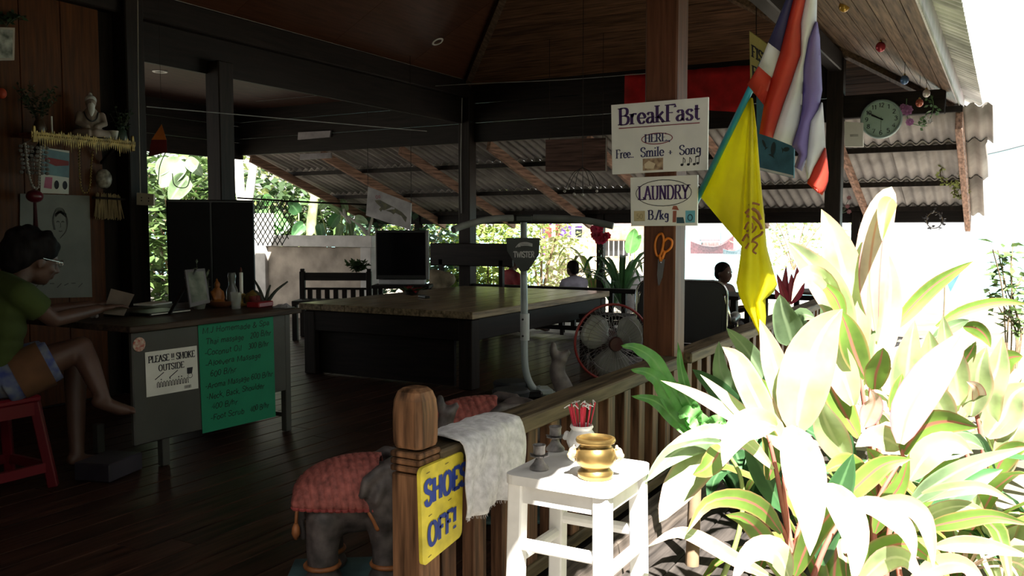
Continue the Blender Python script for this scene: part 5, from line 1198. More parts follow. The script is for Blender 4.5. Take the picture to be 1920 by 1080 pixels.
for tx, u_, h_, w_, kw in (('Free..', .045, .125, .195, {}), ('Smile', .31, .135, .25, {}), ('+', .60, .11, .05, dict(serif=False)), ('Song', .715, .135, .225, {})):
    g = G(); q.text(g, tx, u_, .225, h_, w_, thick=.16, thin=.06, **kw); ob('lettering', g, m_navy, o, w=True)
g = G(); q.patch(g, [(.335, .03), (.55, .03), (.55, .20), (.335, .20)]); ob('food_picture', g, mat('brown food print', (.52, .38, .25), col2=(.12, .06, .04), scale=40), o, w=True)
g = G(); q.patch(g, [(.36, .06), (.45, .05), (.47, .12), (.40, .17), (.35, .12)], .0022); ob('food_picture', g, mat('pale bread print', (.75, .62, .45)), o, w=True)
g = G()
for u in (.745, .81, .87):
    q.patch(g, [(u + .016 * math.cos(a * PI / 5), .085 + .016 * q.asp * math.sin(a * PI / 5) * .8) for a in range(10)]); q.line(g, [(u + .013, .085), (u + .013, .185)], .009)
    if u < .85: q.line(g, [(u + .013, .185), (u + .032, .15), (u + .028, .11)], .010, curve=True)
q.patch(g, [(.905 + .016 * math.cos(a * PI / 5), .095 + .016 * q.asp * math.sin(a * PI / 5) * .8) for a in range(10)]); q.line(g, [(.918, .095), (.918, .195)], .009); q.line(g, [(.880, .185), (.921, .195)], .018)
ob('music_notes', g, m_ink, o, w=True)
q = pxquad((1183, 424), (1307, 423), (1308, 328), (1182, 333), Y=PY)
o = board('laundry_sign', 'white laundry price sign below the breakfast sign', q, .014, m_board)
g = G(); q.text(g, 'LAUNDRY', .12, .535, .28, .76, thick=.15, thin=.055); ob('lettering', g, m_purple, o, w=True)
g = G(); q.ring(g, .50, .665, .42, .27, .014); ob('oval_line', g, m_ink, o, w=True)
g = G(); q.text(g, 'B./kg', .265, .13, .19, .32, thick=.18, thin=.07); ob('lettering', g, m_navy, o, w=True)
g = G(); q.patch(g, [(.05, .10), (.22, .10), (.22, .31), (.05, .31)]); tg = ob('price_tag', g, mat('straw yellow tag', (.66, .55, .33)), o, w=True)
g = G(); q.text(g, '50', .09, .15, .10, .10, thick=.12, thin=.08, serif=False, off=.003); ob('tag_number', g, mat('faded brown ink', (.35, .27, .14)), tg, w=True)
g = G(); q.patch(g, [(.83, .06), (.97, .06), (.97, .30), (.83, .30)]); ob('washer_print', g, mat('sky blue print', (.16, .50, .68)), o, w=True)
g = G(); q.ring(g, .90, .16, .04, .07, .02, .003); q.patch(g, [(.70, .05), (.82, .05), (.80, .17), (.70, .17)], .002); ob('washer_print', g, mat('dark teal print', (.03, .09, .13)), o, w=True)
g = G(); q.patch(g, [(.64, .07), (.69, .07), (.70, .30), (.645, .30)], .002); q.patch(g, [(.63, .33), (.735, .31), (.70, .40), (.65, .40)], .002); ob('figure_print', g, mat('red brown print', (.40, .12, .08)), o, w=True)

q = pxquad((793, 1064), (866, 1004), (869, 845), (788, 880), X=-1.372)
o = board('shoes_off_sign', 'yellow shoes off board with blue letters on the rail', q, .012, mat('yellow sign paint', (.68, .56, .05), rough=.5, var=.15, scale=14), r=.018)
g = G(); q.text(g, 'SHOES', .07, .60, .25, 1.02, thick=.24, thin=.17, serif=False, off=.002); ob('lettering', g, mat('royal blue sign paint', (.02, .05, .30), rough=.5, var=.15), o, w=True)
g.v = g.v
g = G(); q.text(g, 'OFF!', .12, .16, .24, .72, thick=.23, thin=.17, serif=False, off=.002); ob('lettering', g, MATS['royal blue sign paint'], o, w=True)
g = G()
for u, v in ((.12, .93), (.55, .94), (.15, .48), (.62, .52), (.12, .06)): q.line(g, [(u, v), (u + .08, v + .005)], .007)
ob('nail_marks', g, m_ink, o, w=True, kind='stuff')

# scissors on the post
t = thing('scissors', 'orange handled scissors hanging on the post below the signs', 'scissors', at(1243, 436, Y=PY))
SP = lambda x, y, off=0.: at(x, y, Y=4.140 - off)
m_orh = mat('orange plastic', (.72, .20, .02), rough=.35, var=.05); m_blade = mat('steel blade', (.30, .31, .33), rough=.3, metal=.8, var=.1)
g = G(); g.tube(cat([SP(x, y, .008) for x, y in ((1231, 478), (1228, 460), (1232, 444), (1240, 438), (1244, 446), (1243, 462), (1238, 478))], 4, closed=True), .0065, 8, closed=True); g.tube([SP(1236, 478, .008), SP(1239, 490, .008)], .0075, 8); ob('handle', g, m_orh, t, w=True, smooth=True)
g = G(); g.tube(cat([SP(x, y, .004) for x, y in ((1243, 470), (1244, 455), (1252, 447), (1260, 452), (1258, 464), (1249, 472))], 4, closed=True), .006, 8, closed=True); g.tube([SP(1247, 470, .004), SP(1243, 482, .004), SP(1240, 490, .004)], .007, 8); ob('handle', g, m_orh, t, w=True, smooth=True)
for dx, of in ((0, .009), (2, .005)):
    A = [SP(x + dx, y, of) for x, y in ((1234, 486), (1245, 486), (1240, 520), (1234, 536), (1232, 515))]; B = [a + V((0, .002, 0)) for a in A]; g = G(); g.add(A + B, [(4, 3, 2, 1, 0), (5, 6, 7, 8, 9)] + [(i, (i + 1) % 5, (i + 1) % 5 + 5, i + 5) for i in range(5)]); ob('blade', g, m_blade, t, w=True)
g = G(); g.lathe([(0, 0), (.004, 0), (.004, .012), (0, .013)], SP(1240, 492, .002), 10, rot('X', PI / 2)); ob('pivot', g, m_chrome, t, w=True)
g = G(); g.tube([SP(1241, 438, -.006), SP(1241, 438, .012)], .002, 6); ob('nail', g, m_chrome, t, w=True)

# boards hung under the ceiling
q = Quad(at(1407, 172, D=6.6), at(1455, 195, D=6.35), at(1455, 95, D=6.35), at(1405, 58, D=6.6)); o = board('fish_sign', 'yellow fish spa sign hung behind the flags', q, .012, mat('pale yellow sign', (.62, .55, .16), rough=.5, var=.1))
g = G(); q.text(g, 'FISH SPA', .08, .60, .20, 1.3, thick=.22, thin=.10); q.text(g, 'FROM', .08, .26, .20, .95, thick=.22, thin=.10); ob('lettering', g, m_ink, o, w=True)
q = Quad(at(1420, 318, D=6.6), at(1488, 334, D=6.35), at(1490, 190, D=6.35), at(1418, 170, D=6.6)); o = board('reef_sign', 'blue board painted with fish hung under the yellow sign', q, .012, mat('sea blue sign', (.07, .24, .34), rough=.5, var=.2))
g = G()
for (u, v, s, r) in ((.25, .62, .10, .5), (.45, .32, .13, 1.3), (.75, .62, .12, 1.9), (.8, .35, .09, .3), (.2, .35, .08, 2.2)):
    pts = [(u + s * (math.cos(a * PI / 6) * math.cos(r) - .45 * math.sin(a * PI / 6) * math.sin(r)), v + s * .7 * (math.cos(a * PI / 6) * math.sin(r) + .45 * math.sin(a * PI / 6) * math.cos(r))) for a in range(12)]
    q.patch(g, pts); q.patch(g, [(u - s * math.cos(r) * .8, v - s * .7 * math.sin(r) * .8), (u - s * math.cos(r + .5) * 1.5, v - s * 1.0 * math.sin(r + .5)), (u - s * math.cos(r - .5) * 1.5, v - s * 1.0 * math.sin(r - .5))])
ob('painted_fish', g, mat('dark fish paint', (.03, .06, .06)), o, w=True, kind='stuff')
g = G(); g.tube([q.c[3], q.c[3] + V((0, 0, .12))], .003, 5); g.tube([q.c[2], q.c[2] + V((0, 0, .9))], .003, 5); ob('hanging_string', g, m_dark, o, w=True)
g = G(); q.line(g, [(0, .02), (1, .02)], .03); ob('white_edge', g, m_white, o, w=True)
g = G(); g.tube([at(1418, 66, D=6.55), at(1418, -60, D=6.55)], .004, 5); ob('hanging_chain', g, m_dark, label='thin chain holding the yellow fish sign', cat='chain')
q = pxquad((1023, 324), (1137, 322), (1138, 258), (1023, 262), Y=8.5); o = board('brown_board', 'plain brown board with pale edge hung below the header', q, .015, wood('brown board', (.11, .06, .05), 'x'), 'board')
g = G(); q.line(g, [(0, .015), (1, .015)], .03); q.line(g, [(.992, 0), (.992, 1)], .03); ob('pale_edge', g, mat('pale edging', (.45, .43, .40)), o, w=True)
g = G(); 
for x in (1030, 1130): g.tube([at(x, 262, Y=8.5), V((at(x, 262, Y=8.5).x, 8.5, 3.25))], .003, 5)
ob('hanging_string', g, m_dark, o, w=True)
q = Quad(at(686, 404, D=9.4), at(769, 431, D=9.1), at(771, 381, D=9.1), at(690, 350, D=9.4)); o = board('crocodile_picture', 'tilted white board with a painted crocodile', q, .012, mat('dull white board', (.42, .41, .41), rough=.5), 'picture')
g = G(); q.patch(g, [(.18, .62), (.30, .70), (.45, .66), (.62, .62), (.80, .55), (.92, .42), (.90, .22), (.85, .30), (.80, .40), (.66, .44), (.62, .36), (.56, .40), (.44, .40), (.36, .38), (.34, .30), (.29, .36), (.33, .46), (.22, .55)]); ob('crocodile', g, mat('olive crocodile print', (.10, .10, .03), col2=(.03, .03, .02), scale=30), o, w=True)
g = G(); q.ring(g, .22, .76, .03, .06, .02, n=10); q.ring(g, .28, .80, .025, .05, .02, n=10); ob('red_marks', g, m_redln, o, w=True)
g = G(); g.tube([q.c[3], V((q.c[3].x, q.c[3].y, 3.0))], .003, 5); g.tube([q.c[2], V((q.c[2].x, q.c[2].y, 3.0))], .003, 5); ob('hanging_string', g, m_dark, o, w=True)
for lb, c in (('upper pale plank on the dark header', ((558, 262), (618, 257), (620, 245), (559, 248))), ('lower pale plank under the dark header', ((562, 300), (620, 296), (620, 286), (563, 289)))):
    q = pxquad(*c, Y=9.10); board('pale_plank', lb, q, .03, mat('grey white plank', (.28, .26, .28), rough=.6), 'plank')
q = pxquad((1172, 196), (1407, 212), (1407, 122), (1172, 140), Y=8.7); rows = [[q.p(j / 16, 1 - i / 6, .02 * math.sin(j * 1.9 + i * .2)) for j in range(17)] for i in range(7)]
g = G(); g.grid(rows, .004); ob('red_banner', g, mat('bright red cloth', (.50, .012, .015), rough=.8, trans=.4), smooth=True, label='red cloth banner strung across the header', cat='banner')

# ================================================================ FLAGS
m_pole = mat('turquoise pole paint', (.03, .30, .42), rough=.4, var=.06)
P0, P1 = at(1292, 405, D=4.40), at(1510, -45, D=3.20)
t = thing('flag_pole', 'turquoise pole leaning out from the post with the flags', 'pole', P0)
g = G(); g.tube([P0, P1], .0145, 12); ob('shaft', g, m_pole, t, w=True, smooth=True)
g = G(); o_ = ray(1400, 300).normalized() * -.003 + RT * .012; g.tube([P0.lerp(P1, .04) + o_, P0.lerp(P1, .5) + o_], .004, 6); ob('black_cord', g, m_black, t, w=True)
g = G(); g.box(P0 + V((-.02, 0, -.01)), (.10, .05, .05), ch=.006); ob('bracket', g, m_dark, t, w=True)
def poled(x, y):      # depth of the pole near a pixel row
    u = max(0, min(1, (405 - y) / 450)); return 4.40 + (3.20 - 4.40) * u
def strip(rows, bulge, d0, nc=6, ex=None):
    out = []
    for i, (xl, yl, xr, yr) in enumerate(rows):
        r = []
        for j in range(nc + 1):
            u = j / nc; x = xl + (xr - xl) * u; y = yl + (yr - yl) * u; d = d0(x, y) if callable(d0) else d0
            r.append(at(x, y, D=d - bulge * math.sin(u * PI) + (ex(u, i) if ex else 0)))
        out.append(r)
    return out
m_yel = mat('yellow flag nylon', (.95, .86, .03), rough=.6, var=.08, scale=4, trans=.6, rnd=0)
fy = thing('yellow_flag', 'yellow flag with brown emblem hanging from the pole', 'flag', at(1405, 184, D=3.75))
dflag = lambda x, y: 3.74 + .0001 * (y - 180)
dpan = lambda x, y: poled(x, y) - .012 + (dflag(x, y) - poled(x, y) + .012) * max(0, min(1, (x - 1313) / 92))
g = G(); g.grid(strip([(1405, 182, 1408, 184), (1389, 213, 1404, 235), (1374, 243, 1400, 285), (1358, 275, 1398, 330), (1343, 305, 1395, 375), (1328, 335, 1393, 420), (1313, 368, 1391, 462)], .02, dflag, 10, lambda u, i: .012 * math.sin(u * 9 + i * .4) * u + (poled(0, 182 + 31 * i) - .022 - 3.75) * (1 - u) ** 1.3), .0015); ob('spread_panel', g, m_yel, fy, w=True, smooth=True)
rw = [(1407, 183, 1411, 184), (1402, 240, 1418, 240), (1397, 330, 1425, 330), (1393, 400, 1432, 400), (1391, 462, 1437, 462), (1386, 500, 1447, 500), (1381, 530, 1457, 533), (1386, 553, 1450, 548), (1397, 577, 1435, 560), (1408, 595, 1436, 592), (1420, 620, 1434, 620), (1427, 637, 1431, 638)]
g = G(); g.grid(strip(rw, .05, dflag, 14, lambda u, i: .02 * math.sin(u * 11 + i * .35)), .0015); ob('hanging_panel', g, m_yel, fy, w=True, smooth=True)
g = G()
for pts, r in ((((1404, 385), (1412, 381), (1424, 384)), .004), (((1398, 400), (1408, 392), (1420, 398), (1426, 412)), .006), (((1400, 405), (1412, 408), (1424, 420), (1428, 430)), .005), (((1396, 430), (1402, 418), (1410, 420), (1408, 430), (1400, 434)), .004), (((1404, 440), (1414, 432), (1418, 424)), .0035), (((1392, 452), (1400, 440), (1406, 452), (1398, 466)), .0045), (((1406, 456), (1416, 446), (1426, 440), (1430, 434)), .0045), (((1410, 452), (1420, 458), (1412, 470), (1418, 476)), .0035)):
    g.tube(cat([at(x, y, D=dflag(x, y) - .056) for x, y in pts], 5), r * 1.25, 5)
ob('emblem', g, mat('brown emblem print', (.22, .08, .02), rough=.6), fy, w=True, kind='stuff')
fz = thing('striped_flag', 'red white and blue striped flag hanging from the pole', 'flag', at(1405, 165, D=3.7))
Z = lambda a: [(1380 + x0 / 2.84, y0 / 2.84, 1380 + x1 / 2.84, y1 / 2.84) for x0, y0, x1, y1 in a]
dz = lambda x, y: 3.70 - .0027 * max(0, 180 - y)
mr_, mw_, mb_, mp_ = [mat(n, c, rough=.6, var=.06, trans=.4, rnd=0) for n, c in (('red flag cloth', (.62, .06, .035)), ('white flag cloth', (.80, .80, .82)), ('navy flag cloth', (.05, .045, .16)), ('violet blue flag cloth', (.27, .21, .50)))]  # mp_ is the navy cloth with light shining through painted into its colour
for nm, rws, bl, m in (
    ('red_stripe', [(120, 350, 192, 415), (92, 398, 175, 480), (60, 448, 150, 562)], .015, mr_),
    ('white_stripe', [(172, 225, 236, 275), (146, 288, 214, 345), (120, 350, 192, 415)], .015, mw_),
    ('navy_stripe', [(330, -160, 370, -160), (265, 0, 305, 0), (220, 112, 270, 140), (172, 225, 236, 275)], .015, mb_),
    ('red_stripe', [(370, -160, 435, -160), (305, 0, 370, 0), (270, 140, 346, 120), (236, 275, 346, 290), (192, 415, 300, 425), (150, 560, 250, 562), (125, 712, 195, 735)], .05, mr_),
    ('white_stripe', [(435, -160, 470, -160), (370, 0, 430, 0), (346, 120, 428, 115), (346, 210, 388, 205), (346, 290, 360, 350), (300, 425, 357, 480), (250, 562, 352, 580), (220, 650, 335, 665), (195, 735, 298, 776)], .035, mw_),
    ('blue_stripe', [(428, 115, 432, 118), (388, 205, 445, 200), (360, 350, 452, 350), (357, 480, 458, 480), (352, 580, 440, 580), (335, 665, 398, 645), (298, 776, 384, 760), (335, 820, 378, 830), (312, 888, 350, 912)], .05, mp_),
    ('white_stripe', [(456, 545, 460, 548), (440, 580, 464, 600), (398, 645, 470, 680), (384, 760, 476, 790), (378, 830, 440, 850), (374, 900, 415, 890), (380, 955, 388, 950)], .03, mw_),
    ('red_stripe', [(474, 786, 478, 792), (440, 850, 486, 860), (415, 890, 492, 920), (388, 950, 490, 965), (380, 975, 475, 1010), (430, 1020, 458, 1040)], .03, mr_)):
    g = G(); g.grid(strip(Z(rws), bl, dz, 6), .0015); ob(nm, g, m, fz, w=True, smooth=True)

# ================================================================ CLOCK AND ORNAMENTS
p = at(1652, 223, Y=9.02); t = thing('wall_clock', 'round grey green wall clock with black numerals', 'clock', p)
cr = 37 * mpp(p)
Rx = rot('X', PI / 2)
g = G(); g.lathe([(cr * .88, .0), (cr, .0), (cr * 1.0, .012), (cr * .96, .03), (cr * .90, .03), (cr * .88, .012)], (0, .02, 0), 40, Rx, close=True); ob('rim', g, mat('grey clock rim', (.20, .28, .27), rough=.35), t, smooth=40)
g = G(); g.lathe([(0, .012), (cr * .9, .012), (cr * .9, 0), (0, 0)], (0, .02, 0), 40, Rx); ob('dial', g, mat('pale green dial', (.30, .42, .36), rough=.5, var=.03), t)
q = Quad(V((-cr, .007, -cr)), V((cr, .007, -cr)), V((cr, .007, cr)), V((-cr, .007, cr)))
g = G()
for h in range(1, 13):
    a = PI / 2 - h * PI / 6; s = str(h); w_ = .085 if h < 10 else .13; q.text(g, s, .5 + .345 * math.cos(a) - w_ / 2, .5 + .345 * math.sin(a) - .05, .105, w_, thick=.17, thin=.12, serif=False)
ob('numeral_ring', g, m_ink, t, kind='stuff')
for nm, ang, L_, w_ in (('hour_hand', PI / 2 - (9 + 50 / 60) * PI / 6 + .35, .26, .035), ('minute_hand', PI / 2 - 50 * PI / 30 , .37, .022), ('second_hand', -PI / 2, .30, .008)):
    if nm == 'hour_hand': ang = PI / 2 - 9.83 * PI / 6; 
    g = G(); q.line(g, [(.5 - .05 * math.cos(ang), .5 - .05 * math.sin(ang)), (.5 + L_ * math.cos(ang), .5 + L_ * math.sin(ang))], w_, .004); ob(nm, g, m_ink, t)
g = G(); g.box((0, .028, 0), (cr, .02, cr)); ob('back_plate', g, m_black, t)
q = pxquad((1584, 275), (1618, 275), (1618, 230), (1583, 228), Y=8.98); o = board('meter_box', 'white electric box under the clock beside the post', q, .06, mat('grey white plastic', (.50, .49, .46), rough=.5, var=.04), 'box')
g = G(); q.line(g, [(.3, .45), (.75, .47)], .10); ob('faded_print', g, mat('grey print', (.35, .34, .32)), o, w=True)
def ceil_z(p): return zc(p.x, p.y) if YF < p.y < YB else 2.4
def bauble(label, x, y, r, col, D, top=None):
    p = at(x, y, D=D); k = mpp(p); t = thing('glass_bauble', label, 'ornament', p, group='glass baubles hanging under the eave')
    g = G(); g.ball((0, 0, 0), (r * k, r * k, r * k * 1.1), 14, 10); ob('ball', g, mat('bauble ' + label[:12], col, rough=.15, metal=.3), t, smooth=True)
    g = G(); g.lathe([(.25 * r * k, r * k), (.3 * r * k, r * k * 1.25), (.1 * r * k, r * k * 1.5), (0, r * k * 1.5)], (0, 0, 0), 10); ob('cap', g, m_gold, t)
    g = G(); zt_ = max(.02, ceil_z(p) - p.z - .004); g.tube([(0, 0, r * k * 1.3), (0, 0, zt_)], .002, 4); ob('string', g, m_dark, t)
bauble('amber glass bauble near the roof beam', 1583, 12, 10, (.45, .25, .05), 6.0); bauble('red glass bauble on a long string', 1651, 88, 9, (.35, .03, .05), 6.8)
bauble('blue glass bauble below the eave corner', 1696, 150, 8, (.08, .15, .32), 7.4); bauble('copper glass bauble among the eave flowers', 1724, 193, 7, (.45, .12, .08), 7.8); bauble('clear silver bauble near the eave corner', 1737, 175, 7, (.5, .46, .45), 7.9)
def flower(g, c, r, n=6, f=V((0, -1, .2))):
    f = f.normalized(); a = f.orthogonal().normalized(); b = f.cross(a)
    for k in range(n):
        d = a * math.cos(2 * PI * k / n) + b * math.sin(2 * PI * k / n); w_ = d.cross(f) * r * .5
        g.add([c, c + d * r * .6 + w_ + f * r * .2, c + d * r + f * r * .1, c + d * r * .6 - w_ + f * r * .2], [(0, 1, 2, 3)])
    g.ball(c + f * r * .15, r * .3, 6, 4)
def leaves(g, c, n, rad, size):
    for _ in range(n):
        o = V((random.gauss(0, rad), random.gauss(0, rad), random.gauss(0, rad))); d = V((random.uniform(-1, 1), random.uniform(-1, 1), random.uniform(-.6, .8))).normalized(); w_ = d.orthogonal().normalized(); w_ = (Matrix.Rotation(random.uniform(0, 6.28), 3, d) @ w_) * size * .32; L_ = d * size * random.uniform(.7, 1.2)
        b = c + o; g.add([b, b + L_ * .45 + w_, b + L_, b + L_ * .45 - w_], [(0, 1, 2, 3)])
m_vine = mat('plastic vine leaf', (.12, .22, .10), rough=.5, trans=.2)
t = thing('flower_garland', 'garland of purple flowers and green leaves under the eave', 'garland', at(1715, 205, D=8.1))
g = G(); g.tube(cat([at(x, y, D=8.1) for x, y in ((1700, 185), (1700, 205), (1705, 228), (1730, 235), (1745, 220), (1750, 195), (1745, 178))], 5), .004, 5); ob('cord', g, m_vine, t, w=True)
for x, y, r in ((1701, 207, 11), (1706, 229, 8), (1693, 200, 6)): p = at(x, y, D=8.05); g = G(); flower(g, p, r * mpp(p), 8); ob('blossom', g, mat('mauve petal', (.42, .18, .40), rough=.6, trans=.2), t, w=True)
for x, y, r in ((1743, 227, 6), (1737, 222, 4)): p = at(x, y, D=8.05); g = G(); flower(g, p, r * mpp(p)); ob('blossom', g, mat('white petal', (.75, .72, .72), rough=.6), t, w=True)
g = G()
for x, y in ((1748, 195), (1750, 208), (1743, 218), (1735, 226), (1745, 183), (1728, 234), (1722, 228)): leaves(g, at(x, y, D=8.1), 6, .018, .05)
ob('foliage', g, m_vine, t, w=True)
def wreath(label, x, y, r, D, hangz, fl=(), m=m_vine, dens=16):
    p = at(x, y, D=D); k = mpp(p); t = thing('hanging_wreath', label, 'wreath', p, group='leaf wreaths along the verge'); n = 20
    ring_ = [p + RT * (r * k * math.cos(2 * PI * i / n)) + UP * (r * k * math.sin(2 * PI * i / n)) for i in range(n)]
    g = G(); g.tube(ring_, .005, 5, closed=True); ob('hoop', g, mat('dry vine', (.12, .09, .05)), t, w=True)
    g = G()
    for i in range(n): leaves(g, ring_[i], dens // 4, .012, .045)
    ob('foliage', g, m, t, w=True)
    for fx, fy, fr in fl: c = at(fx, fy, D=D - .04); g = G(); flower(g, c, fr * k); ob('blossom', g, MATS['white petal'], t, w=True)
    g = G(); g.tube([p + UP * r * k, p + UP * (r * k + hangz)], .002, 4); ob('string', g, m_dark, t, w=True)
wreath('green wreath with white flowers on the verge board', 1784, 325, 21, 9.6, .12, ((1804, 307, 6), (1800, 325, 6)), mat('yellow green vine leaf', (.32, .38, .12), rough=.5, trans=.3), 24)
wreath('smaller green wreath hanging below the flowered one', 1801, 358, 12, 9.9, .10, ((1808, 352, 5),), MATS['yellow green vine leaf'], 20)
wreath('dark bare wreath hanging free below the eave beam', 1752, 413, 15, 10.4, .13, (), mat('dark dry leaf', (.05, .05, .06)), 10)
t = thing('flower_sprig', 'pink bud sprig hanging on the beach side post', 'flowers', at(1590, 385, D=8.7)); g = G()
for x, y in ((1592, 372), (1588, 388), (1591, 396)): g.tube([at(1578, 400, D=8.9), at(x, y, D=8.9)], .003, 5)
ob('stem', g, m_dkleaf, t, w=True)
for x, y in ((1592, 371), (1589, 387), (1592, 397), (1612, 440)): p = at(x, y, D=8.85); g = G(); flower(g, p, .025); ob('blossom', g, mat('dull pink petal', (.40, .18, .20), rough=.6), t, w=True)
t = thing('flower_cluster', 'red paper flowers tied round the slim terrace post', 'flowers', at(1127, 445, D=12.7))
for i in range(12): p = at(1127 + random.uniform(-17, 19), 442 + random.uniform(-13, 13), D=12.75 + random.uniform(-.1, .1)); g = G(); flower(g, p, .065, 7, V((random.uniform(-.5, .5), -1, random.uniform(-.3, .6)))); ob('blossom', g, mat('crimson petal', (.42, .02, .06), rough=.6, trans=.3), t, w=True)
g = G()
for i in range(14): leaves(g, at(1127 + random.uniform(-4, 4), 470 + i * 4, D=12.75), 2, .02, .08)
ob('foliage', g, m_dkleaf, t, w=True)
p = at(1092, 338, D=8.2); t = thing('hanging_mobile', 'wire mobile with glass drops hung before the lean-to', 'ornament', p); g = G()
for i in range(7): a = i * .9; g.tube(cat([V((0, 0, .12)), V((.10 * math.cos(a), .06 * math.sin(a), .06)), V((.18 * math.cos(a), .1 * math.sin(a), -.06 - .03 * (i % 3)))], 4), .003, 5)
g.tube([(0, 0, .1), (0, 0, 1.75)], .003, 5); ob('wire', g, m_dark, t)
g = G()
for i in range(7): a = i * .9; g.ball((.18 * math.cos(a), .1 * math.sin(a), -.07 - .03 * (i % 3)), .014, 8, 6)
ob('glass_drops', g, mat('pale glass drop', (.45, .42, .40), rough=.1), t, kind='stuff', smooth=True)
t = thing('net_hanging', 'dark knotted net hanging from the rod at the garden opening', 'net', at(510, 378, D=10.6)); g = G()
for i in range(-6, 10):
    for sg in (-1, 1):
        P_ = [(472 + i * 9 + sg * k * 7 + (0 if sg > 0 else 60), 376 + k * 12) for k in range(9)]; P_ = [p for p in P_ if 468 < p[0] < 548 and p[1] < 470 - .012 * (p[0] - 505) ** 2]
        if len(P_) > 1: g.tube([at(x, y, D=10.6) for x, y in P_], .006, 4)
ob('net', g, m_dkleaf, t, w=True, kind='stuff')
g = G(); g.tube(cat([at(x, y, D=10.6) for x, y in ((445, 371), (560, 378), (690, 384))], 5), .012, 6); ob('bamboo_rod', g, m_dark, label='dark rod spanning the garden opening', cat='rod')
g = G(); g.tube(cat([at(x, y, D=7.) for x, y in ((323, 325), (326, 345), (338, 352), (352, 348), (358, 322))], 5), .004, 5); g.tube(cat([at(x, y, D=7.) for x, y in ((313, 280), (300, 310), (296, 345))], 5), .004, 5); ob('loose_cable', g, m_black, label='loose black cable loops by the garden opening', cat='cable')
g = G(); g.tube(cat([at(1840, 292, D=30), at(1880, 283, D=31), at(1930, 270, D=32)], 4), .02, 5); ob('power_line', g, m_black, label='distant power line against the sky', cat='wire')
# ================================================================ PLANTS
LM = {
 'sun': leafmat('pale cordyline blade', (.54, .66, .33), (.64, .42, .32), (.66, .72, .44), .42),  # leaf green made paler, strong sunlight painted into the blade colour
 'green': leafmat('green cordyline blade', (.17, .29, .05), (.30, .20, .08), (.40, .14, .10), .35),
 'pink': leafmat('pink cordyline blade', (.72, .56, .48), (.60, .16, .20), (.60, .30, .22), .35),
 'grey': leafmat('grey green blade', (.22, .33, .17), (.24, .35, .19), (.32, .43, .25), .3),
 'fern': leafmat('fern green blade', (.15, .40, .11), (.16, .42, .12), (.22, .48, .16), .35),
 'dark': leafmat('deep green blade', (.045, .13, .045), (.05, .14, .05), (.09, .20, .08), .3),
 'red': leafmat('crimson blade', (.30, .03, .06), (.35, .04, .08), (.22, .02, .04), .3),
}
def blade(parent, pts, width, key, roll=0., fold=.25, ruffle=0., shape=(.75, .9), name='leaf', n=12, nrm=None):
    """pts: world points from base to tip; width in metres; the blade faces the side given by nrm (default: towards up and the light)"""
    C = cat(pts, max(2, n // (len(pts) - 1))); m = len(C); rows = []; acr = []
    for i, c in enumerate(C):
        t = i / (m - 1); T = (C[min(i + 1, m - 1)] - C[max(i - 1, 0)]).normalized(); v = (nrm if nrm is not None else (CAM - c)); v = V(v).normalized()
        sd = T.cross(v); sd = sd.normalized() if sd.length > .05 else T.orthogonal().normalized(); sd = Matrix.Rotation(roll, 3, T) @ sd; nn = sd.cross(T).normalized()
        w = width / 2 * max(.02, math.sin(PI * min(1, t * .97 + .02) ** shape[0])) ** shape[1]
        if i == m - 1: w *= .15
        r = []
        for x in (-1, -.5, 0, .5, 1):
            rf_ = ruffle * width * math.sin(t * 26 + (1.5 if x > 0 else 0)) * abs(x)
            r.append(c + sd * x * w * math.cos(fold * abs(x)) + nn * (abs(x) * w * math.sin(fold) + rf_)); acr.append(abs(x))
        rows.append(r)
    g = G(); g.grid(rows); o = ob(name, g, LM[key], parent, w=True, smooth=True)
    a = o.data.attributes.new('acr', 'FLOAT', 'POINT'); a.data.foreach_set('value', acr); return o
def pxleaf(parent, key, wpx, d0, d1, pts, **k):
    n = len(pts); P = [at(x, y, D=d0 + (d1 - d0) * i / (n - 1)) for i, (x, y) in enumerate(pts)]
    return blade(parent, P, wpx * (d0 + d1) / 2 / F, key, **k)
def stem(parent, pts, r0, r1, m, name='stem'):
    C = cat(pts, 5); g = G(); g.tube(C, [r0 + (r1 - r0) * i / (len(C) - 1) for i in range(len(C))], 7); return ob(name, g, m, parent, w=True, smooth=True)
m_pstem = mat('pink red petiole', (.42, .13, .10), rough=.5, var=.2); m_cane = mat('brown cane', (.22, .15, .09), rough=.8, var=.3, bump=.3)
GZ = -.25
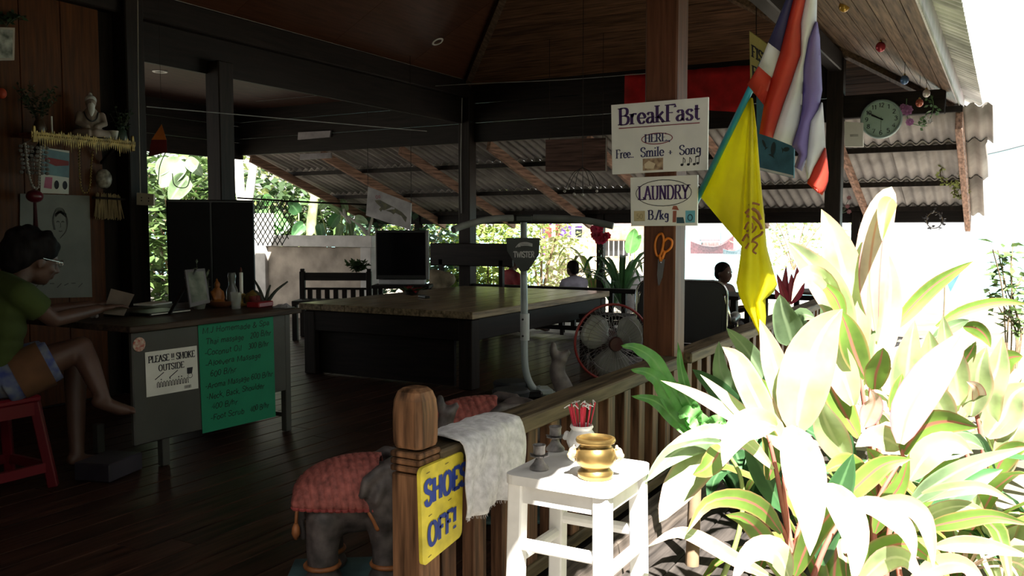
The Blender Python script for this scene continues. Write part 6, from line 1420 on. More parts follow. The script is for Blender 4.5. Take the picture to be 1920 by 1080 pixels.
# front cordyline: the leaves in front of the rail
base = at(1500, 1150, D=2.75); pa = thing('cordyline_plant', 'big pale leaved cordyline nearest the white stool, its leaves overhanging', 'plant', (base.x, base.y, GZ))
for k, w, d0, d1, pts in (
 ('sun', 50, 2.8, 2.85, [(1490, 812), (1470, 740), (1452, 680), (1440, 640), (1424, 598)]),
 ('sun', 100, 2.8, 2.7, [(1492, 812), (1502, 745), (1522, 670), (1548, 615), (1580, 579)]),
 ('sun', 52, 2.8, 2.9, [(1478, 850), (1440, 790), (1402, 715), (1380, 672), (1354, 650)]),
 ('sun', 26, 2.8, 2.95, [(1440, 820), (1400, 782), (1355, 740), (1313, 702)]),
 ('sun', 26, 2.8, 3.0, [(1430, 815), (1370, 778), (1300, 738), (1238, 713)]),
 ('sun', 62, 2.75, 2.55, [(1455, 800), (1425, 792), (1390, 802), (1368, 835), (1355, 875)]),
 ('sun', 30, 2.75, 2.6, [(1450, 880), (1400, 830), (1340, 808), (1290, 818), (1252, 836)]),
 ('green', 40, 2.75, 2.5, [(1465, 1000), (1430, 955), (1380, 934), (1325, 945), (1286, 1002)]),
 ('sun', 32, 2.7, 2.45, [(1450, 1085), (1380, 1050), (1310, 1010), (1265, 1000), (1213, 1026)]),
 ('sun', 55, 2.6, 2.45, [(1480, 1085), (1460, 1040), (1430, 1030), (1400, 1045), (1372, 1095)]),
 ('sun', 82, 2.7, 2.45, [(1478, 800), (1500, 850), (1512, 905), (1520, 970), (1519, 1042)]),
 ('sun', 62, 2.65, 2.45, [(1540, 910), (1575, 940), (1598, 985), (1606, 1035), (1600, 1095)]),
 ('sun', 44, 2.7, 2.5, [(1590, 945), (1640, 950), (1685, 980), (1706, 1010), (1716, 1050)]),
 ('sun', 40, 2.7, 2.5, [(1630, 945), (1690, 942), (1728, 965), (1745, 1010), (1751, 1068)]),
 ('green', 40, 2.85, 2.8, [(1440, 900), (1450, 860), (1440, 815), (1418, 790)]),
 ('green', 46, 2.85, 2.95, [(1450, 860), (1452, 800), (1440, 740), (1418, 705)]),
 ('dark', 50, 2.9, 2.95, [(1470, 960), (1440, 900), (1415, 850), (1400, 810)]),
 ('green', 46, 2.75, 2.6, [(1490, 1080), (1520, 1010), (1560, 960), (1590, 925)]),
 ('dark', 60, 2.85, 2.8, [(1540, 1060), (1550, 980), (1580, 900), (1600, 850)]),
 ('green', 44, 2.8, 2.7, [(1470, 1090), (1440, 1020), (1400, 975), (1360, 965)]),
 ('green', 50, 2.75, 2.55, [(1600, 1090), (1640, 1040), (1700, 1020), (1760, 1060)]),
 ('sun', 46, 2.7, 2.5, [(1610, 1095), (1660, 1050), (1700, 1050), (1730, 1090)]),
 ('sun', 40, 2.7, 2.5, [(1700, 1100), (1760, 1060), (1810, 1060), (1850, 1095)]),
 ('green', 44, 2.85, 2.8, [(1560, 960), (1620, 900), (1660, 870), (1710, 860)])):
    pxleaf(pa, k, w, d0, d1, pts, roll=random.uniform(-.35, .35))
for pts in ([(1500, 1120), (1480, 1000), (1470, 900), (1485, 800)], [(1500, 1120), (1475, 1010), (1440, 950)], [(1500, 1120), (1495, 1000), (1540, 905)], [(1505, 1120), (1470, 960), (1455, 880), (1440, 815)], [(1510, 1120), (1560, 1000), (1620, 940)], [(1490, 1120), (1460, 1040), (1425, 960)]):
    stem(pa, [at(x, y, D=2.8) for x, y in pts], .010, .006, m_pstem, 'petiole')
# cleft leaved philodendron between stool and rail
base = at(1330, 1100, D=2.95); ph = thing('cleft_leaf_plant', 'shaded plant with cleft leaves beside the white stool', 'plant', (base.x, base.y, GZ))
for k, w, pts in (('grey', 44, [(1352, 832), (1300, 832), (1250, 860), (1208, 906)]), ('sun', 70, [(1356, 834), (1320, 860), (1280, 905), (1255, 945), (1236, 980)]), ('green', 46, [(1354, 836), (1340, 860), (1320, 880), (1298, 890)])): pxleaf(ph, k, w, 2.8, 2.55, pts, roll=random.uniform(-.2, .2), ruffle=.03)
stem(ph, [at(x, y, D=2.85) for x, y in ((1340, 1120), (1385, 1000), (1390, 900), (1354, 834))], .010, .006, mat('green petiole', (.25, .32, .10), rough=.5), 'petiole')
# tall cordylines
base = at(1640, 1060, D=3.25); pb_ = thing('cordyline_plant', 'tallest cordyline with upright blown out leaves and curled tip', 'plant', (base.x, base.y, GZ))
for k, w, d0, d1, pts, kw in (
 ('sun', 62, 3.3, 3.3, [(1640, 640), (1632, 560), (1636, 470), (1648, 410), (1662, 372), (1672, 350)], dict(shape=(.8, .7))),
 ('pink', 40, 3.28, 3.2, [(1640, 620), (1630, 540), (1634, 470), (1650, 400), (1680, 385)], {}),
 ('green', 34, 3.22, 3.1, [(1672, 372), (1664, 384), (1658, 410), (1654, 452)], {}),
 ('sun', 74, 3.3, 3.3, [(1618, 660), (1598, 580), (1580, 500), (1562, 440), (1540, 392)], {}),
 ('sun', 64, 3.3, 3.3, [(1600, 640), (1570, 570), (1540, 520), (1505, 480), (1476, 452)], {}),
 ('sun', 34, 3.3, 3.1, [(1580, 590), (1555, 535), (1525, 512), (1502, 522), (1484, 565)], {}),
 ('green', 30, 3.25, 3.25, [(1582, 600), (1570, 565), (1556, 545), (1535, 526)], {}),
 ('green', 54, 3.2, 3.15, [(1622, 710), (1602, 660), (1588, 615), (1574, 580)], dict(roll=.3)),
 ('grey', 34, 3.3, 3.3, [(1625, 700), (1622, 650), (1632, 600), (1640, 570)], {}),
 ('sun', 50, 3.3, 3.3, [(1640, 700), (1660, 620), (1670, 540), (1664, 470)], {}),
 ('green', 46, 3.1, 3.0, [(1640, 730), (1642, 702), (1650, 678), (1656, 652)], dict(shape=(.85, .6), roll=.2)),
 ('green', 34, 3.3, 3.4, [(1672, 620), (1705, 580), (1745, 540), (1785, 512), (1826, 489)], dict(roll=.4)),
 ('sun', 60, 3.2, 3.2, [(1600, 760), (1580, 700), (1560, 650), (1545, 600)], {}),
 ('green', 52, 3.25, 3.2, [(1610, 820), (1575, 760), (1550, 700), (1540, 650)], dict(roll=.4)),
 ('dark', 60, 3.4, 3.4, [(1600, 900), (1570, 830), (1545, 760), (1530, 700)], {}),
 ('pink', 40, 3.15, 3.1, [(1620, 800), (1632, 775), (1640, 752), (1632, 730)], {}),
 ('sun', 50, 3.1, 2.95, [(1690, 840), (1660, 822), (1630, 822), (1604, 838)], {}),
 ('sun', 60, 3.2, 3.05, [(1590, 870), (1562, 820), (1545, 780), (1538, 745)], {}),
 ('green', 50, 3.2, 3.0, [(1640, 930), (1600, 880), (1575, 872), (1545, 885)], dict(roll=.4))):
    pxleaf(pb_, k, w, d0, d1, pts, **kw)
for pts in ([(1645, 1100), (1640, 900), (1618, 740), (1608, 640)], [(1645, 1100), (1650, 900), (1640, 730)], [(1640, 1100), (1632, 800), (1638, 640)]): stem(pb_, [at(x, y, D=3.3) for x, y in pts], .012, .007, m_pstem, 'petiole')
base = at(1760, 1060, D=3.1); pc = thing('cordyline_plant', 'cordyline with the big pink leaf and long straight green leaves', 'plant', (base.x, base.y, GZ))
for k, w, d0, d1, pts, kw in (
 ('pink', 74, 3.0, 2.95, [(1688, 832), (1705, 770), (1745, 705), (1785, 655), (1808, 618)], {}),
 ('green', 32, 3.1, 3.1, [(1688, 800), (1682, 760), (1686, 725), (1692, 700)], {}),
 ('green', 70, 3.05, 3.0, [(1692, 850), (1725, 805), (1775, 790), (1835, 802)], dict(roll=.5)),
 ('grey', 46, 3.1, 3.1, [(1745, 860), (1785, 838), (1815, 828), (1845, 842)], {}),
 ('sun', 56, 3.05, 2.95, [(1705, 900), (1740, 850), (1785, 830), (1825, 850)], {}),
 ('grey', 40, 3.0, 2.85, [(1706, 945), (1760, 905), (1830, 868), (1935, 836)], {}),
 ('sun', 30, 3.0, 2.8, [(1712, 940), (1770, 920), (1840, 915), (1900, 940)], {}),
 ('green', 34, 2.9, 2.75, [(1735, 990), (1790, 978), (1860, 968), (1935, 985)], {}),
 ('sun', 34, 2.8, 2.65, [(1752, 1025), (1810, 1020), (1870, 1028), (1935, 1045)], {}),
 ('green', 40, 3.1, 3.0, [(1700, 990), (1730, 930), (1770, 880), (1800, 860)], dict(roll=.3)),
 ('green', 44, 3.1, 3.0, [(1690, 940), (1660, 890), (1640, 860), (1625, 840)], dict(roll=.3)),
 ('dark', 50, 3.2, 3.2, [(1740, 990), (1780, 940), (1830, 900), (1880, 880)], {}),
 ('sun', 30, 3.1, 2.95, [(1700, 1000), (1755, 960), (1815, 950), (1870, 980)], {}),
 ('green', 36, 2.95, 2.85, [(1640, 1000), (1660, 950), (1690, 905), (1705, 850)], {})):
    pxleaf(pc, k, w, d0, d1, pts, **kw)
for pts in ([(1660, 1100), (1670, 980), (1700, 900), (1688, 835)], [(1690, 1100), (1680, 1000), (1720, 930)], [(1650, 1100), (1640, 960), (1690, 860)]): stem(pc, [at(x, y, D=3.05) for x, y in pts], .011, .006, m_pstem, 'petiole')
# cordylines farther along
base = at(1850, 900, D=4.2); pdn = thing('cordyline_plant', 'cordyline by the picture edge with arching leaves over the sea', 'plant', (base.x, base.y, GZ))
for k, w, pts, kw in (('green', 22, [(1755, 612), (1800, 585), (1850, 570), (1890, 566), (1935, 572)], {}), ('grey', 24, [(1748, 636), (1775, 618), (1800, 606), (1818, 600)], {}), ('green', 30, [(1806, 612), (1830, 615), (1848, 630), (1858, 652)], dict(roll=.3)), ('green', 46, [(1862, 722), (1868, 695), (1890, 672), (1918, 668)], dict(roll=.2, shape=(.8, .7))), ('sun', 56, [(1760, 760), (1750, 700), (1746, 660), (1742, 620)], {}), ('sun', 60, [(1820, 780), (1830, 730), (1835, 690), (1850, 650)], {}), ('sun', 66, [(1850, 820), (1880, 780), (1900, 740), (1935, 720)], {}), ('sun', 60, [(1780, 800), (1760, 760), (1735, 730), (1700, 720)], {}), ('green', 28, [(1802, 705), (1808, 680), (1820, 660), (1830, 640)], {}), ('sun', 54, [(1800, 760), (1790, 700), (1775, 650), (1768, 590)], {}), ('sun', 60, [(1700, 780), (1700, 720), (1705, 660), (1715, 600)], {}), ('sun', 60, [(1860, 800), (1850, 740), (1870, 690), (1880, 630)], {}), ('sun', 50, [(1880, 900), (1890, 840), (1910, 800), (1940, 780)], {}), ('pink', 26, [(1830, 770), (1836, 745), (1830, 725), (1812, 715)], {}), ('green', 44, [(1860, 900), (1880, 860), (1905, 840), (1935, 838)], dict(roll=.3))):
    pxleaf(pdn, k, w, 4.1, 4.0, pts, **kw)
for pts in ([(1850, 950), (1840, 820), (1810, 700)], [(1850, 950), (1800, 820), (1760, 720)], [(1850, 950), (1870, 820), (1866, 720)]): stem(pdn, [at(x, y, D=4.1) for x, y in pts], .014, .008, m_pstem, 'petiole')
# filler: low shaded leaves of the bed, plant by plant
def rosette(label, p, n, L_, w, key, lift=.8, name='bed_plant', grp='leafy plants of the bed'):
    t = thing(name, label, 'plant', p, group=grp); a0 = random.uniform(0, 6)
    for i in range(n):
        a = a0 + i * 2.4; l = L_ * random.uniform(.7, 1.15); d = V((math.cos(a), math.sin(a), 0)); z = lift * random.uniform(.6, 1.2)
        blade(t, [V(p) + V((0, 0, .02)), V(p) + d * l * .35 + V((0, 0, l * z * .7)), V(p) + d * l * .75 + V((0, 0, l * z * .85)), V(p) + d * l + V((0, 0, l * z * .55))], w * random.uniform(.8, 1.2), key, nrm=V((0, 0, 1)) - d * .4, n=9)
    return t
for lb, (x, y, d), n, L_, w, key in (('low green plant in the bed behind the front cordyline', (1560, 1100, 3.3), 12, .55, .10, 'green'), ('low dark green plant at the foot of the tall cordyline', (1660, 1090, 3.7), 12, .6, .11, 'dark'), ('low green plant at the foot of the pink leaved cordyline', (1790, 1060, 3.6), 12, .6, .10, 'green'), ('bright low plant in the corner of the bed', (1890, 1040, 3.4), 12, .55, .09, 'sun'), ('dark low plant against the rail beyond the ferns', (1400, 900, 4.3), 10, .45, .13, 'dark'), ('pale low plant in sun beyond the tall cordyline', (1750, 850, 5.0), 12, .75, .12, 'sun'), ('pale low plant in sun at the picture edge', (1880, 830, 5.4), 12, .8, .12, 'sun'), ('low pale green plant in the open sun of the far bed', (1680, 780, 5.6), 12, .7, .11, 'sun')):
    p = at(x, y, D=d); rosette(lb, V((p.x, p.y, GZ)), n, L_, w, key, lift=1.0)
p = at(1810, 1010, D=3.2); rosette('small plant with narrow pink striped leaves low in the bed', V((p.x, p.y, max(GZ, p.z - .15))), 12, .24, .022, 'pink', lift=.5)
# bird's nest fern at the post
base = at(1300, 850, D=3.6); fe = thing('nest_fern', 'wavy bright green fern in front of the post foot', 'fern', (base.x, base.y, GZ))
for k, w, pts in (('fern', 30, [(1300, 812), (1262, 735), (1225, 675), (1190, 652), (1163, 648)]), ('fern', 32, [(1296, 812), (1262, 765), (1235, 715), (1210, 698), (1181, 693)]), ('fern', 30, [(1290, 815), (1262, 782), (1228, 752), (1182, 742)]), ('fern', 22, [(1300, 810), (1290, 745), (1278, 695), (1271, 640)]), ('fern', 40, [(1330, 812), (1308, 790), (1288, 775), (1270, 782)]), ('fern', 30, [(1310, 815), (1300, 770), (1280, 735), (1262, 712)]), ('fern', 34, [(1330, 815), (1335, 800), (1350, 790), (1362, 800)])): pxleaf(fe, k, w, 3.55, 3.5, pts, ruffle=.2, n=24, roll=random.uniform(-.2, .2), fold=.35)
stem(fe, [V((base.x, base.y, GZ)), at(1305, 860, D=3.58), at(1300, 808, D=3.55)], .03, .02, m_cane, 'crown')
base = at(1440, 800, D=4.1); pg = thing('arrowhead_plant', 'shaded grey green arrow leaved plant against the rail', 'plant', (base.x, base.y, GZ))
for k, w, pts in (('grey', 44, [(1440, 730), (1420, 690), (1395, 650), (1362, 615)]), ('dark', 50, [(1400, 790), (1370, 760), (1340, 725), (1298, 692)]), ('grey', 40, [(1376, 745), (1362, 720), (1350, 690), (1348, 640)]), ('grey', 56, [(1485, 645), (1478, 615), (1468, 585), (1462, 552)]), ('grey', 40, [(1492, 630), (1498, 605), (1506, 590), (1528, 596)]), ('grey', 26, [(1540, 640), (1542, 615), (1546, 590), (1540, 565)]), ('dark', 46, [(1430, 760), (1450, 720), (1455, 690), (1450, 655)])): pxleaf(pg, k, w, 4.0, 3.9, pts, shape=(.62, .7))
for pts in ([(1440, 860), (1445, 780), (1440, 728)], [(1445, 860), (1470, 740), (1486, 640)], [(1440, 860), (1410, 820), (1395, 785)]): stem(pg, [at(x, y, D=4.05) for x, y in pts], .009, .006, mat('green petiole', (.25, .32, .10)), 'petiole')
p = at(1478, 575, D=6.6); rt = thing('red_cordyline', 'crimson leaved cordyline beyond the rail', 'plant', (p.x, p.y, GZ))
for pts in ([(1476, 570), (1468, 545), (1456, 512)], [(1476, 570), (1472, 540), (1474, 498)], [(1480, 570), (1490, 540), (1497, 492)], [(1482, 570), (1500, 545), (1508, 505)], [(1478, 570), (1484, 540), (1484, 512)], [(1474, 572), (1462, 560), (1452, 540)]): pxleaf(rt, 'red', 15, 6.6, 6.6, pts)
stem(rt, [V((p.x, p.y, GZ)), at(1478, 600, D=6.6), at(1478, 566, D=6.6)], .02, .012, m_cane)
g = G(); 
# shrubs: clouds of leaves on stems
def cloud(g, c, rad, n, size, seed=0, flat=.5):
    for _ in range(n):
        while True:
            o = V((random.uniform(-1, 1), random.uniform(-1, 1), random.uniform(-1, 1)))
            if .25 < o.length < 1: break
        b = V(c) + V((o.x * rad[0], o.y * rad[1], o.z * rad[2])); d = V((random.uniform(-1, 1), random.uniform(-1, 1), random.uniform(-.8, .5))).normalized(); w_ = d.cross(V((random.uniform(-.5, .5), random.uniform(-.5, .5), 1))).normalized() * size * .35 * random.uniform(.7, 1.3); L_ = d * size * random.uniform(.7, 1.3)
        g.add([b, b + L_ * .45 + w_, b + L_, b + L_ * .45 - w_], [(0, 1, 2, 3)])
m_bush = [mat('shrub leaf %s' % i, c, rough=.5, var=.3, scale=3, trans=.3, rnd=.15) for i, c in (('mid', (.10, .17, .05)), ('yellow', (.27, .36, .08)), ('deep', (.045, .085, .03)), ('pale', (.36, .42, .16)), ('blue', (.10, .19, .12)))]
def shrub(label, p, rad, n, size, k, grp='garden shrubs around the pavilion', name='shrub'):
    t = thing(name, label, 'shrub', p, group=grp); h = rad[2]
    g = G()
    for i in range(6): a = i * 1.05; g.tube(cat([V((0, 0, 0)), V((rad[0] * .25 * math.cos(a), rad[1] * .25 * math.sin(a), h * .8)), V((rad[0] * .6 * math.cos(a), rad[1] * .6 * math.sin(a), h * 1.5))], 4), [.03 - .0025 * q for q in range(9)], 5)
    ob('stem', g, m_cane, t)
    g = G(); cloud(g, (0, 0, h), rad, n, size); ob('foliage', g, m_bush[k], t, kind='stuff'); return t
# bushes by the picture edge, single leaves on twigs
p = at(1890, 640, D=6.3); t = thing('twig_shrub', 'airy shrub with small glossy leaves at the picture edge', 'shrub', (p.x, p.y, GZ)); gl = G(); gl.add([(0, 0, 0), (.45, .22, .04), (1, 0, -.06), (.45, -.22, .04), (.5, 0, -.02)], [(0, 4, 1), (1, 4, 2), (2, 4, 3), (3, 4, 0)]); lme = mesh_of('leaf', gl, m_bush[0])
g = G(); tw_ = []
for i in range(9):
    e = at(1868 + random.uniform(-14, 60), 430 + random.uniform(0, 120), D=6.3 + random.uniform(-.3, .3)); b = at(1890 + random.uniform(-6, 25), 640, D=6.3); C = cat([V((p.x + random.uniform(-.05, .05), p.y, GZ)), b, e.lerp(b, .4) + V((random.uniform(-.05, .05), 0, 0)), e], 6); g.tube(C, .005, 5); tw_ += C[7:]
ob('stem', g, m_cane, t, w=True)
for i in range(150):
    c = random.choice(tw_) + V((random.gauss(0, .03), random.gauss(0, .03), random.gauss(0, .02))); o = inst('leaf', lme, t, c, Matrix.Rotation(random.uniform(0, 6.28), 3, 'Z') @ Matrix.Rotation(random.uniform(-.5, .6), 3, 'Y') @ Matrix.Rotation(random.uniform(-.6, .6), 3, 'X')); s = random.uniform(.08, .13); o.scale = (s, s, s)
# unseen shrubs added around the view to block low skylight into the pavilion
for i, (x, y) in enumerate(((2.3, -2.2), (2.5, -.3), (2.4, 1.6), (2.6, 3.6), (2.6, 5.8), (2.8, 8.0), (.4, -3.6), (-1.8, -3.8), (-4.0, -3.6), (-6.2, -3.2), (-8.0, -1.2), (-8.2, 1.2))):
    shrub(['tall hedge shrub on the sunny side of the path', 'tall hedge shrub behind the photographer'][i > 5], (x, y, GZ), (1.25, 1.35, 1.55), 1500, .24, (0, 2, 0, 2)[i % 4], grp='hedge shrubs outside the frame')
# garden on the far side
WPY = 10.45
pw = thing('garden_parapet', 'pale weathered parapet with capping below the big leaves', 'parapet', at(585, 560, Y=WPY))
m_par = mat('weathered plaster', (.42, .36, .30), rough=.9, var=.2, scale=3); m_cap = mat('pale plaster cap', (.55, .53, .51), rough=.9, var=.1, scale=5)
def pbox(name, x0, x1, y0, y1, yy, t, m): a, b = at(x0, y0, Y=yy), at(x1, y1, Y=yy); g = G(); g.box(((a.x + b.x) / 2, yy + t / 2, (a.z + b.z) / 2), (abs(b.x - a.x), t, abs(a.z - b.z)), ch=.006); return ob(name, g, m, pw, w=True)
pbox('panel', 497, 680, 462, 640, WPY, .10, m_par); pbox('capping', 497, 697, 441, 464, WPY - .05, .2, m_cap); pbox('pier', 470, 500, 400, 640, WPY - .06, .22, m_cap); pbox('pier', 675, 697, 464, 640, WPY - .06, .22, m_cap); pbox('panel', 440, 470, 415, 640, WPY + .02, .08, m_black)
p = at(668, 512, D=10.08); sprig('potted_grass', 'spiky green sprig on the bench top rail', (p.x, p.y, .736), .12, 20, m_bush[2], .14, leafr=.04)
def bigleaf(label, bx, leaves_, D, key, wpx=None, rootz=GZ):
    b = at(*bx, D=D); t = thing('large_leaf_plant', label, 'plant', (b.x, b.y, rootz), group='large leaved garden plants')
    for (x0, y0, x1, y1, w) in leaves_:
        mx, my = (x0 + x1) / 2, min(y0, y1) - abs(y1 - y0) * .08 + abs(y0 - y1) * .4
        pxleaf(t, key, w, D, D - .15, [(x0, y0), (x0 * .6 + x1 * .4, y0 * .6 + y1 * .4 - 3), (x1 * .75 + x0 * .25, y1 * .75 + y0 * .25 - 2), (x1, y1)], shape=(.62, .65), roll=random.uniform(-.3, .3))
        stem(t, [V((b.x, b.y, rootz)), (V((b.x, b.y, rootz)) + at(x0, y0, D=D)) / 2 + V((0, 0, .1)), at(x0, y0, D=D)], .02, .01, mat('green petiole', (.25, .32, .10)), 'petiole')
    return t
bigleaf('blue green taro seen through the gap left of the cabinet', (330, 520), ((340, 300, 302, 352, 46), (352, 330, 318, 378, 40), (318, 300, 296, 330, 30), (350, 300, 380, 330, 26)), 12.6, 'grey')
bigleaf('broad green plant above the pier', (500, 520), ((505, 398, 470, 430, 26), (515, 405, 500, 440, 26), (515, 400, 528, 428, 24), (540, 415, 520, 440, 24), (505, 385, 495, 365, 22)), 14.4, 'fern')
bigleaf('dark broad plant behind the parapet', (560, 520), ((570, 420, 548, 445, 24), (600, 420, 605, 450, 22), (560, 400, 540, 380, 26), (620, 425, 640, 400, 22)), 14.6, 'dark')
bigleaf('pale grey leaved plant under the tilted picture', (650, 520), ((640, 420, 632, 450, 15), (655, 415, 660, 445, 14), (640, 400, 615, 385, 18), (665, 410, 690, 420, 16), (650, 395, 640, 372, 14), (600, 392, 625, 372, 14)), 14.3, 'grey')
b0 = at(583, 470, D=14.7); t = thing('papaya_tree', 'green trunked papaya standing behind the parapet', 'tree', (b0.x, b0.y, GZ)); stem(t, [V((b0.x, b0.y, GZ)), at(583, 440, D=14.7), at(588, 385, D=14.7), at(592, 355, D=14.7)], .10, .07, mat('pale green bark', (.36, .42, .20), rough=.7, var=.3, bump=.3), 'trunk')
for e in ((560, 345), (620, 350), (570, 330), (640, 372)): stem(t, [at(590, 372, D=14.7), at((590 + e[0]) / 2, (366 + e[1]) / 2, D=14.7), at(*e, D=14.7)], .045, .02, MATS['pale green bark'], 'leaf_stalk')
b0 = at(665, 470, D=14.3); t = thing('frangipani_tree', 'pale branched frangipani by the end of the parapet', 'tree', (b0.x, b0.y, GZ))
m_fr = mat('grey white bark', (.50, .48, .44), rough=.8, var=.15)
for pp in (((668, 560), (660, 430), (640, 400), (625, 385)), ((668, 520), (690, 440), (700, 400)), ((660, 430), (645, 395), (655, 375)), ((672, 480), (695, 455), (705, 440)), ((690, 440), (672, 420), (650, 405))): stem(t, [at(x, y, D=14.3) for x, y in pp], .035, .018, m_fr, 'branch')
b0 = at(456, 470, D=15.2); t = thing('white_tree', 'pale sunlit forked trunk beyond the pier', 'tree', (b0.x, b0.y, GZ))
for pp in (((456, 560), (457, 420), (452, 370), (446, 250)), ((457, 410), (466, 375), (484, 250)), ((456, 390), (450, 360), (425, 250))): stem(t, [at(x, y, D=15.2) for x, y in pp], .10, .06, mat('sunlit pale bark', (.75, .73, .68), rough=.8), 'branch')
for lb, x, y, D, rad, n, sz, k in (
  ('dense shrub filling the garden gap behind the taro', 335, 380, 16.5, (1.5, 1.4, 1.5), 1600, .22, 0), ('deep green shrub behind the pier and papaya', 520, 430, 17.4, (1.7, 1.5, 1.4), 1600, .22, 2), ('mid green shrub behind the frangipani', 650, 440, 17.6, (1.7, 1.5, 1.3), 1600, .2, 0),
  ('deep green shrub right of the television', 770, 470, 15.5, (1.3, 1.3, 1.15), 1500, .16, 4), ('sunlit yellow green shrub beside the column', 850, 475, 16.5, (1.4, 1.2, 1.2), 1600, .14, 1), ('sunlit pale shrub left of the exercise machine mast', 925, 470, 17.5, (1.1, 1.1, 1.25), 1600, .12, 1), ('low leafy shrub below the long bench backrest', 915, 510, 15.0, (.7, .7, .62), 1000, .12, 1), ('pale flowering shrub before the purple house', 1015, 470, 18.5, (1.0, 1.0, 1.25), 1500, .12, 3), ('far pale tree over the beach seen past the yellow flag', 1490, 430, 32.0, (2.4, 2.0, 1.5), 700, .22, 3), ('deep shrub low at the far left of the garden', 300, 420, 18.5, (2.2, 1.5, 1.7), 1500, .26, 2), ('tall shrub closing the garden behind the white trunk', 440, 400, 20.5, (2.0, 1.6, 1.9), 1500, .25, 3)):
    c = at(x, y, D=D); shrub(lb, (c.x, c.y, GZ), rad, n, sz, k, grp='garden shrubs beyond the pavilion')
# terrace plants
for lb, x, y, D, n, L_, w, key in (('dark spiky plant right of the flowered terrace post', 1165, 560, 12.3, 12, .75, .10, 'dark'), ('dark leafy plant at the foot of the flowered post', 1150, 565, 13.0, 10, .6, .12, 'dark'), ('pale leafed plant behind the person in lavender', 1112, 540, 13.5, 10, .6, .1, 'green')):
    p = at(x, y, D=D); rosette(lb, V((p.x, p.y, p.z - .12)), n, L_, w, key, lift=1.1, name='spiky_plant', grp='plants on the terrace')
bigleaf('banana with one torn pale leaf on the beach side', (1190, 540), ((1180, 475, 1190, 428, 26), (1190, 470, 1202, 440, 14)), 15.0, 'fern')
p = at(1180, 535, D=13.6); g = G(); g.ball((p.x, p.y, p.z - .1), (.33, .3, .34), 14, 10); o = ob('boulder', g, mat('pale grey stone', (.5, .48, .5), rough=.9, var=.25, scale=6, bump=.6), label='pale grey boulder beside the terrace plants', cat='rock'); remesh(o, .05, 2)
# purple house beyond
c = at(1052, 500, D=42); h = thing('bungalow', 'purple beach bungalow with white posts behind the shrubs', 'building', (c.x, c.y + 1.5, GZ), .1)
g = G(); g.box((0, 0, 1.0), (2.4, 2.4, 2.0)); ob('wall', g, mat('purple house paint', (.20, .06, .34), rough=.7, var=.1), h)
g = G(); g.add([(-2.0, -1.8, 1.9), (2.0, -1.8, 1.9), (2.0, 1.8, 1.9), (-2.0, 1.8, 1.9), (-1.2, 0, 2.9), (1.2, 0, 2.9)], [(3, 2, 1, 0), (0, 1, 5, 4), (2, 3, 4, 5), (1, 2, 5), (3, 0, 4)]); ob('roof', g, mat('pale tin roof', (.55, .5, .5), rough=.6), h)
for x in (-1.5, -.5, .5, 1.5): g = G(); g.box((x, -1.6, .95), (.13, .13, 1.9)); ob('porch_post', g, m_white, h)
g = G(); g.box((.7, -1.22, 1.2), (.8, .06, .7)); w_ = ob('window', g, m_white, h); g = G(); g.box((.7, -1.26, 1.2), (.66, .02, .56)); ob('pane', g, m_black, w_)
g = G(); g.box((-.7, -1.22, .9), (.75, .06, 1.6)); ob('door', g, mat('red house door', (.45, .06, .05)), h)
c = at(1172, 480, D=30); h = thing('beach_house', 'pale beach house with barred window and tiled roof far off', 'building', (c.x, c.y, GZ), .1)
g = G(); g.box((0, 0, .75), (2.4, 2.0, 1.9)); ob('wall', g, mat('cream house wall', (.62, .5, .36), rough=.8), h)
g = G(); g.add([(-1.6, -1.5, 1.6), (1.6, -1.5, 1.6), (1.6, 1.5, 1.6), (-1.6, 1.5, 1.6), (-.9, 0, 2.4), (.9, 0, 2.4)], [(3, 2, 1, 0), (0, 1, 5, 4), (2, 3, 4, 5), (1, 2, 5), (3, 0, 4)]); ob('roof', g, mat('pale pink tile', (.62, .42, .36), rough=.8), h)
g = G(); g.box((0, -1.02, .85), (1.0, .06, .5)); w_ = ob('window', g, m_black, h)
for k in range(6): g = G(); g.box((-.42 + k * .17, -1.06, .85), (.03, .03, .5)); ob('window_bar', g, m_white, w_)
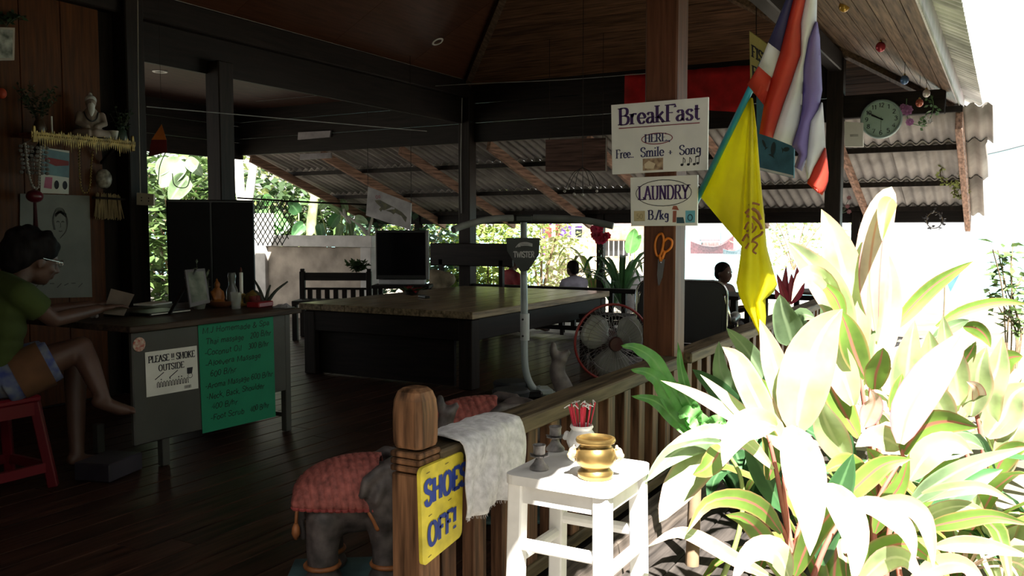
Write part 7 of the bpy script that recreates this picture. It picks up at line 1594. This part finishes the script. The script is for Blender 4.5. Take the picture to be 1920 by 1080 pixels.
# bamboo screen between house and shrubs
t = thing('bamboo_screen', 'pale bamboo pole screen before the purple house', 'screen', at(1040, 520, D=19.5)); gb = G(); gb.tube([(0, 0, 0), (0, 0, 1.3)], .035, 6); bme = mesh_of('bamboo_pole', gb, mat('sun bleached bamboo', (.62, .55, .42), rough=.7, rnd=.2))
for k in range(16): p = at(1025 + k * 5.2, 520, D=19.5); inst('bamboo_pole', bme, t, (p.x, p.y, GZ))
g = G(); a, b = at(1022, 500, D=19.4), at(1108, 500, D=19.4); g.tube([a, b], .03, 6); ob('cross_pole', g, MATS['sun bleached bamboo'], t, w=True)
# boats on the sea
def boat(label, x, y, L_, rz, col):
    p = at(x, y, Z=-1.45); k = L_ * mpp(p); t = thing('fishing_boat', label, 'boat', p, rz, group='boats moored off the beach'); t.scale = (1, 1, 1.7)
    rows = []
    for i in range(11):
        u = i / 10; w_ = .13 * k * math.sin(PI * min(1, .12 + u * .86)) ** .6; sh_ = .10 * k * (1 + 1.2 * (2 * u - 1) ** 2 * (1.3 if u > .5 else .6)); rows.append([((u - .5) * k, w_ * s, -.06 * k + (sh_ + .06 * k) * abs(s) ** .7) for s in (-1, -.75, -.4, 0, .4, .75, 1)])
    g = G(); g.grid(rows, .01 * k); ob('hull', g, mat('boat hull ' + label[:6], col, rough=.6), t, smooth=40)
    g = G(); g.box((-.05 * k, 0, .11 * k), (.38 * k, .14 * k, .10 * k)); ob('cabin', g, mat('boat cabin paint', (.16, .10, .10), rough=.6), t)
    g = G(); g.box((-.05 * k, 0, .185 * k), (.46 * k, .18 * k, .015 * k)); ob('canopy', g, mat('boat canopy', (.10, .05, .06), rough=.7), t)
    g = G(); g.tube([(.2 * k, 0, .05 * k), (.2 * k, 0, .30 * k)], .006 * k, 5); ob('mast', g, m_dark, t)
boat('pink hulled boat moored beyond the office chair', 1335, 476, 80, .5, (.12, .035, .04)); boat('small grey boat beside the pink one', 1374, 477, 36, .3, (.10, .09, .10))
q = [at(*c, D=7.5) for c in ((1772, 522), (1806, 502), (1782, 548))]; g = G(); g.add(q + [p + V((0, .006, 0)) for p in q], [(0, 1, 2), (5, 4, 3), (0, 3, 4, 1), (1, 4, 5, 2), (2, 5, 3, 0)]); t = thing('blue_pennant', 'small blue cloth triangle over the far bed', 'cloth', q[2]); ob('cloth', g, mat('faded blue cloth', (.05, .14, .22), rough=.8), t, w=True); g = G(); g.tube([V((q[0].x, q[0].y + .01, GZ)), V((q[0].x, q[0].y + .01, q[0].z + .05))], .008, 6); ob('stake', g, m_cane, t, w=True)
